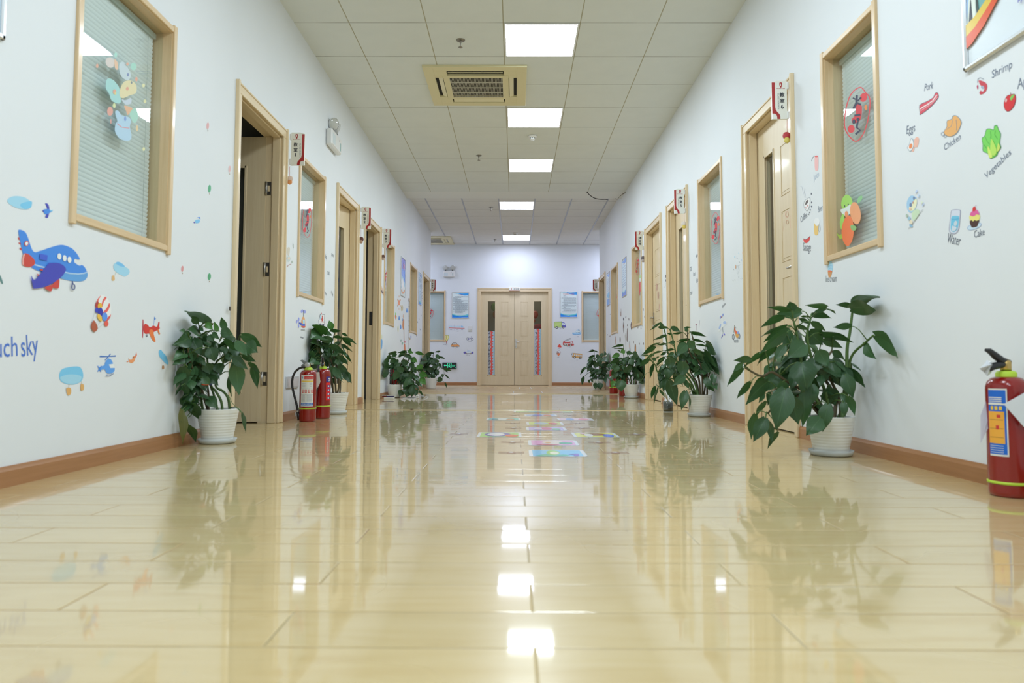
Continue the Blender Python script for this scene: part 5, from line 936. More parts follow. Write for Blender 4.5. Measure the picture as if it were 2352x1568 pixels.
# ================================================================ end-wall double door: paper on the glass, things behind it
DG = plane_at('B', .0635 - .006)
def doorpaper(label, x0, x1, y0, y1, seed):
    r = random.Random(seed); S = [('p', (186, 190, 196), rect(x0, y0, x1, y1)), ('p', (150, 186, 200), rect(x0 + (x1-x0)*.55, y0, x1, y1))]
    n = int((y1 - y0) / 3.2)
    red = [(x0 + (x1-x0)*.42, y0)]; red2 = []
    for k in range(n + 1):
        y = y0 + (y1 - y0)*k/n
        red.append((x0 + (x1-x0)*(.34 + .14*r.random()), y)); red2.append((x0 + (x1-x0)*(.58 + .16*(k % 2) + .06*r.random()), y))
    S.append(('p', (206, 86, 78), red + red2[::-1]))
    for k in range(n):
        y = y0 + (y1 - y0)*(k + .5)/n
        S.append(('p', (44, 38, 52), [(x0 + (x1-x0)*(.12 + .1*r.random()), y - 1.2), (x0 + (x1-x0)*(.34 + .1*r.random()), y - .4 + r.random()), (x0 + (x1-x0)*.3, y + 1.0), (x0 + (x1-x0)*(.15 + .1*r.random()), y + .6)]))
        if r.random() < .5: S.append(('p', (226, 200, 196), [(x0 + (x1-x0)*.62, y), (x0 + (x1-x0)*.72, y + .6), (x0 + (x1-x0)*.62, y + 1)]))
    S.append(('l', (120, 150, 160), .35, [(x0, (y0*.62+y1*.38)), (x1, (y0*.62+y1*.38))]))
    sticker('printed_banner', label, 'banner', DG, S, (0, 0, 1), group='patterned paper strips on the double door glass')
doorpaper('red, white and pale blue patterned paper strip on the left glass of the double door', 1119, 1137.5, 760.5, 862, 1)
doorpaper('red, white and pale blue patterned paper strip on the right glass of the double door', 1226.5, 1244.5, 755, 862, 2)
def balloonobj(label, px, py, Y, r, col, sc=(1, 1, 1.15)):
    p = onY(Y, px, py); t = thing('balloon', label, 'balloon', p)
    MB().sphere(p, r, 20, 14, sc).build('balloon_skin', mat('balloon_%d_%d_%d' % col, rgb(*col, 1.6), .2), t)
    MB().lathe([(.012, 0), (.006, .02), (.001, .03)], (p.x, p.y, p.z - r*sc[2] - .018), 10).build('knot', mat('balloon_%d_%d_%d' % col, None), t)
    return t
balloonobj('orange-red balloon seen through the right glass of the double door, upper', 1229, 722, 16.3, .075, (206, 84, 60))
balloonobj('orange-red balloon seen through the right glass of the double door, lower', 1225, 737, 16.15, .045, (206, 84, 60))
balloonobj('green balloon seen through the left glass of the double door', 1136, 705, 16.4, .085, (120, 150, 70))
balloonobj('tan balloon seen through the left glass of the double door', 1139, 722, 16.25, .07, (170, 116, 74), (1, 1, 1.4))
p = onY(16.5, 1236, 752); t = thing('red_cushion', 'dark red cushion seen low through the right glass of the double door', 'cushion', p)
MB().sphere(p, .14, 20, 12, (1.2, .5, .55)).build('cushion_cover', mat('red_cloth', rgb(170, 40, 36, 1.5), .6), t)

# ================================================================ room signs: flat blades standing out from the walls
M_SIGNW = mat('sign_white', rgb(222, 222, 212, 1.15), .3); M_SIGNR = mat('sign_red', rgb(160, 44, 44, 1.2), .3); M_SIGNK = mat('sign_black', (.03, .035, .05, 1), .4); M_SIGNG = mat('sign_grey', rgb(130, 134, 140), .4)
def blade(label, X, d, y, z0, z1, wd, chars, small, charm=None):
    """faces the viewer (-Y); d=+1 on the left wall"""
    T = Matrix(((d, 0, 0, X), (0, 1, 0, y), (0, 0, 1, 0), (0, 0, 0, 1)))   # u outwards from the wall, v along the corridor (- = towards the viewer)
    g = .012; u0, u1 = g, g + wd; H = z1 - z0
    root = thing('room_sign', label, 'sign', (X, y, z0), 'room signs standing out beside the doors')
    b = MB().use(M_SIGNW); pts = [(u0, z1), (u0 + wd*.70, z1), (u0 + wd*.74, z1 - H*.01), (u1, z1 - H*.04), (u1, z0), (u0, z0)]
    n = len(pts); th = .006
    for v in (-th, th):
        for u, z in pts: b.v.append(T @ Vector((u, v, z)))
    b.face(range(n)); b.face(range(n, 2*n))
    for i in range(n): b.face((i, (i+1) % n, n + (i+1) % n, n + i))
    b.build('panel', None, root)
    # red band
    def strip(v, s):
        q = MB().use(M_SIGNR)
        inner = [(.78, .05), (.80, .10), (.80, .68), (.76, .76), (.66, .82), (.52, .87), (.47, .93), (.46, 1.0)]
        outer = [(1.0, .05), (1.0, .10), (.99, .86), (.84, .865), (.74, .885), (.69, .92), (.67, .96), (.665, 1.0)]
        for a in range(7): q.poly([T @ Vector((u0 + wd*x, v, z1 - H*yy)) for x, yy in (inner[a], outer[a], outer[a+1], inner[a+1])])
        return q
    strip(-th - .0006, 1).build('red_band', None, root, fix=False)
    # crest
    q = MB().use(M_SIGNR); cx, cz = u0 + wd*.40, z1 - H*.11
    q.poly([T @ Vector((cx + wd*a, -th - .0006, cz + H*c)) for a, c in ((-.09, .055), (0, .065), (.09, .055), (.095, 0), (.05, -.06), (0, -.085), (-.05, -.06), (-.095, 0))])
    q.use(M_SIGNW); q.poly([T @ Vector((cx + wd*a, -th - .0009, cz + H*c)) for a, c in ((-.035, .02), (.03, .04), (.02, .0), (.04, -.02), (-.03, -.03), (-.01, .0))])
    q.use(M_SIGNR)
    for k in range(7): q.poly([T @ Vector((cx + wd*(-.26 + .08*k + a), -th - .0006, z1 - H*.215 + c)) for a, c in ((0, 0), (.045, 0), (.045, .004), (0, .004))])
    q.build('crest', None, root, fix=False)
    q = MB().use(M_SIGNK)
    zc = z1 - H*.37; cw = wd*.33; ucx = u0 + wd*.33
    for i, ch in enumerate(chars):
        vs, fs, x0, x1 = text_mesh(ch); ys = [v.y for v in vs]; hh = max(ys) - min(ys); ww = x1 - x0
        ch_h = H*.115 if not ch.isdigit() else H*.105; k = min(ch_h / hh, cw / ww)
        n = len(q.v); zt = zc - i*H*.155
        right = d                                              # reading direction in the picture
        for v in vs:
            dx = (v.x - (x0 + x1)/2) * k; dz = (v.y - (min(ys)+max(ys))/2) * k
            q.v.append(T @ Vector((ucx + dx*right, -th - .0008, zt + dz)))
        for f in fs: q.face([n + i2 for i2 in f])
        # a second pass, offset a hair, thickens the strokes
        for ex, ez in ((.035, 0), (-.02, .02), (.015, -.025)):
            n = len(q.v)
            for v in vs:
                dx = (v.x - (x0 + x1)/2 + ex) * k; dz = (v.y - (min(ys)+max(ys))/2 + ez) * k
                q.v.append(T @ Vector((ucx + dx*right, -th - .0010 - .0002*abs(ez), zt + dz)))
            for f in fs: q.face([n + i2 for i2 in f])
    q.use(M_SIGNG); vs, fs, x0, x1 = text_mesh(small); k = H*.42/(x1 - x0); n = len(q.v); uu = u0 + wd*.62
    for v in vs: q.v.append(T @ Vector((uu + v.y*k*d - .0, -th - .0007, z1 - H*.33 - (v.x - x0)*k)))
    for f in fs: q.face([n + i2 for i2 in f])
    q.build('lettering', None, root, fix=False)
    # clear bracket on the wall
    m = MB(); m.bbox(0, g + .002, -.010, .010, z0 + H*.02, z0 + H*.20, .002, T); m.bbox(0, g + .002, -.010, .010, z1 - H*.22, z1 - H*.04, .002, T)
    m.build('bracket', M_WHITEP, root)
    return T
def bladepx(d, x0, x1, yt, yb, y):
    X = XL if d > 0 else XR
    a = onY(y, x0, yt); b_ = onY(y, x1, yb); return a.z, b_.z, abs(b_.x - a.x)
SG = [('white blade sign with a red band reading 教室 1, beside the first left door', 1, 655, 685, 305, 380, 5.235, '教室1', 'CLASS ROOM 1'),
      ('white blade sign with a red band reading 教室 2, beside the second left door', 1, 821, 842, 475, 526, 7.68, '教室2', 'CLASS ROOM 2'),
      ('white blade sign with a red band reading 教室 3, beside the third left door', 1, 872.5, 890.5, 525, 569, 8.96, '教室3', 'CLASS ROOM 3'),
      ('small distant blade sign reading 教室 4, beside the last left door', 1, 986.5, 997.5, 641, 668.5, 14.06, '教室4', 'CLASS ROOM 4'),
      ('white blade sign with a red band reading 教室 6, on the nearest right door', -1, 1777.5, 1815, 186, 274, 4.195, '教室6', 'CLASS ROOM 6'),
      ('white blade sign with a red band reading 教室 5, on the second right door', -1, 1551.5, 1575.5, 434, 490.5, 6.80, '教室5', 'CLASS ROOM 5'),
      ('white blade sign with a red band reading 测音室, beside the plain right door', -1, 1465, 1484, 530, 574, 9.02, '测音室', 'AUDIOMETRY'),
      ('small distant blade sign reading 主任室, beside the last right door', -1, 1365.5, 1377.5, 641, 668, 13.98, '主任室', 'DIRECTOR')]
for lb, d, x0, x1, yt, yb, y, ch, sm in SG:
    zt, zb, wd = bladepx(d, x0, x1, yt, yb, y)
    X = XL + .026 if d > 0 else XR - .026
    blade(lb, X, d, y, zb, zt, wd * .97, ch, sm)
# sign over the double door
p0 = onY(YW - .04, 1169.5, 667.5); p1 = onY(YW - .04, 1194, 659.5)
rt = thing('room_sign', 'small horizontal white sign reading 活动室 above the double door', 'sign', (0, YW - .04, p0.z))
MB().bbox(p0.x, p1.x, YW - .05, YW - .012, p0.z, p1.z, .006).build('panel', M_SIGNW, rt)
q = MB().use(M_SIGNR); yy = YW - .0507; W_ = p1.x - p0.x; Hh = p1.z - p0.z
q.poly([(p0.x + W_*a, yy, p0.z + Hh*c) for a, c in ((.1, .92), (.9, .92), (.9, .85), (.1, .85))]); q.poly([(p0.x + W_*a, yy, p0.z + Hh*c) for a, c in ((.04, .06), (.96, .06), (.96, .0), (.04, .0))]); q.poly([(p0.x + W_*a, yy, p0.z + Hh*c) for a, c in ((.16, .70), (.24, .70), (.23, .35), (.2, .28), (.17, .35))])
q.build('red_band', None, rt, fix=False)
q = MB().use(M_SIGNK)
for i, ch in enumerate('活动室'):
    vs, fs, x0, x1 = text_mesh(ch); k = Hh*.42; n = len(q.v); cx = p0.x + W_*(.47 + .18*i)
    for v in vs: q.v.append(Vector((cx + (v.x - (x0+x1)/2)*k, yy - .0003, p0.z + Hh*.34 + v.y*k)))
    for f in fs: q.face([n + j for j in f])
q.build('lettering', None, rt, fix=False)
# little hanging charms under the signs
def charm(label, X, d, y, zt, zb, kind):
    t = thing('hanging_charm', label, 'charm', (X, y, zt), 'small charms hanging by the room signs')
    MB().tube([(X + d*.008, y, zt), (X + d*.009, y, (zt*2+zb)/3), (X + d*.008, y, zb + (zt-zb)*.45)], .0012, 6).build('cord', mat('red_cord', rgb(186, 60, 60), .6), t)
    H = zt - zb; cz = zb + H*.22; c1, c2 = kind
    b = MB().use(mat('charm_%d_%d_%d' % c1, rgb(*c1, 1.2), .4)); b.lathe([(.0005, -.003), (H*.15, -.003), (H*.17, 0), (H*.15, .003), (.0005, .003)], (X + d*(.012 + 0), y, cz + H*.1), 16, Matrix.Rotation(math.pi/2, 3, 'X'), cap=False)
    b.use(mat('charm_%d_%d_%d' % c2, rgb(*c2, 1.2), .4)); b.lathe([(.0005, -.004), (H*.11, -.004), (H*.13, 0), (H*.11, .004), (.0005, .004)], (X + d*.012, y - .002, cz - H*.08), 16, Matrix.Rotation(math.pi/2, 3, 'X'), cap=False)
    b.tube([(X + d*.010, y, cz - H*.18), (X + d*.012, y, zb)], [.004, .001], 6)
    b.build('pendant', None, t)
for lb, d, px, yt, yb, y, kd in (('paper animal charm on a red cord by the 教室 1 sign', 1, 653, 383, 425, 5.22, ((222, 200, 186), (220, 150, 96))), ('dark charm by the 教室 2 sign', 1, 821, 527, 560, 7.67, ((96, 60, 56), (180, 150, 130))), ('dark narrow charm by the 教室 3 sign', 1, 872, 571, 598, 8.95, ((110, 80, 70), (180, 160, 150))), ('yellow-centred double ring charm by the 教室 6 sign', -1, 1817, 276, 331, 4.21, ((176, 60, 66), (206, 190, 96))), ('yellow ball charm by the 教室 5 sign', -1, 1575.5, 490, 526, 6.81, ((216, 206, 196), (214, 190, 96))), ('dark tassel charm by the 测音室 sign', -1, 1483, 573, 603, 9.01, ((110, 104, 110), (170, 160, 160)))):
    X = XL + .028 if d > 0 else XR - .028
    a = onY(y, px, yt); b_ = onY(y, px, yb); charm(lb, X, d, y - .01, a.z, b_.z, kd)

# ================================================================ ceiling units
def cassette(label, x0, x1, y0, y1, z):
    t = thing('air_conditioner', label, 'air conditioner', ((x0+x1)/2, (y0+y1)/2, z), 'ceiling air conditioners')
    M_AC = mat('aged_plastic', (.76, .69, .42, 1), .4); M_AC2 = mat('aged_plastic_light', (.82, .76, .52, 1), .4)
    cx, cy = (x0+x1)/2, (y0+y1)/2; hx, hy = (x1-x0)/2, (y1-y0)/2; zb = z - .022
    s = MB(); g = .27; ol = (.30, .365)         # grille half size, louvre band
    # panel face as a ring of pieces around grille and four slots
    def bx(a, b_, c, d, z0=zb, z1=z + .01): s.bbox(cx + a, cx + b_, cy + c, cy + d, z0, z1, .0015)
    sl = .26
    bx(-hx, -.375, -hy, hy); bx(.375, hx, -hy, hy); bx(-.375, .375, -hy, -.375); bx(-.375, .375, .375, hy)
    bx(-.375, -sl, -.375, -.275); bx(sl, .375, -.375, -.275); bx(-.375, -sl, .275, .375); bx(sl, .375, .275, .375)
    bx(-.375, -.30, -.275, -sl + .03); bx(-.375, -.30, sl - .03, .275); bx(.30, .375, -.275, -sl + .03); bx(.30, .375, sl - .03, .275)
    s.build('panel', M_AC, t)
    # inner frame of the intake
    s = MB()
    for a, b_, c, d in ((-.30, -.245, -.275, .275), (.245, .30, -.275, .275), (-.245, .245, -.275, -.235), (-.245, .245, .235, .275)): s.bbox(cx + a, cx + b_, cy + c, cy + d, zb - .004, z + .005, .002)
    s.build('intake_frame', M_AC, t)
    s = MB()
    n = 44
    for i in range(n):
        u = cx - .243 + .486*i/(n-1); s.box(u - .0016, u + .0016, cy - .235, cy + .235, zb - .001, zb + .005)
    for v in (-.235, -.118, 0, .118, .235): s.box(cx - .245, cx + .245, cy + v - .003, cy + v + .003, zb - .003, zb + .006)
    s.build('intake_grille', mat('grille_plastic', (.66, .63, .52, 1), .5), t)
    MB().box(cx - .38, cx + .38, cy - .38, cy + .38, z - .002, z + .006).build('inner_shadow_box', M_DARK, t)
    for k in range(4):
        R = Matrix.Rotation(k*math.pi/2, 4, 'Z'); Tm = Matrix.Translation((cx, cy, 0)) @ R
        q = MB(); tilt = Matrix.Translation((0, -.325, zb + .008)) @ Matrix.Rotation(math.radians((6, -14, 3, -14)[k]), 4, 'X')
        q.bbox(-.25, .25, (-.012, -.022, -.045, -.022)[k], (.004, .020, .045, .020)[k], -.002, .003, .0015, Tm @ tilt); q.build('louvre', M_AC2, t)
    return t
a = onZ(H1, 966, 134); b_ = onZ(H1, 1213, 229)
cassette('yellowed ceiling air conditioner with a slatted grille, left of the first light panels', -.832, .098, 6.115, 7.045, H1)
cassette('yellowed ceiling air conditioner half hidden by the left wall end', -2.30, -1.37, 14.76, 15.69, H2)
def sprinkler(label, px, py, z, r=.035):
    p = onZ(z, px, py); t = thing('sprinkler', label, 'sprinkler', p, 'ceiling sprinklers')
    m = mat('sprinkler_metal', (.28, .26, .22, 1), .35, metal=.8)
    MB().lathe([(.001, -.003), (r, -.004), (r*1.05, 0), (.001, .001)], p, 20, cap=False).build('escutcheon', m, t)
    MB().lathe([(.010, 0), (.009, -.02), (.006, -.03), (.005, -.05), (.003, -.058), (.018, -.06), (.018, -.0625), (.001, -.064)], p, 14, cap=False).build('head', m, t)
sprinkler('dark ceiling sprinkler, nearest, above the air conditioner', 1058, 92, H1)
sprinkler('dark ceiling sprinkler between the air conditioner and the beam', 1100, 357, H1)
sprinkler('small sprinkler just beyond the beam', 1128, 476, H2)
sprinkler('small sprinkler farthest away, left of the last panel', 1137, 549.5, H2)
def detector(label, px, py, z):
    p = onZ(z, px, py); t = thing('smoke_detector', label, 'smoke detector', p, 'round smoke detectors')
    MB().lathe([(.001, 0), (.055, 0), (.055, -.012), (.045, -.022), (.001, -.022)], p, 24, cap=False).build('base', M_WHITEP, t)
    MB().lathe([(.001, -.022), (.030, -.022), (.030, -.036), (.024, -.046), (.001, -.048)], p, 20, cap=False).build('sensor_head', M_WHITEP, t)
    s = MB()
    for k in range(8):
        a_ = k*math.pi/4; s.bbox(-.004, .004, .0295, .0315, -.034, -.026, .001, Matrix.Translation(p) @ Matrix.Rotation(a_, 4, 'Z'))
    s.build('vent_slots', M_DARK, t)
detector('white round smoke detector between the second and third light panels', 1223, 312, H1)
detector('white round smoke detector in front of the farthest light panel', 1183, 535, H2)
# loose cables on the beam
pts = [(1348, 437), (1350, 443), (1356, 449), (1366, 455), (1378, 457.5), (1388, 457.5), (1394, 456)]
c3 = [onY(10.66 - .02*math.sin(i), *p) for i, p in enumerate(pts)]
m = MB(); m.tube([onY(10.66, *p) - Vector((0, 0, 0)) for p in smooth(pts, 4)[:-4]], .006, 8)
tag(m.build('cable', M_BLACK, None, origin=c3[0]), 'thick black cable looping down from the beam', 'cable')
pts = [(1441, 432), (1438, 440), (1434, 444), (1429, 446), (1423, 452), (1418, 457.5), (1415, 457), (1412.5, 455.5)]
m = MB(); m.tube([onY(10.66, *p) for p in pts], [.003, .003, .006, .005, .003, .003, .003, .002], 6)
tag(m.build('cable', mat('brown_cable', (.09, .06, .05, 1), .5), None, origin=onY(10.66, *pts[0])), 'thin brown cable hanging at the right end of the beam', 'cable')
# emergency lights
def emlight(label, T, heads, wd=.29, hh=.155, dp=.06, cone=True):
    """local u along wall, n out, z up; origin = bottom centre"""
    o = T @ Vector((0, 0, 0)); t = thing('emergency_light', label, 'emergency light', o, 'twin-head emergency lights')
    b = MB(); b.bbox(-wd/2, wd/2, 0, dp, 0, hh, .012, T); b.build('housing', M_WHITEP, t)
    q = MB(); q.bbox(-wd/2 + .02, -wd/2 + .11, dp, dp + .0012, .025, hh - .04, .0004, T); q.build('label_plate', mat('pale_label', (.66, .74, .76, 1), .4), t)
    q = MB(); q.bbox(wd/2 - .05, wd/2 - .035, dp, dp + .0015, .03, hh - .05, .0004, T); q.build('status_strip', mat('teal_mark', rgb(96, 160, 160), .4), t)
    q = MB(); q.bbox(wd/2 - .09, wd/2 - .078, dp, dp + .0015, hh - .05, hh - .03, .0004, T); q.build('status_mark', mat('red_mark', rgb(150, 70, 80), .4), t)
    for u, az in heads:
        k = MB(); k.tube([T @ Vector((u, dp*.5, hh)), T @ Vector((u, dp*.5, hh + .035))], .014, 10); k.build('knuckle', mat('grey_rubber', (.12, .13, .12, 1), .5), t)
        dirv = (T.to_3x3() @ Vector((math.sin(az)*.9, .75, -.25))).normalized(); c = T @ Vector((u + .01*math.sin(az), dp*.55, hh + .075))
        rot = Vector((0, 0, 1)).rotation_difference(dirv).to_matrix()
        h = MB(); h.lathe([(.014, -.045), (.03, -.038), (.050, -.012), (.057, .006), (.057, .016)], c, 24, rot, cap=False); h.build('lamp_head', M_WHITEP, t)
        h = MB(); h.lathe([(.055, .014), (.045, .020), (.02, .024), (.0005, .025)], c, 24, rot, cap=False); h.build('lens', mat('lens_plastic', (.55, .56, .52, 1), .12, coat=.5), t)
pa = onX(XL + .03, 768, 330)
T = Matrix(((0, 1, 0, XL), (1, 0, 0, 6.55), (0, 0, 1, 2.46), (0, 0, 0, 1)))
qa = onX(XL, 748, 330); qb = onX(XL + .06, 785, 340)
yc = (qa.y + qb.y)/2; zc = onX(XL + .06, 772, 342).z
T = Matrix(((0, 1, 0, XL), (1, 0, 0, yc), (0, 0, 1, zc), (0, 0, 0, 1)))
emlight('white twin-head emergency light high on the left wall', T, ((-.05, -.5), (.085, .4)), wd=abs(qb.y - qa.y))
pa = onY(YW, 1018, 636.5); pb = onY(YW, 1045, 636.5)
T = Matrix(((1, 0, 0, (pa.x+pb.x)/2), (0, -1, 0, YW), (0, 0, 1, pa.z), (0, 0, 0, 1)))
emlight('white twin-head emergency light on the end wall above the notice', T, ((-.082, -.3), (.078, .3)), wd=pb.x - pa.x, hh=.135)
# light switch
p = onY(YW, 1080, 756); t = thing('light_switch', 'pair of stacked white wall switches left of the double door', 'light switch', p)
MB().bbox(p.x - .043, p.x + .043, YW - .010, YW, p.z - .01, p.z + .075, .004).build('switch_plate', M_WHITEP, t)
MB().bbox(p.x - .040, p.x + .040, YW - .012, YW, p.z - .045, p.z - .012, .004).build('socket_plate', mat('aged_white', (.66, .66, .58, 1), .4), t)
# exit sign
a = onY(YW - .02, 1016, 832.5); b_ = onY(YW - .02, 1048.5, 846.5); t = thing('exit_sign', 'black exit sign with a glowing green running figure, low on the end wall', 'exit sign', ((a.x+b_.x)/2, YW, b_.z))
MB().bbox(a.x, b_.x, YW - .026, YW, b_.z, a.z, .004).build('housing', M_BLACK, t)
MB().bbox(a.x - .004, b_.x + .004, YW - .020, YW, b_.z - .012, b_.z - .0005, .003).build('lower_rail', M_STEEL, t)
EG = mat('green_glow', (.05, .5, .3, 1), .4, emit=(.06, .80, .42, 1), es=.6)
W_ = b_.x - a.x; Hh = a.z - b_.z; yy = YW - .0267
def g(u, v, k=0): return Vector((a.x + W_*u, yy - .0003*k, a.z - Hh*v))
q = MB().use(EG)
q.poly([g(*p) for p in ((.10, .46), (.20, .26), (.20, .38), (.33, .38), (.33, .54), (.20, .54), (.20, .66))])
q.poly([g(*p) for p in ((.355, .07), (.65, .07), (.65, .85), (.355, .85))])
q.use(M_BLACK); q.poly([g(*p, 1) for p in ((.39, .13), (.62, .13), (.62, .85), (.39, .85))])
q.use(EG)
for s in (((.47, .2), (.52, .2), (.52, .3), (.47, .3)), ((.42, .38), (.5, .31), (.57, .36), (.60, .47), (.57, .5), (.53, .43), (.50, .48), (.55, .60), (.60, .82), (.56, .83), (.50, .66), (.44, .58), (.44, .46), (.40, .50)), ((.44, .62), (.47, .66), (.42, .78), (.37, .76), (.40, .72))): q.poly([g(*p, 2) for p in s])
for tx, v, u0, u1 in (('安全出口', .48, .67, .93), ('EXIT', .66, .70, .90)):
    vs, fs, x0, x1 = text_mesh(tx); k = W_*(u1-u0)/(x1-x0); n = len(q.v)
    for w_ in vs: q.v.append(g(u0, v, 1) + Vector(((w_.x-x0)*k, 0, w_.y*k)))
    for f in fs: q.face([n + i for i in f])
q.poly([g(*p) for p in ((.9, .78), (.93, .78), (.93, .88), (.9, .88))])
q.build('lit_pictogram', None, t, fix=False)

# ================================================================ floor cards and small floor prints
def fcard(label, x0, x1, y0, y1, col, art):
    """pixels: near-left, near-right, far row; rounded card lying on the floor"""
    a, b_ = onZ(0, x0, y1), onZ(0, x1, y1); c = onZ(0, (x0+x1)/2, y0)
    ya, yb = a.y, c.y; X0, X1 = a.x, b_.x
    r = .03; P = []
    for cx, cy, s in ((X1 - r, yb - r, 0), (X0 + r, yb - r, 90), (X0 + r, ya + r, 180), (X1 - r, ya + r, 270)):
        for k in range(6): an = math.radians(s + 18*k); P.append((cx + r*math.cos(an), cy + r*math.sin(an)))
    m = MB(); m.use(cmat((214, 218, 228), .12, 'floor')); m.poly([(x, y, .0006) for x, y in P])
    i = .018; m.use(cmat(col, .12, 'floor')); m.poly([(X0 + i, ya + i, .0009), (X1 - i, ya + i, .0009), (X1 - i, yb - i, .0009), (X0 + i, yb - i, .0009)])
    for k, (cl, pts) in enumerate(art):
        m.use(cmat(cl, .12, 'floor')); m.poly([(X0 + (X1-X0)*u, ya + (yb-ya)*v, .0011 + .0002*k) for u, v in smooth(pts)])
    o = m.build('floor_card', None, None, origin=((X0+X1)/2, (ya+yb)/2, 0), fix=False)
    tag(o, label, 'floor sticker', 'hopscotch picture cards on the floor')
    x = bpy.data.objects[o.name]
bl = lambda cx, cy, rx, ry: [(cx - rx, cy), (cx - rx*.6, cy + ry*.8), (cx, cy + ry), (cx + rx*.7, cy + ry*.7), (cx + rx, cy), (cx + rx*.6, cy - ry*.8), (cx, cy - ry), (cx - rx*.7, cy - ry*.7)]
fcard('light blue picture card with green hills, nearest of the floor cards', 1216, 1351, 1033, 1048.5, (130, 190, 226), [((96, 176, 150), [(.1, .1), (.3, .35), (.45, .2), (.6, .3), (.7, .15), (.6, .05), (.2, .03)]), ((150, 200, 120), bl(.43, .55, .12, .35)), ((226, 220, 196), bl(.45, .5, .08, .2)), ((130, 110, 190), [(.68, .3), (.86, .4), (.84, .08), (.76, .1), (.78, .25)])])
fcard('pink picture card, second nearest of the floor cards', 1214, 1332, 1010.5, 1023, (222, 170, 206), [((220, 206, 200), bl(.5, .55, .22, .35)), ((196, 90, 110), [(.15, .12), (.4, .2), (.6, .12), (.5, .04), (.3, .05)]), ((90, 170, 140), bl(.75, .4, .14, .18)), ((226, 180, 140), bl(.4, .5, .06, .12))])
fcard('green picture card on the left of the wide row of floor cards', 1094, 1198, 992.5, 1004, (160, 206, 130), [((110, 110, 180), bl(.45, .55, .3, .4)), ((226, 226, 226), bl(.42, .55, .2, .3)), ((222, 110, 90), bl(.78, .3, .15, .22))])
fcard('yellow picture card on the right of the wide row of floor cards', 1320, 1426, 993.5, 1004.5, (216, 216, 110), [((150, 100, 70), bl(.5, .6, .25, .25)), ((226, 220, 214), bl(.35, .45, .1, .3)), ((70, 110, 210), bl(.78, .35, .12, .3)), ((226, 190, 200), bl(.25, .75, .06, .15))])
fcard('lilac picture card behind the wide row of floor cards', 1209, 1303, 980.5, 988.5, (190, 176, 224), [((206, 130, 170), bl(.5, .5, .16, .35)), ((120, 190, 150), bl(.75, .35, .12, .25)), ((216, 216, 226), bl(.3, .5, .1, .3))])
fcard('yellow-green picture card, single one behind the lilac card', 1210, 1296, 969, 975.8, (200, 214, 130), [((176, 196, 216), bl(.4, .5, .2, .35)), ((206, 100, 110), bl(.72, .45, .13, .35))])
fcard('teal picture card at the left of the far pair of floor cards', 1116, 1196, 959.3, 965.3, (130, 200, 190), [((206, 214, 214), bl(.45, .5, .2, .35)), ((206, 150, 120), bl(.7, .4, .12, .25)), ((80, 140, 150), bl(.25, .4, .1, .3))])
fcard('pale pink picture card at the right of the far pair of floor cards', 1283, 1366, 959.8, 965.8, (222, 196, 206), [((130, 170, 220), bl(.35, .5, .12, .4)), ((222, 140, 160), bl(.72, .45, .14, .35))])
fcard('pale blue picture card, farthest of the near group of floor cards', 1205, 1281, 951.3, 956, (170, 190, 226), [((206, 130, 130), bl(.7, .45, .12, .35)), ((120, 140, 200), bl(.4, .5, .16, .35))])
fcard('green picture card touching the floor strip', 1180, 1320, 943.8, 947.2, (170, 206, 150), [((206, 130, 140), bl(.7, .45, .12, .35)), ((130, 190, 200), bl(.35, .5, .12, .35))])
for i, (x0, x1, y0, y1, lb) in enumerate(((1178, 1248, 898.6, 902.5, 'pale card outline on the far laminate, nearest the strip'), (1192, 1222, 888.5, 893, 'pale card outline on the far laminate, nearest the double door'), (1225, 1262, 889.5, 891, 'thin greenish card outline on the far laminate, right'))):
    a = onZ(0, x0, y1); b_ = onZ(0, x1, y1); c = onZ(0, (x0+x1)/2, y0); m = MB().use(cmat(((206, 206, 214), (214, 214, 214), (176, 214, 190))[i], .3, 'floor'))
    X0, X1, ya, yb = a.x, b_.x, a.y, c.y; w_ = .014
    for r_ in ((X0, X1, ya, ya + w_), (X0, X1, yb - w_, yb), (X0, X0 + w_, ya, yb), (X1 - w_, X1, ya, yb)): m.poly([(r_[0], r_[2], .0008), (r_[1], r_[2], .0008), (r_[1], r_[3], .0008), (r_[0], r_[3], .0008)])
    tag(m.build('floor_card', None, None, origin=(X0, ya, 0), fix=False), lb, 'floor sticker')
def fbug(label, x, y, s=1.0):
    p = onZ(0, x, y); m = MB().use(cmat((150, 116, 100), .12, 'floor'))
    k = .045 * s
    m.poly([(p.x + k*math.cos(t_)*.55, p.y + k*math.sin(t_)*1.2, .0008) for t_ in [i*math.pi/8 for i in range(16)]])
    m.use(cmat((206, 210, 214), .12, 'floor')); m.poly([(p.x + k*math.cos(t_)*.3, p.y + k*.5 + k*math.sin(t_)*.5, .0011) for t_ in [i*math.pi/6 for i in range(12)]])
    m.use(cmat((176, 140, 120), .12, 'floor'))
    for sg in (-1, 1):
        for q_ in (-.7, .1, .8): m.poly([(p.x + sg*k*.5, p.y + k*q_, .0009), (p.x + sg*k*1.5, p.y + k*(q_ + .3), .0009), (p.x + sg*k*1.55, p.y + k*(q_ + .05), .0009), (p.x + sg*k*.5, p.y + k*(q_ - .25), .0009)])
    tag(m.build('floor_print', None, None, origin=p, fix=False), label, 'floor sticker', 'small brown floor prints beside the cards')
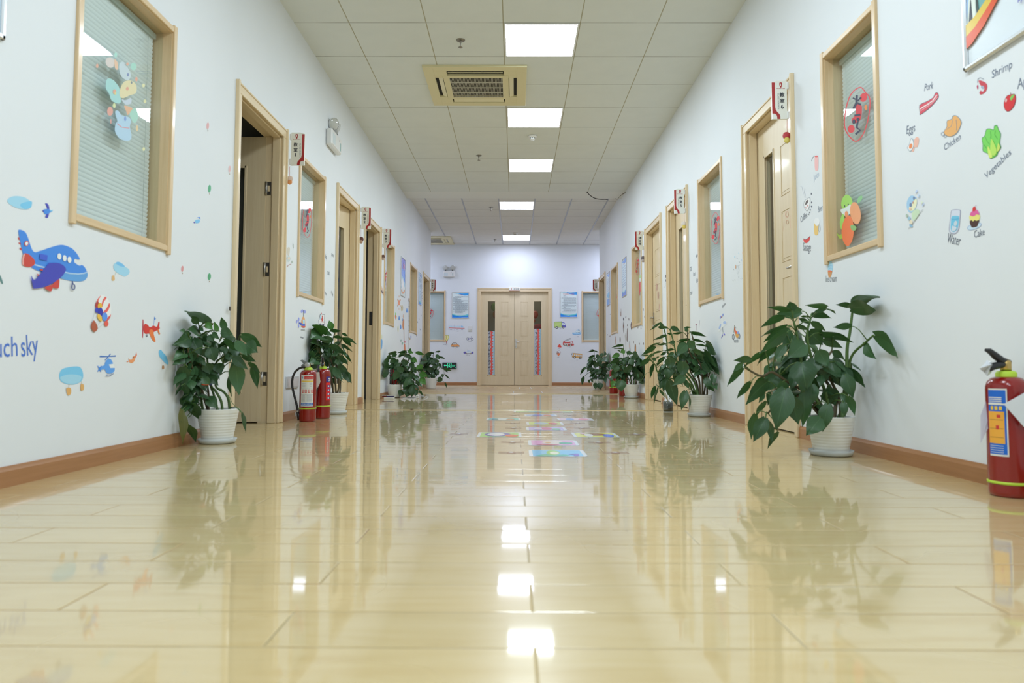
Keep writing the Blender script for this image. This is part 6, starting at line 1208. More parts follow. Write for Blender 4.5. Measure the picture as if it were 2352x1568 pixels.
for x, y, s, lb in ((1174, 1039.5, .9, 'left of the light blue card'), (1414, 1039.5, .9, 'right of the light blue card'), (1177, 1015.5, .9, 'left of the pink card'), (1376, 1016, .9, 'right of the pink card'), (1054, 996.5, .8, 'far left of the green card'), (1462, 997.5, 1, 'far right of the yellow card'), (1179, 983, .8, 'left of the lilac card'), (1337, 983, .8, 'right of the lilac card'), (1177, 971.6, .8, 'left of the yellow-green card'), (1327, 971.6, .8, 'right of the yellow-green card'), (1180, 953.3, .8, 'left of the pale blue card'), (1308, 953.3, .8, 'right of the pale blue card')):
    fbug('small brown many-legged print on the floor, ' + lb, x, y, s)

# ================================================================ fire extinguishers
M_RED = mat('extinguisher_red', rgb(142, 18, 13, 1.0), .2, coat=.5)
M_LIME = mat('lime_band', rgb(176, 206, 60, 1.2), .5); M_BRASS = mat('brass', (.60, .42, .16, 1), .3, metal=1)
M_PAPER = mat('card_paper', rgb(206, 210, 214, 1.25), .6)
def bent(mb, cx, cy, r, a0, a1, z0, z1, m, off=.0008, n=10):
    """patch on a cylinder; angle 0 faces the viewer, + to the right"""
    mb.use(m); R = r + off
    P = lambda a, z: Vector((cx + R*math.sin(a), cy - R*math.cos(a), z))
    for i in range(n):
        u, v = a0 + (a1-a0)*i/n, a0 + (a1-a0)*(i+1)/n
        b = len(mb.v); mb.v += [P(u, z0), P(v, z0), P(v, z1), P(u, z1)]; mb.face((b, b+1, b+2, b+3), True)
def bent_text(mb, cx, cy, r, a0, a1, z, tx, m, off=.0014):
    vs, fs, x0, x1 = text_mesh(tx); mb.use(m); R = r + off; k = (a1-a0)*r/(x1-x0); b = len(mb.v)
    for v in vs: a = a0 + (v.x-x0)*k/r; mb.v.append(Vector((cx + R*math.sin(a), cy - R*math.cos(a), z + v.y*k)))
    for f in fs: mb.face([b + i for i in f])
def extinguisher(label, cx, cy, r, H, label_kind, lever_az=math.pi, band=.085, lever='black', hose=None, gauge=None, lz=1.0):
    t = thing('fire_extinguisher', label, 'fire extinguisher', (cx, cy, 0), 'red fire extinguishers along the walls')
    h = H * .86
    MB().lathe([(r*.90, 0), (r*.985, .006), (r, .016), (r, h - r*.75), (r*.985, h - r*.52), (r*.90, h - r*.28), (r*.72, h - r*.09), (r*.40, h), (r*.30, h + .004), (r*.30, h + .012)], (cx, cy, 0), 48).build('cylinder', M_RED, t)
    MB().lathe([(r*.50, h - .004), (r*.50, h + .010), (r*.44, h + .016), (r*.30, h + .018)], (cx, cy, 0), 28, cap=False).build('neck_ring', M_LIME, t)
    v = MB(); v.lathe([(.016, h + .010), (.016, h + .045), (.012, h + .052), (.001, h + .053)], (cx, cy, 0), 16); v.build('valve', M_BRASS, t)
    c, s = math.cos(lever_az), math.sin(lever_az); L = r * 1.15
    P = lambda u, w, z: Vector((cx + u*c - w*s, cy + u*s + w*c, h + .04 + (z - .04)*lz))
    lm = M_BLACK if lever == 'black' else mat('grey_metal_lever', (.20, .21, .20, 1), .4, metal=.6)
    m = MB()
    m.tube([P(-.015, 0, .048), P(L*.25, 0, .062), P(L*.6, 0, .088), P(L*.95, 0, .118), P(L*1.15, 0, .122)], [.009, .012, .012, .009, .005], 10)
    m.build('squeeze_lever', lm, t)
    m = MB(); m.tube([P(-.01, 0, .036), P(L*.35, 0, .036), P(L*.75, 0, .026), P(L*1.0, 0, .008)], [.010, .012, .012, .008], 10); m.build('carry_handle', lm, t)
    m = MB(); m.tube([P(-.02 + .013*math.cos(a), .013*math.sin(a)*.3 - .02, .052 + .013*math.sin(a)) for a in [i*math.pi/8 for i in range(17)]], .0016, 6, cap=False); m.build('safety_pin', M_CHROME, t)
    bd = MB(); bd.lathe([(r + .0005, band - .0045), (r + .0025, band - .004), (r + .0025, band + .004), (r + .0005, band + .0045)], (cx, cy, 0), 40, cap=False); bd.build('elastic_band', M_LIME, t)
    q = MB()
    if label_kind == 'white':
        a0, a1, z0, z1 = -.62, .95, .115, .345; W = mat('label_white', rgb(214, 214, 208, 1.2), .4); rd = mat('label_red', rgb(196, 54, 50, 1.2), .4)
        bent(q, cx, cy, r, a0, a1, z0, z1, W); bent(q, cx, cy, r, a0 + .45, a1 - .02, z1 - .030, z1 - .008, rd, .0012)
        bent_text(q, cx, cy, r, a0 + .5, a1 - .08, z1 - .024, '手提式干粉灭火器', W, .0018)
        bent(q, cx, cy, r, a0 + .05, a1 - .02, z1 - .049, z1 - .040, mat('label_yellow', rgb(222, 186, 70, 1.2), .4), .0012)
        gy = mat('label_grey', rgb(150, 158, 170, 1.2), .4)
        bent(q, cx, cy, r, a0 + .1, a0 + .3, z1 - .026, z1 - .010, mat('label_paleblue', rgb(130, 160, 190, 1.2), .4), .0012)
        for k in range(3): bent(q, cx, cy, r, a0 + .1, a0 + .6, z1 - .062 - .012*k, z1 - .060 - .012*k, gy, .0012)
        for k in range(3): bent(q, cx, cy, r, a1 - .5, a1 - .15, z1 - .060 - .012*k, z1 - .058 - .012*k, gy, .0012)
        bent(q, cx, cy, r, a0 + .04, a1, z0 + .134, z0 + .136, gy, .0012); bent(q, cx, cy, r, a0 + .04, a1, z0 + .086, z0 + .088, gy, .0012)
        for k in range(4):
            u = a0 + .15 + .38*k
            if u > a1 - .2: break
            bent(q, cx, cy, r, u, u + .25, z0 + .100, z0 + .124, rd, .0012, 4); bent(q, cx, cy, r, u + .05, u + .20, z0 + .104, z0 + .120, W, .0015, 3); bent(q, cx, cy, r, u + .09, u + .14, z0 + .104, z0 + .118, rd, .0018, 2)
        for k in range(8):
            bent(q, cx, cy, r, a0 + .1, a0 + .6, z0 + .078 - .006*k, z0 + .080 - .006*k, gy, .0012); bent(q, cx, cy, r, a0 + .75, a1 - .15, z0 + .078 - .006*k, z0 + .080 - .006*k, gy, .0012)
        bent(q, cx, cy, r, a0 + .03, a1 - .02, z0 + .006, z0 + .026, mat('label_blue', rgb(56, 110, 186, 1.2), .4), .0012)
        bent_text(q, cx, cy, r, a0 + .12, a1 - .15, z0 + .013, '消防器材有限公司', W, .0018)
    elif label_kind == 'side':
        W = mat('label_white', None); b2 = mat('label_navy', rgb(44, 46, 130, 1.2), .4); r2 = mat('label_bright_red', rgb(222, 40, 36, 1.2), .4)
        bent(q, cx, cy, r, .72, 1.5, .285, .330, b2); bent(q, cx, cy, r, .72, 1.5, .145, .283, r2)
        bent(q, cx, cy, r, .98, 1.3, .294, .320, W, .0012, 4); bent(q, cx, cy, r, 1.05, 1.2, .298, .312, b2, .0015, 3)
        for k in range(4): bent(q, cx, cy, r, .88, 1.35, .245 - .031*k, .265 - .031*k, b2, .0012, 4); bent(q, cx, cy, r, .95, 1.2, .249 - .031*k, .261 - .031*k, W, .0015, 3)
    elif label_kind == 'blue':
        W = mat('label_white', None); b2 = mat('label_strong_blue', rgb(24, 96, 190, 1.25), .35); o2 = mat('label_orange', rgb(222, 160, 60, 1.25), .35)
        bent(q, cx, cy, r, -1.55, -.60, .130, .345, W); bent(q, cx, cy, r, -1.55, -.66, .136, .340, b2, .0012); bent(q, cx, cy, r, -1.55, -.75, .170, .272, o2, .0016)
        bent(q, cx, cy, r, -1.55, -.67, .293, .298, W, .0018); 
        for k in range(4): bent(q, cx, cy, r, -1.52, -.85, .315 - .006*k, .318 - .006*k, W, .0016); bent(q, cx, cy, r, -1.5, -.82, .162 - .007*k, .1635 - .007*k, W, .0016)
        y2 = mat('label_yellow', None)
        for k in range(3): bent(q, cx, cy, r, -1.40 + .21*k, -1.26 + .21*k, .277, .289, y2, .0016, 3)
        for k in range(3): bent(q, cx, cy, r, -1.5, -.80, .245 - .028*k, .2462 - .028*k, mat('label_brown', rgb(150, 110, 60), .5), .0019)
        bent(q, cx, cy, r, -1.15, -1.0, .215, .228, mat('label_red', None), .0019, 3); bent(q, cx, cy, r, -1.1, -.92, .252, .262, mat('label_red', None), .0019, 3)
        bent(q, cx, cy, r, -.52, .06, .278, .302, mat('label_cream', rgb(222, 206, 150, 1.2), .4), .0012); bent(q, cx, cy, r, -.44, -.1, .283, .298, mat('label_yellow', None), .0016)
    if label_kind: q.build('label', None, t, fix=False)
    if gauge is not None:
        a = gauge; gx, gy_ = cx + .022*math.sin(a), cy - .03*math.cos(a); g_ = MB()
        R = Matrix.Rotation(math.pi/2, 3, 'X')
        g_.lathe([(.001, 0), (.017, 0), (.018, .003), (.018, .012), (.015, .014), (.001, .0145)], (gx, gy_, h + .036), 24, R, cap=False); g_.build('pressure_gauge', mat('gauge_face', (.55, .55, .54, 1), .35, metal=.2), t)
    if hose:
        MB().tube(hose, .0085, 12).build('hose', M_BLACK, t)
        e0, e1 = Vector(hose[-1]), Vector(hose[-2]); d = (e0 - e1).normalized()
        MB().tube([e0 - d*.01, e0 + d*.05], [.0115, .0125], 12).build('nozzle', M_BLACK, t); MB().tube([e0 - d*.022, e0 - d*.008], .0105, 12).build('ferrule', M_STEEL, t)
    return t
def onfloor(px, py): return onZ(0, px, py)
# left pair: contact heights in the picture
def cyl_from_px(x0, x1, yb):
    cx = (x0 + x1)/2; p = onZ(0, cx, yb)        # nearest rim point of the base
    d = p.y; r = (x1 - x0)/2 * d / F
    d2 = d + r; r = (x1 - x0)/2 * d2 / F
    q = onY(d2, cx, 900); return q.x, d2, r
cx, cy, r = cyl_from_px(688.5, 726, 968.8)
ex1 = (cx, cy, r)
Hh = lambda y_px, d: onY(d, 720, y_px).z
H = Hh(849, cy - r*.2)/.86
hs = [onY(cy, *p) for p in ((703, 843.5), (696, 843), (688, 846), (680, 853), (674.5, 864), (672.5, 876), (673, 888), (676, 902), (681, 920), (685, 938), (686.5, 949))]
hs = [(p.x, cy - r*.3, p.z) for p in hs]
hs[-1] = (hs[-1][0], hs[-1][1] - .0, hs[-1][2])
extinguisher('red fire extinguisher with a white label and black hose, front one of the left pair', cx, cy, r, H, 'white', lever_az=2.6, band=.098, lever='grey', gauge=.1, hose=hs, lz=.35)
cx, cy, r = cyl_from_px(724, 756, 961.5)
if cy < ex1[1] + ex1[2]*.9: pass
r = .063; c_ = onY(cy, 740.5, 900); cx = c_.x
H = Hh(846, cy)/.86
hp = [onY(cy, *p) for p in ((737.5, 838), (737.5, 850), (737.5, 865), (737, 880), (733.5, 896), (730, 912), (728.5, 930))]
hs = [(p.x, cy - r*1.18, p.z) for p in hp]
extinguisher('red fire extinguisher with a navy and red side label, rear one of the left pair', cx, cy, r, H, 'side', lever_az=-1.35, band=.098, hose=hs, lz=.6)
# nearest on the right
cx, cy, r = .0, 0, .060
yb = 1146; p = onZ(0, 2326, yb); cy = p.y + r; c_ = onY(cy, 2269, 1000); cx = c_.x + r
for _ in range(3):
    # put the left outline of the cylinder on the photographed edge
    ang = math.atan2(cx, cy); ex = cx - r*math.cos(ang); eyy = cy + r*math.sin(ang); want = onY(eyy, 2269, 1000).x; cx += want - ex
cx = min(cx, XR - .013 - r - .002)
H = onY(cy - r*.3, 2300, 872).z / .86 * 1.03
extinguisher('large red fire extinguisher with a blue and orange label, cut off by the right edge', cx, cy, r, H, 'blue', lever_az=math.pi + .25, band=.045, lz=.55)
ex3 = (cx, cy, r)
def card(label, pts, m=M_PAPER, th=.0012, name='paper_tag', group='paper cards on the fire extinguishers'):
    """thin folded card through world points"""
    P = [Vector(p) for p in pts]; nrm = (P[1]-P[0]).cross(P[2]-P[0]).normalized()*th
    b = MB(); n = len(P); b.v += P + [p + nrm for p in P]; b.face(range(n)); b.face([n + i for i in range(n)][::-1])
    for i in range(n): b.face((i, (i+1) % n, n + (i+1) % n, n + i))
    return tag(b.build(name, m, None, origin=sum(P, Vector())/n), label, 'paper tag', group)
d = cy - r - .02
card('white paper card hanging across the front of the nearest right extinguisher', [onY(d, 2306, 928), onY(d, 2360, 898), onY(d, 2380, 960), onY(d, 2352, 980)])
card('pale paper tag hanging behind the nearest right extinguisher', [onY(cy + .02, 2268, 910), onY(cy + .02, 2252, 954), onY(cy + .01, 2252, 1018), onY(cy + .01, 2272, 978), onY(cy + .01, 2276, 940)], mat('tag_mauve', rgb(186, 186, 200, 1.2), .6))
cr = MB(); pp = [onY(cy - .01 + .02*((i*7) % 3 - 1), x - 23, y) for i, (x, y) in enumerate(((2272, 846), (2283, 836), (2290, 826), (2300, 830), (2304, 842), (2300, 856), (2290, 864), (2282, 854)))]
cc = sum(pp, Vector())/len(pp); 
n = len(cr.v); cr.v += [cc + Vector((0, -.02, .01))] + pp + [cc + Vector((0, .02, 0))]
for i in range(8): cr.face((0, 1 + i, 1 + (i+1) % 8)); cr.face((9, 1 + (i+1) % 8, 1 + i))
tag(cr.build('plastic_wrap', mat('milky_plastic', (.75, .77, .80, 1), .3, trans=.2), None, origin=cc), 'crumpled milky plastic wrap beside the lever of the nearest right extinguisher', 'plastic wrap')
d = ex1[1] + .05
card('white paper card with torn edge between the two left extinguishers', [onY(d, 715, 853), onY(d, 718.5, 845), onY(d, 723, 855), onY(d, 733.5, 854), onY(d, 735, 871), (onY(d, 736, 876)), onY(d, 733, 884), onY(d, 728, 892), onY(d, 722, 898)], mat('card_cream', rgb(206, 202, 192, 1.2), .6))
A = [onZ(.012, 654.5, 951), onZ(.055, 669, 949), onZ(.045, 686, 961), onZ(.004, 684, 969.0)]
A = [onY(5.50, 654.5, 951.5), onY(5.52, 669.5, 946), onY(5.40, 685, 957.5), onY(5.37, 684, 968.3)]
for v in A: v.z = max(v.z, .003); v.x = max(v.x, XL + .02)
card('pale grey card leaning on the floor behind the hose of the left extinguishers', A, M_PAPER)
# pale plastic document holder on the wall behind the left pair
a = onX(XL, 659, 868.5); b_ = onX(XL, 686, 890)
t = thing('document_holder', 'translucent plastic holder on the left wall behind the extinguishers', 'document holder', (XL, (a.y+b_.y)/2, b_.z))
y0_, y1_ = min(a.y, 5.33), 5.62; z0_, z1_ = .245, .335
MB().bbox(XL, XL + .012, y0_, y1_, z0_, z1_, .003).build('pocket', mat('milky_pvc', (.66, .66, .67, 1), .25), t)
MB().bbox(XL + .012, XL + .0135, y0_ + .02, y1_ - .02, z0_ + .01, z1_ - .02, .0004).build('front_sheet', mat('pinkish_pvc', (.70, .66, .66, 1), .3), t)
# far ones
cx, cy, r = cyl_from_px(1422.5, 1441.5, 909.5); r = .066
extinguisher('red fire extinguisher half hidden between the pots of the third right plant', cx, cy + .0, r, .46, None, band=.105)
cx, cy = onY(10.62, 1424, 900).x - .05, 10.95
extinguisher('second red fire extinguisher behind the third right plant, mostly hidden', cx, cy, .064, .44, None, band=.10)
p = onY(9.5, 908, 870)
cx, cy, r = onY(9.85, 907, 900).x, 9.85, .066
hs = [onY(9.76, x, y) for x, y in ((905, 838), (900, 840), (897.5, 850), (896.5, 862), (897, 874))]
extinguisher('red fire extinguisher standing behind the third left plant', cx, cy, r, .44, None, band=.1, hose=[tuple(q) for q in hs])

# ================================================================ plants
M_POT = mat('white_glazed_pot', rgb(206, 206, 200, 1.35), .28, coat=.4)
M_SOIL = mat('soil', (.035, .025, .018, 1), .95)
M_SAUC = mat('saucer_plastic', rgb(176, 180, 178, 1.3), .4)
def _rust(nt, b):
    g = N(nt, 'ShaderNodeTexCoord'); n = setin(N(nt, 'ShaderNodeTexNoise'), Scale=40.0, Detail=4.0); nt.links.new(g.outputs['Object'], n.inputs[0])
    nt.links.new(ramp(nt, n.outputs[0], [(.35, (.40, .24, .11, 1)), (.6, (.60, .52, .40, 1))]), b.inputs['Base Color'])
M_RUST = mat('water_stain', (.45, .28, .13, 1), .8, nodes=_rust)
def leafmat(name, dark, light, vein, rough=.36):
    def f(nt, b):
        at = N(nt, 'ShaderNodeAttribute', attribute_name='leaf'); sp = N(nt, 'ShaderNodeSeparateXYZ'); nt.links.new(at.outputs['Vector'], sp.inputs[0])
        rnd, t, s = sp.outputs[0], sp.outputs[1], sp.outputs[2]
        base = mixc(nt, rnd, dark, light)
        mid = mth(nt, 'SUBTRACT', 1.0, mth(nt, 'MULTIPLY', mth(nt, 'ABSOLUTE', s), 14.0), True)
        v = mth(nt, 'FRACT', mth(nt, 'SUBTRACT', mth(nt, 'MULTIPLY', t, 7.0), mth(nt, 'MULTIPLY', mth(nt, 'ABSOLUTE', s), 3.0)))
        side = mth(nt, 'SUBTRACT', 1.0, mth(nt, 'MULTIPLY', mth(nt, 'ABSOLUTE', mth(nt, 'SUBTRACT', v, .5)), 9.0), True)
        k = mth(nt, 'ADD', mth(nt, 'MULTIPLY', mid, .55), mth(nt, 'MULTIPLY', side, .16), True)
        nt.links.new(mixc(nt, k, base, vein), b.inputs['Base Color'])
        bp = setin(N(nt, 'ShaderNodeBump'), Strength=.35, Distance=.002); nt.links.new(k, bp.inputs['Height']); nt.links.new(bp.outputs[0], b.inputs['Normal'])
        tr = N(nt, 'ShaderNodeBsdfTranslucent'); tr.inputs[0].default_value = (.07, .20, .03, 1)
        mx = N(nt, 'ShaderNodeMixShader'); mx.inputs[0].default_value = .14
        out = [n for n in nt.nodes if n.type == 'OUTPUT_MATERIAL'][0]
        nt.links.new(b.outputs[0], mx.inputs[1]); nt.links.new(tr.outputs[0], mx.inputs[2]); nt.links.new(mx.outputs[0], out.inputs[0])
    return mat(name, dark, rough, spec=.5, nodes=f)
M_LEAF = leafmat('leaf_dark_green', (.026, .072, .028, 1), (.056, .14, .052, 1), (.10, .20, .085, 1))
M_LEAFL = leafmat('leaf_fresh_green', (.06, .20, .035, 1), (.10, .27, .05, 1), (.16, .34, .10, 1))
M_LEAFY = leafmat('leaf_yellowing', (.20, .20, .05, 1), (.27, .25, .07, 1), (.30, .30, .12, 1))
M_STEM = mat('stem_green', (.09, .17, .04, 1), .5); M_STEMB = mat('stem_brown', (.11, .085, .04, 1), .65)
def clampwall(p):
    lim = .017
    if p.y < YL and p.x < XL + lim: p.x = XL + lim
    if p.y < YR and p.x > XR - lim: p.x = XR - lim
    if p.z < .012: p.z = .012
    return p
PROF = {'heart': (.30, .78, .98, 1.0, .90, .72, .48, .22, .0), 'lance': (.12, .55, .85, 1.0, .98, .84, .60, .30, .0)}
def add_leaf(mb, B, Tp, side, W, rnd, droop=.12, fold=.18, prof='heart', cl=True):
    ax = Tp - B; L = ax.length
    if L < 1e-4: return
    nrm = side.cross(ax).normalized(); pr = PROF[prof]; n = len(pr); b = len(mb.v)
    at = mb.attr.setdefault('leaf', [])
    while len(at) < b: at.append((0, 0, 1))
    for i, wv in enumerate(pr):
        t = i / (n - 1); c = B + ax*t + nrm*(droop*L*math.sin(math.pi*t)) 
        for s in (-1, -.5, 0, .5, 1):
            p = c + side*(s*W/2*wv) + nrm*(-fold*W*.5*abs(s)**1.3*wv + fold*W*.25) + nrm * (.03*W*math.sin(9*t + 3*s + rnd*9))
            if prof == 'heart' and i == 0: p -= ax * (.06*abs(s))
            mb.v.append(clampwall(p) if cl else p); at.append((rnd, t, s))
    for i in range(n - 1):
        for j in range(4): q = b + i*5 + j; mb.face((q, q+1, q+6, q+5), True)
def plant(label, pot_px, Y, leaves, T, stems, fills=(), seed=1, pot=True, group=None, saucer=True, potdims=(.106, .077, .175), dspread=.10, cat='potted plant', petr=.0022, vines=(), lightset=(), yellowset=(), kscale=1.0):
    """pot_px: pixel of the middle of the pot base; everything else in crop pixels through T"""
    rnd = random.Random(seed); ox, oy, s = T
    def P(x, y, d=0):
        q = onY(Y + d, ox + x/s, oy + y/s); lx = XR - .05 if q.x > 0 else XL + .05
        if (q.x > lx if lx > 0 else q.x < lx): q = onX(lx, ox + x/s, oy + y/s)       # stay on this side of the wall
        return q
    base = onY(Y, *pot_px); bx = base.x; rt, rb, ph = potdims
    bx = max(XL + .02 + rt*1.0, min(XR - .02 - rt*1.0, bx))
    root = thing('potted_plant', label, cat, (bx, Y, 0), group)
    z0 = .008
    if saucer:
        R = rb*1.2
        MB().lathe([(R*.88, 0), (R*1.0, .004), (R*1.08, .024), (R*1.05, .0255), (R*.96, .010), (R*.5, .008), (.001, .008)], (bx, Y, 0), 40, cap=False).build('saucer', M_SAUC, root)
        MB().lathe([(R*.98, .014), (rb*1.01, .0145), (rb*1.012, .026), (rb*1.0, .027)], (bx, Y, 0), 40, cap=False).build('stain_ring', M_RUST, root)
    pm = MB(); pr = [(rb*.93, z0), (rb, z0 + .004)]; nr = 11
    for k in range(nr):
        for f_, dr in ((0, -.0010), (.25, .0006), (.75, .0006)):
            u = (k + f_)/nr; pr.append((rb + (rt - rb)*u + dr, z0 + .006 + (ph - .02)*u))
    pr += [(rt*1.0, z0 + ph - .012), (rt*1.02, z0 + ph - .004), (rt*1.015, z0 + ph), (rt*.965, z0 + ph), (rt*.95, z0 + ph - .006), (rt*.93, z0 + ph - .03)]
    pm.lathe(pr, (bx, Y, 0), 48, cap=False); pm.build('pot', M_POT, root)
    MB().lathe([(rt*.945, z0 + ph - .022), (rt*.5, z0 + ph - .014), (.001, z0 + ph - .012)], (bx, Y, 0), 28, cap=False).build('soil', M_SOIL, root)
    # stems
    samples = []
    for k, S_ in enumerate(stems):
        dd = rnd.uniform(-.03, .05); pts = []
        for i, q in enumerate(S_[1]):
            p = P(q[0], q[1], dd if i else 0)
            if i == 0:
                p = Vector((min(max(p.x, bx - rt*.75), bx + rt*.75), Y + rnd.uniform(-.5, .5)*rt*.7, z0 + ph - .02))
            pts.append(clampwall(p))
        # smooth the line
        fine = []
        for i in range(len(pts) - 1):
            p0 = pts[max(i-1, 0)]; p1, p2 = pts[i], pts[i+1]; p3 = pts[min(i+2, len(pts)-1)]
            for j in range(5):
                t = j/5; fine.append(.5*((2*p1) + (p2-p0)*t + (2*p0-5*p1+4*p2-p3)*t*t + (3*p1-p0-3*p2+p3)*t**3))
        fine.append(pts[-1]); r0 = S_[0]; m = len(fine)
        MB().tube(fine, [r0*(1 - .45*i/m) for i in range(m)], 8).build('stem', M_STEMB if len(S_) > 2 and S_[2] == 'b' else M_STEM, root); samples += fine[2:]
    lf = MB(); lf.attr['leaf'] = []
    def petiole(B):
        best = None; bd = 9
        for q in samples:
            d = (q - B).length + max(0, q.z - B.z + .02)*1.5 + abs((q - B).length - .10)*.3
            if d < bd: bd = d; best = q
        if best is None or (best - B).length < .012: return
        if (best - B).length > .32: return
        mid = (best + B)*.5 + Vector((0, 0, .12*(best-B).length))
        lf.use(M_STEM); lf.tube([best, clampwall(best*.25 + mid*.5 + B*.25 + Vector((0, 0, .01))), clampwall(mid*.4 + B*.6 + Vector((0, 0, .006))), B], [petr*1.3, petr*1.1, petr, petr*.8], 6)
    camv = Vector((0, 1, 0))
    for i, L_ in enumerate(leaves):
        x0, y0, x1, y1, wpx = L_[:5]; dd = L_[5] if len(L_) > 5 else rnd.uniform(-dspread, dspread*.5)
        B = clampwall(P(x0, y0, dd)); Tp = clampwall(P(x1, y1, dd + rnd.uniform(-.03, .02)))
        L = (Tp - B).length; wproj = 1.12*wpx/s*Y/F; Wt = max(wproj, L*.46 if L > wproj else wproj)
        c = min(1, wproj/Wt); ang = math.acos(c); a_ = (Tp - B).normalized()
        camv = ((B + Tp)*.5 - CAMP).normalized(); im = a_.cross(camv).normalized(); sg = 1 if a_.x >= 0 else -1
        # tip the blade so its upper face looks up
        side = (im*c + camv*math.sin(ang)*(-sg)).normalized(); side = (side - a_*side.dot(a_)).normalized()
        lf.use(M_LEAFL if i in lightset else M_LEAFY if i in yellowset else M_LEAF)
        while len(lf.attr['leaf']) < len(lf.v): lf.attr['leaf'].append((0, 0, 1))
        add_leaf(lf, B, Tp, side, Wt, rnd.random(), droop=rnd.uniform(.04, .12)*(-1 if side.cross(a_).z < 0 else 1), fold=rnd.uniform(.08, .25), prof='heart' if Wt/L > .42 else 'lance')
        petiole(B)
    for (cx_, cy_, rx, ry, n_, size, dmin, dmax) in fills:
        for k in range(n_):
            a = rnd.uniform(0, 6.283); q = math.sqrt(rnd.random()); x = cx_ + rx*q*math.cos(a); y = cy_ + ry*q*math.sin(a); dd = rnd.uniform(dmin, dmax)
            B = clampwall(P(x, y, dd)); out = Vector(((x - cx_)/rx*.8 + rnd.uniform(-.5, .5), rnd.uniform(-.7, .4), rnd.uniform(-.9, -.1) - .2*q)).normalized()
            L = size*Y/F/s*rnd.uniform(.75, 1.15); Tp = clampwall(B + out*L); side = out.cross(Vector((rnd.uniform(-.3, .3), rnd.uniform(-.5, .1), 1))).normalized()
            lf.use(M_LEAF); add_leaf(lf, B, Tp, side, L*rnd.uniform(.5, .68), rnd.random(), droop=.1, fold=.15); petiole(B)
    for v in vines:
        fine = [clampwall(P(x, y, v[2] if len(v) > 2 else -.06)) for x, y in smooth(v[1], 4)[:-4]]
        MB().tube(fine, v[0], 6).build('stem', M_STEM, root)
    while len(lf.attr['leaf']) < len(lf.v): lf.attr['leaf'].append((0, 0, 1))
    lf.build('foliage', None, root, fix=False)
    return root, bx
Yp = lambda x, y, r=.09: onZ(0, x, y).y + r
G1 = 'bushy evergreen house plants in white pots along the walls'
# R1: nearest right plant (crop 1620,640 x3.267)
T1 = (1620, 640, 3.267)
R1 = [(640,238,465,215,38),(655,240,632,170,70),(718,245,535,262,88),(590,288,418,368,48),(912,215,750,203,32),(905,228,815,250,30),(915,226,980,268,14),(800,265,948,300,50),(722,282,800,290,16),(712,300,790,345,30),(800,325,905,395,45),
 (1100,205,978,195,38),(1085,228,1275,242,72),(1130,190,1312,142,30),(1095,355,960,365,44),(1265,425,1435,598,50),(1197,490,1285,604,50),(610,355,418,440,32),(612,366,440,480,46),(612,402,410,562,64),(870,412,1112,482,56),(960,432,1075,465,30),
 (780,395,885,500,130),(690,352,782,390,32),(745,485,620,595,124),(885,460,1035,522,60),(595,500,520,612,62),(540,515,390,652,40),(450,552,290,662,36),(345,605,213,615,46),(280,635,210,698,36),(285,672,167,810,42),(342,777,238,905,42),
 (722,628,760,836,165,-.16),(500,652,445,752,75),(545,706,445,850,112),(472,770,305,948,82),(440,745,352,832,34),(640,662,600,830,120),(850,540,920,658,95),(960,545,1045,600,52),(900,660,880,786,78),(948,622,1000,795,85),
 (1062,680,1198,818,52),(1050,722,1110,898,92),(1015,712,1065,822,52),(580,772,590,922,74),(600,826,530,1138,155,-.12),(648,892,700,1096,115,-.1),(740,850,730,1112,92),(800,792,790,960,92),(910,832,980,952,115),(918,942,880,1150,88,-.16),
 (862,1045,755,1178,112,-.17),(1035,927,1050,1037,52,-.12),(1072,882,1120,1027,52,-.12),(1020,862,1050,932,36),(375,1015,345,1205,58),(450,1047,360,1225,92,-.14),(452,1052,500,1232,52),(545,1152,470,1277,36),(455,922,380,1042,36),(440,862,400,932,32),(480,852,470,952,42),(690,700,640,830,90),(820,600,790,740,100),(760,720,720,860,90)]
S1 = [(.009,[(900,1030),(830,900),(740,700),(690,430),(662,318)]),(.009,[(940,1030),(900,850),(800,600),(765,420),(790,300)]),(.010,[(1000,1030),(1040,900),(1060,700),(1065,520),(1085,400),(1105,235)]),(.008,[(890,1030),(780,880),(600,760),(500,700),(420,730),(300,668)],'b'),(.008,[(880,1030),(740,900),(600,870),(470,1010)],'b'),(.010,[(960,1030),(980,900),(940,820),(870,700),(850,560)],'b'),(.009,[(1020,1030),(1000,880),(960,800),(900,640),(950,540)],'b'),(.008,[(930,1030),(860,930),(820,860),(700,640),(640,500)],'b'),(.008,[(1010,1030),(1060,880),(1090,600),(1200,480),(1262,425)])]
plant('largest bushy plant in a white ribbed pot, nearest on the right', (1909, 1040), Yp(1909, 1050), R1, T1, S1, [(760,690,240,270,44,165,-.02,.22),(950,690,150,150,14,140,-.05,.12),(620,480,150,120,10,140,0,.15)], seed=3, group=G1)
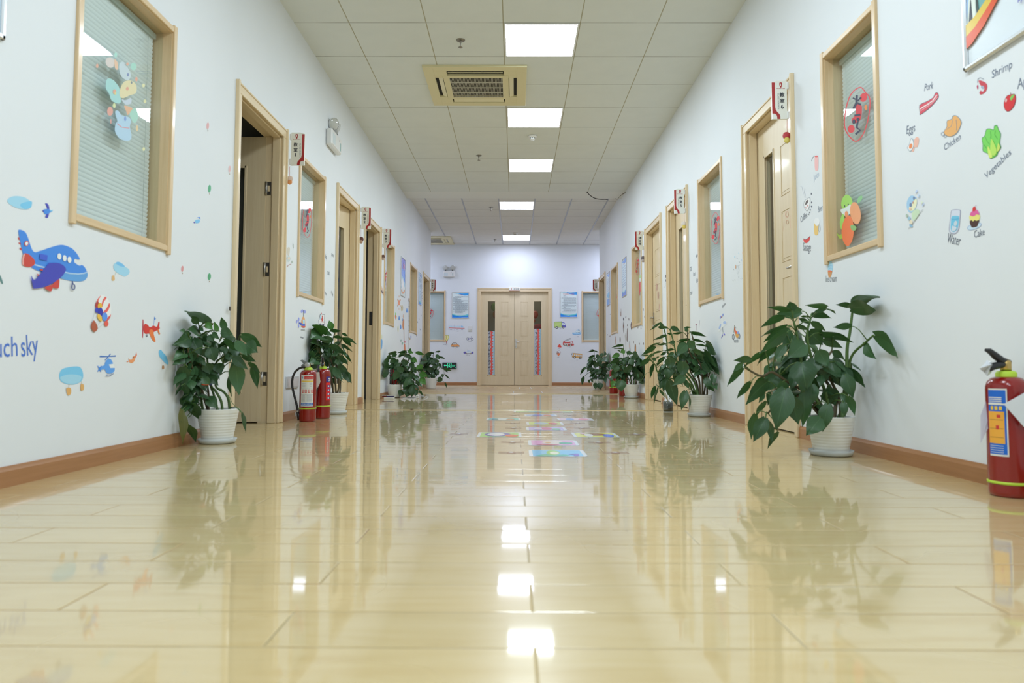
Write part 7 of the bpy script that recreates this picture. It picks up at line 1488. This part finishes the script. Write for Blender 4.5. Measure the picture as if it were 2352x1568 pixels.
# L1: nearest left plant (crop 390,700 x4.75)
T2 = (390, 700, 4.75)
L1 = [(410,205,160,72,55),(300,205,245,120,70),(345,320,190,265,52),(230,345,40,440,130,-.1),(175,300,105,280,30),(165,525,35,605,85,-.08),(150,580,32,655,95,-.06),(250,370,345,555,130,-.12),(400,200,470,275,60),(520,290,485,180,48),(600,270,560,130,70),(560,290,690,320,110,-.1),(470,300,545,380,50),(500,400,495,415,40),
 (440,470,490,620,120,-.16),(560,440,600,520,110),(380,480,430,590,100),(590,390,780,520,60,-.1),(780,335,1003,462,90,-.08),(730,400,845,560,95,-.14),(830,430,960,520,150,-.1),(790,560,940,620,60,-.08),(860,630,985,750,50),(900,680,955,915,80),(690,570,855,705,90,-.1),(720,640,755,990,150,-.06),(670,740,670,1000,50),
 (300,560,340,720,120),(220,480,250,640,110),(400,640,440,760,110),(520,640,560,760,110),(140,680,160,900,120),(200,760,230,960,110),(280,700,300,900,120),(150,870,200,1010,60),(360,800,445,870,80,-.14),(430,770,530,880,90),(420,1010,520,1130,110,-.08),(250,1000,280,1130,90),(160,1050,335,1275,95,-.06),(130,1150,130,1515,80,-.08),(150,1285,285,1512,70,-.08),(790,1180,825,1395,40,-.05),(385,240,480,200,60),(430,330,480,400,80),(330,250,370,290,40),(640,560,600,640,60)]
S2 = [(.008,[(560,1135),(560,1050),(500,940),(450,880),(420,700),(400,500),(380,330)]),(.008,[(630,1130),(640,1030),(590,950),(500,880),(560,700),(640,500),(740,400)]),(.008,[(400,1135),(370,1000),(330,870),(250,700),(200,500),(220,380)],'b'),(.007,[(350,1135),(330,950),(280,800),(230,720),(160,640),(150,560)]),(.007,[(520,1135),(480,980),(450,860),(500,640),(600,560),(700,520),(840,560)]),(.006,[(450,1135),(420,950),(380,760),(300,560),(320,340),(320,220)],'b')]
plant('green climbing plant in a white ribbed pot, nearest on the left', (499, 1012), Yp(499, 1021), L1, T2, S2, [(330,520,210,220,44,170,-.03,.12),(230,850,110,230,30,160,-.02,.08),(560,430,160,140,20,160,-.05,.1),(770,500,120,100,8,160,-.05,.05)], seed=5, group=G1, yellowset=(40,43), lightset=(8,9), vines=[(.0022,[(150,640),(190,700),(260,780),(285,860),(290,960),(220,1060),(140,1140)]),(.0022,[(330,1010),(310,1080),(280,1150),(200,1225)]),(.0015,[(560,920),(640,990),(690,1080),(790,1180)]),(.002,[(290,960),(320,1010),(350,960)])])
t = thing('plant_tie', 'red and orange clip tying the stems of the nearest left plant', 'clip', onY(Yp(499,1021) - .09, 466, 883))
c0 = onY(Yp(499,1021) - .10, 466, 883); MB().lathe([(.022, -.003), (.025, 0), (.022, .003)], (c0.x + .002, c0.y + .02, c0.z), 20, cap=False).build('ring', mat('orange_plastic', rgb(230, 84, 50, 1.2), .35), t)
MB().sphere((c0.x + .035, c0.y + .01, c0.z), .007, 10, 8).build('bead', mat('navy_plastic', (.02, .03, .10, 1), .35), t)
# L2: behind the extinguishers (crop 690,720 x6.535)
T3 = (690, 720, 6.535)
L2 = [(470,230,430,100,95),(450,260,615,265,45),(335,320,185,175,80),(330,330,145,372,90),(380,280,480,330,60),(480,410,260,365,100,-.06),(430,500,290,480,50,-.1),(300,450,160,430,60),(300,560,170,470,150),(320,650,120,740,130,-.05),(250,700,130,760,120),(630,300,715,340,36),(500,350,660,380,40),(640,372,850,468,46),(640,380,775,500,60),(590,430,500,450,40),(620,465,780,575,40),(620,470,655,545,30),(440,470,690,620,85,-.08),(510,580,560,640,100),(560,640,720,770,75,-.1),(660,600,765,745,40),(580,760,715,1040,90,-.1),(500,820,625,1000,100,-.14),(660,880,770,1045,110,-.08),(540,690,600,780,80),(400,560,380,700,110),(470,800,480,960,120),(350,420,400,560,110),(470,640,440,760,120)]
S3 = [(.008,[(470,1190),(480,1050),(440,800),(390,600),(380,380)],'b'),(.008,[(530,1190),(520,1000),(480,760),(430,600),(480,400),(520,290)],'b'),(.008,[(560,1190),(580,1050),(560,850),(520,700),(500,560),(600,440)],'b'),(.008,[(600,1190),(600,1060),(570,900),(580,720),(640,600)],'b'),(.007,[(500,1190),(450,1000),(330,700),(280,520),(320,330)],'b')]
plant('leafy green plant in a white pot behind the left fire extinguishers', (771, 945), Yp(771, 951.5), L2, T3, S3, [(330,560,170,160,36,170,-.03,.15),(460,850,120,170,24,150,-.02,.12),(560,560,130,140,16,130,-.06,.1)], seed=8, group=G1, lightset=(0,2))
# R2 (crop 1470,720 x6.27)
T4 = (1470, 720, 6.27)
R2 = [(285,135,145,245,32),(325,190,285,115,44),(270,195,410,215,46),(455,195,588,262,66),(640,205,740,200,28),(685,255,645,200,50),(740,268,952,335,52),(600,275,455,300,30),(460,300,385,280,28),(380,315,190,385,36),(755,370,940,432,36),(945,440,1090,595,48),(820,450,990,490,26),(720,380,520,412,40),(275,425,120,480,22),(220,475,25,600,66),(375,435,235,462,28),(300,545,170,582,26),(120,600,5,612,24),(205,585,85,660,34),(135,660,-10,770,62),(500,405,410,420,50),(660,440,525,590,135,-.12),(700,400,790,520,120,-.1),(560,430,700,440,50),(480,520,350,540,30),(480,560,390,620,46),(370,560,290,600,36),(350,625,235,765,52),(430,640,440,800,140,-.14),(465,620,370,630,24),(640,600,550,680,120),(700,570,740,700,130),(620,700,620,925,150,-.15),(770,520,915,620,60),(850,600,965,720,90),(915,545,1105,785,50,-.05),(995,660,1125,880,50,-.05),(890,640,1055,840,60),(820,560,850,650,70),(900,720,1030,865,80),(800,760,840,830,90),(195,725,150,940,50),(290,800,290,1030,50),(340,740,320,900,90),(410,780,410,960,120,-.1),(400,940,330,1120,110,-.1),(640,900,460,1040,110,-.16),(420,970,530,1320,150,-.16),(640,950,715,1090,60,-.12),(655,1115,595,1390,115,-.18),(690,1150,705,1380,30,-.12),(220,1050,160,1230,56,-.1),(260,1060,205,1300,30,-.1),(285,1100,355,1208,34,-.1),(1050,870,1075,1020,90,-.08),(950,920,1000,1110,90,-.08),(1020,1020,1110,1085,50),(1010,960,1070,1130,60),(190,640,230,680,50),(270,620,230,650,20)]
S4 = [(.009,[(800,1155),(740,1000),(560,760),(520,600),(490,440),(430,215)]),(.010,[(840,1155),(780,980),(600,760),(480,640),(400,560),(385,400),(350,230)]),(.009,[(870,1155),(850,950),(780,700),(700,520),(688,400),(685,255)],'b'),(.009,[(900,1155),(900,950),(880,760),(800,600),(790,470),(740,275)],'b'),(.008,[(930,1155),(950,950),(960,820),(940,660),(830,540)],'b'),(.008,[(820,1155),(740,1040),(500,880),(270,850),(220,740),(140,660)]),(.007,[(790,1155),(700,1020),(540,960),(440,940),(330,1020),(260,1050)]),(.008,[(950,1155),(970,960),(1000,860),(990,700),(950,560)],'b'),(.008,[(860,1155),(820,1000),(760,900),(700,760),(640,560),(620,430)],'b')]
plant('tall spreading green plant in a white pot with a saucer, second on the right', (1611.5, 952), Yp(1611.5, 957.5), R2, T4, S4, [(700,640,200,180,44,185,-.02,.2),(420,830,120,150,14,160,-.06,.08),(900,720,130,140,18,160,-.04,.1)], seed=11, group=G1, vines=[(.0015,[(665,905),(740,860),(820,830),(890,828)]),(.0015,[(140,850),(80,870),(20,960),(-30,1000)])])
# jar with a twig
def jar():
    p = onZ(0, 1534.5, 946.5); y = p.y + .04; c = onY(y, 1534.5, 935); r = 11.5*y/F; H = 25*y/F
    t = thing('glass_jar', 'small glass jar of murky water and dry twigs before the second right plant', 'jar', (c.x, y, 0))
    gm = glass_mat('jar_glass', (.72, .75, .74, 1), 1.6)
    MB().lathe([(.001, .001), (r*.95, .001), (r, .004), (r, H), (r*.95, H), (r*.95, .007), (.001, .007)], (c.x, y, 0), 32, cap=False).build('glass_body', gm, t)
    MB().lathe([(.001, .008), (r*.93, .008), (r*.93, H*.34), (.001, H*.34)], (c.x, y, 0), 24, cap=False).build('murky_water', mat('murky_water', (.17, .13, .07, 1), .15), t)
    MB().lathe([(r*.90, H*.36), (r*.90, H*.93), (.001, H*.93)], (c.x, y, 0), 24, cap=False).build('jar_filling', mat('grey_filling', (.30, .30, .28, 1), .7), t)
    m = MB(); m.use(mat('dry_twig', (.50, .42, .24, 1), .7)); rnd = random.Random(4)
    for k in range(7):
        a = rnd.uniform(-.6, .6); L = rnd.uniform(.07, .17); q = Vector((c.x, y, H*.9)); pts = [q]
        for j in range(4): q = q + Vector((math.sin(a)*L/4*(1 + j*.5), rnd.uniform(-.005, .005), L/4)); pts.append(q)
        m.tube(pts, [.0022, .0018, .0014, .001, .0007], 5)
    for k in range(12):
        q = Vector((c.x, y, H*.9)); tgt = onY(y + .12, rnd.uniform(1484, 1512), rnd.uniform(881, 899)); md = onY(y + .05, rnd.uniform(1518, 1530), rnd.uniform(884, 905))
        pts = [q, q*.5 + md*.5 + Vector((0, 0, .01)), md, md*.45 + tgt*.55 + Vector((0, 0, .008)), tgt]; m.tube(pts, [.0016, .0014, .0012, .001, .0006], 5)
    m.build('twig', None, t)
    return c, y
jar()
c = onY(6.95, 1534, 912); z = MB(); P4 = [onY(6.95, 1528, 901), onY(6.95, 1540, 899), onY(6.90, 1546, 918), onY(6.9, 1521, 926)]
for v in P4: v.z = max(v.z, .001)
P4[3].z = .001
P5 = [P4[0], P4[1], onY(6.85, 1546, 940), onY(6.85, 1524, 940)]
for v in P5[2:]: v.z = .0015
card('white paper card leaning behind the glass jar by the second right plant', P5, name='paper_card', group=None)
# L3 pair (crop 860,780 x7.35)
T5 = (860, 780, 7.35)
L3 = [(570,185,655,230,60),(600,180,610,145,40),(540,200,395,280,80),(520,205,385,225,30),(370,225,220,245,36),(370,235,275,300,60),(500,260,640,280,60),(575,290,650,340,60),(700,215,845,255,56),(630,310,722,380,85),(410,290,500,260,26),(350,320,255,395,90),(260,345,165,400,24),(400,340,320,430,60),(330,400,230,455,60),(250,480,152,590,46),(520,340,500,440,120),(600,400,680,480,90),(620,340,700,400,60),(420,400,320,500,90),(540,440,540,540,110),(640,470,710,560,90),(460,460,400,580,110),(400,540,320,690,110,-.12),(480,560,430,700,110),(560,560,540,680,110),(620,560,660,680,90),(350,620,250,670,60),(610,650,470,820,90,-.16),(640,790,630,970,110,-.2),(740,430,800,520,110),(820,510,700,520,40),(770,570,905,615,95,-.12),(780,650,865,760,100,-.12),(720,680,750,790,70,-.1),(560,740,500,850,110,-.1),(600,700,650,820,110,-.1),(540,830,520,930,110,-.16),(470,850,420,960,100,-.14),(700,840,700,960,80,-.14),(580,880,530,970,80,-.16),(760,860,815,950,36,-.15),(440,650,460,780,100),(700,600,700,700,90)]
S5 = [(.008,[(320,735),(350,640),(420,500),(480,340),(530,210)],'b'),(.008,[(360,735),(420,600),(520,460),(580,320),(600,210)],'b'),(.007,[(380,735),(480,640),(600,560),(680,480),(760,560)]),(.006,[(300,735),(300,600),(330,420),(360,250)],'b'),(.006,[(400,735),(520,700),(600,720),(640,790)])]
plant('sprawling light-tipped green plant in a grey-white pot, third on the left', (905, 903), 9.45, L3, T5, S5, [(480,500,210,180,60,120,-.06,.12),(620,740,130,150,26,130,-.16,.05)], seed=13, group=G1, lightset=(0,1,8,9,32,33,30), yellowset=(), saucer=False, potdims=(.100,.078,.165))
L4 = [(1110,195,1010,215,26),(980,215,900,245,40),(960,250,830,290,60),(1040,260,1115,330,60),(1095,290,1195,330,30),(1000,220,870,250,30),(1060,340,1060,410,60),(960,300,940,380,90),(870,280,810,330,60),(850,330,790,420,90),(900,360,860,460,110),(1000,340,960,430,90),(1010,420,1050,500,90),(1080,400,1140,480,50),(1170,490,1308,530,40),(1200,520,1240,548,20),(880,440,840,540,100),(950,460,940,570,110),(1020,500,1030,600,90),(1050,510,1080,600,60),(900,540,860,640,90),(980,560,990,650,80),(1195,590,1270,665,26),(1150,585,1150,640,46),(1135,640,1060,715,80),(975,640,965,735,60),(1190,720,1218,835,26),(800,400,780,480,60),(790,560,780,660,60),(1000,620,1010,660,50),(930,600,900,660,60)]
S6 = [(.008,[(930,655),(920,560),(900,440),(880,300),(900,240)],'b'),(.008,[(960,655),(980,540),(1000,420),(990,300),(1000,225)],'b'),(.008,[(990,655),(1030,560),(1060,430),(1050,320),(1060,250)],'b'),(.007,[(1010,655),(1060,560),(1100,470),(1170,500),(1180,520)]),(.006,[(1020,655),(1060,690),(1110,640),(1140,580),(1200,590)])]
plant('dark green plant in a plain white pot, farthest on the left by the exit sign', (990, 889), onZ(0, 990, 893).y + .08, L4, T5, S6, [(930,430,140,160,54,100,-.06,.14)], seed=17, group=G1, saucer=False, potdims=(.115, .088, .195), vines=[(.0018,[(1150,640),(1170,560),(1175,500)])])
# R3 (crop 1180,780 x7.35)
T6 = (1180, 780, 7.35)
R3 = [(1845,90,1655,135,36),(1840,150,1690,155,16),(1870,180,1800,220,80),(1780,245,1650,300,80),(1800,200,1730,170,20),(1910,210,2015,240,60),(1800,330,1640,330,40),(1830,310,1760,340,36),(2010,250,2125,320,60),(1780,330,1600,420,60),(1720,400,1650,480,60),(1870,300,1900,400,110),(1960,330,2030,440,90),(2080,350,2150,420,80),(2050,380,2190,600,60),(1750,430,1700,560,100),(1840,440,1800,560,120),(1900,460,1960,560,150,-.12),(2030,530,2150,570,50),(2000,560,2160,640,90),(1700,490,1660,640,60),(1740,540,1700,680,60),(1800,560,1760,700,90),(1880,560,1870,640,110),(1700,700,1650,810,100,-.1),(1800,690,1820,880,170,-.14),(1640,640,1650,720,50),(2170,600,2100,740,60,-.05),(1940,420,2010,520,100),(1860,620,1880,680,60),(1740,360,1770,460,80),(2100,540,2170,560,30),(1990,280,2060,340,60)]
S7 = [(.008,[(2000,715),(1960,600),(1890,460),(1860,300),(1855,110)]),(.008,[(2030,715),(2030,560),(1990,420),(1940,300),(1905,210)]),(.007,[(2070,715),(2090,600),(2080,460),(2050,340)],'b'),(.007,[(1980,715),(1920,620),(1820,520),(1760,420),(1780,330)],'b'),(.007,[(2050,715),(2060,620),(2040,560)],'b')]
plant('green plant in a white pot beside a fire extinguisher, third on the right', (1458, 908), Yp(1458, 914.5), R3, T6, S7, [(1890,430,220,160,56,120,-.05,.14),(1780,600,90,110,12,130,-.05,.05),(2080,560,80,90,8,110,-.05,.05)], seed=19, group=G1, lightset=(2,3,24))
R4 = [(1360,185,1235,212,22),(1360,180,1290,170,20),(1370,190,1432,218,20),(1520,215,1575,245,50),(1470,230,1500,290,60),(1440,265,1385,310,70),(1370,270,1250,305,36),(1320,310,1235,370,50),(1440,300,1470,400,110),(1560,280,1610,380,90),(1500,300,1560,380,90),(1330,350,1270,450,90),(1400,380,1370,480,110),(1500,400,1540,480,100),(1600,420,1620,520,60),(1300,420,1240,540,70),(1200,465,1125,600,40),(1210,460,1180,520,40),(1340,480,1310,600,90),(1430,500,1400,600,100),(1520,500,1540,600,100),(1590,580,1600,660,60),(1180,620,1155,770,50),(1270,675,1275,735,40),(1380,600,1340,680,80),(1460,600,1490,680,90),(1540,620,1560,740,60),(1620,640,1650,740,50),(1380,730,1380,850,70,-.14),(1450,730,1460,850,110,-.16),(1330,650,1320,720,60),(1480,640,1450,720,80)]
S8 = [(.008,[(1400,690),(1390,560),(1380,400),(1360,270),(1358,190)]),(.008,[(1430,690),(1440,540),(1450,400),(1470,290),(1500,230)],'b'),(.008,[(1460,690),(1500,560),(1540,430),(1560,320)],'b'),(.007,[(1390,690),(1330,560),(1260,560),(1200,615)]),(.006,[(1400,690),(1330,600),(1280,520),(1210,465)])]
plant('dark green drooping plant in a white pot, farthest on the right', (1372, 888), onZ(0, 1372, 895.5).y + .08, R4, T6, S8, [(1440,440,160,180,60,105,-.06,.14)], seed=23, group=G1, saucer=False, potdims=(.105, .080, .180))

# ================================================================ small things on the floor
def lump(name, label, cat, px, py, w_, d_, h_, m, part, Y=None, rz=0, r=.004):
    p = onZ(0, px, py); Tm = Matrix.Translation((p.x, p.y + d_/2, 0)) @ Matrix.Rotation(rz, 4, 'Z')
    b = MB().bbox(-w_/2, w_/2, -d_/2, d_/2, .0005, h_, r, Tm); return tag(b.build(name, m, None, origin=(p.x, p.y + d_/2, 0)), label, cat)
lump('adapter_box', 'flat white box on the floor left of the third left plant, lower of two', 'box', 893, 916.2, .13, .07, .024, M_WHITEP, 'box', r=.004)
p = onZ(0, 893, 916.2)
b = MB().use(mat('navy_cover', rgb(50, 50, 110), .4)).bbox(p.x - .03, p.x + .06, p.y, p.y + .06, .025, .040, .004).use(M_WHITEP).bbox(p.x - .028, p.x + .062, p.y - .002, p.y + .062, .040, .047, .002)
tag(b.build('small_book', None, None, origin=(p.x, p.y + .03, .025)), 'small navy-edged white booklet on top of the white box, left side', 'booklet')
b = MB().use(mat('maroon_cover', rgb(110, 40, 50), .4)).bbox(p.x - .085, p.x - .032, p.y + .004, p.y + .06, .025, .042, .004).use(M_WHITEP).bbox(p.x - .09, p.x - .032, p.y, p.y + .06, .042, .049, .002)
tag(b.build('small_book', None, None, origin=(p.x - .06, p.y + .03, .025)), 'small maroon-edged white booklet beside the navy one, left side', 'booklet')
p = onZ(0, 960, 914.5)
b = MB().use(M_WHITEP).bbox(p.x - .028, p.x + .012, p.y, p.y + .04, .0005, .040, .004); t = tag(b.build('power_plug', None, None, origin=(p.x, p.y, 0)), 'white cube power plug on the floor under the third left plant', 'plug')
MB().bbox(p.x - .018, p.x - .012, p.y - .001, p.y + .001, .014, .028, .0004).bbox(p.x - .004, p.x + .002, p.y - .001, p.y + .001, .014, .028, .0004).build('socket_slots', M_DARK, t)
p = onZ(0, 968, 914)
tag(MB().bbox(p.x - .012, p.x + .03, p.y + .0, p.y + .05, .0005, .034, .010).build('charger', mat('grey_plastic', (.30, .31, .30, 1), .4), None, origin=(p.x, p.y, 0)), 'grey charger next to the white plug on the floor', 'charger')
M_CAB = mat('white_cable', (.72, .74, .74, 1), .4)
pts = [onZ(.004, x, y) for x, y in smooth([(905, 912.5), (925, 911.5), (945, 912.6), (957, 913.5), (950, 915.2), (935, 915.8), (925, 915), (935, 913.2), (952, 912.2)], 5)[:-5]]
tag(MB().tube(pts, .0035, 6).build('power_cable', M_CAB, None, origin=pts[0]), 'thin white cable lying on the floor under the third left plant', 'cable')
pts = [onZ(.004, x, y) for x, y in smooth([(972, 913), (978, 910.8), (984, 911), (983, 913.2), (978, 915.4), (972, 916)], 5)[:-5]]
tag(MB().tube(pts, .0035, 6).build('power_cable', M_CAB, None, origin=pts[0]), 'short white cable loop right of the grey charger', 'cable')
p = onZ(0, 946, 941.4); tag(MB().sphere((p.x, p.y, .006), .012, 8, 6, (1.4, 1, .5)).build('floor_scrap', mat('brown_scrap', (.10, .07, .04, 1), .8), None, origin=p), 'small dark scrap lying on the floor strip', 'debris')
p = onZ(0, 1300, 919.4); tag(MB().sphere((p.x, p.y, .008), .006, 8, 6, (1, 1, 1.3)).build('floor_scrap', mat('brown_scrap', None), None, origin=p), 'tiny dark speck on the glossy floor right of the centre', 'debris')
# door furniture touches: clips on the casings
for lb, px, py, Xf in (('small dark door latch plate on the near casing of the first left door', 527, 709, XL + .014),):
    q_ = onX(Xf, px, py); tag(MB().bbox(Xf, Xf + .006, q_.y - .01, q_.y + .012, q_.z - .012, q_.z + .014, .002).build('latch_clip', mat('dull_bronze', (.12, .10, .08, 1), .4, metal=.6), None, origin=q_), lb, 'latch')
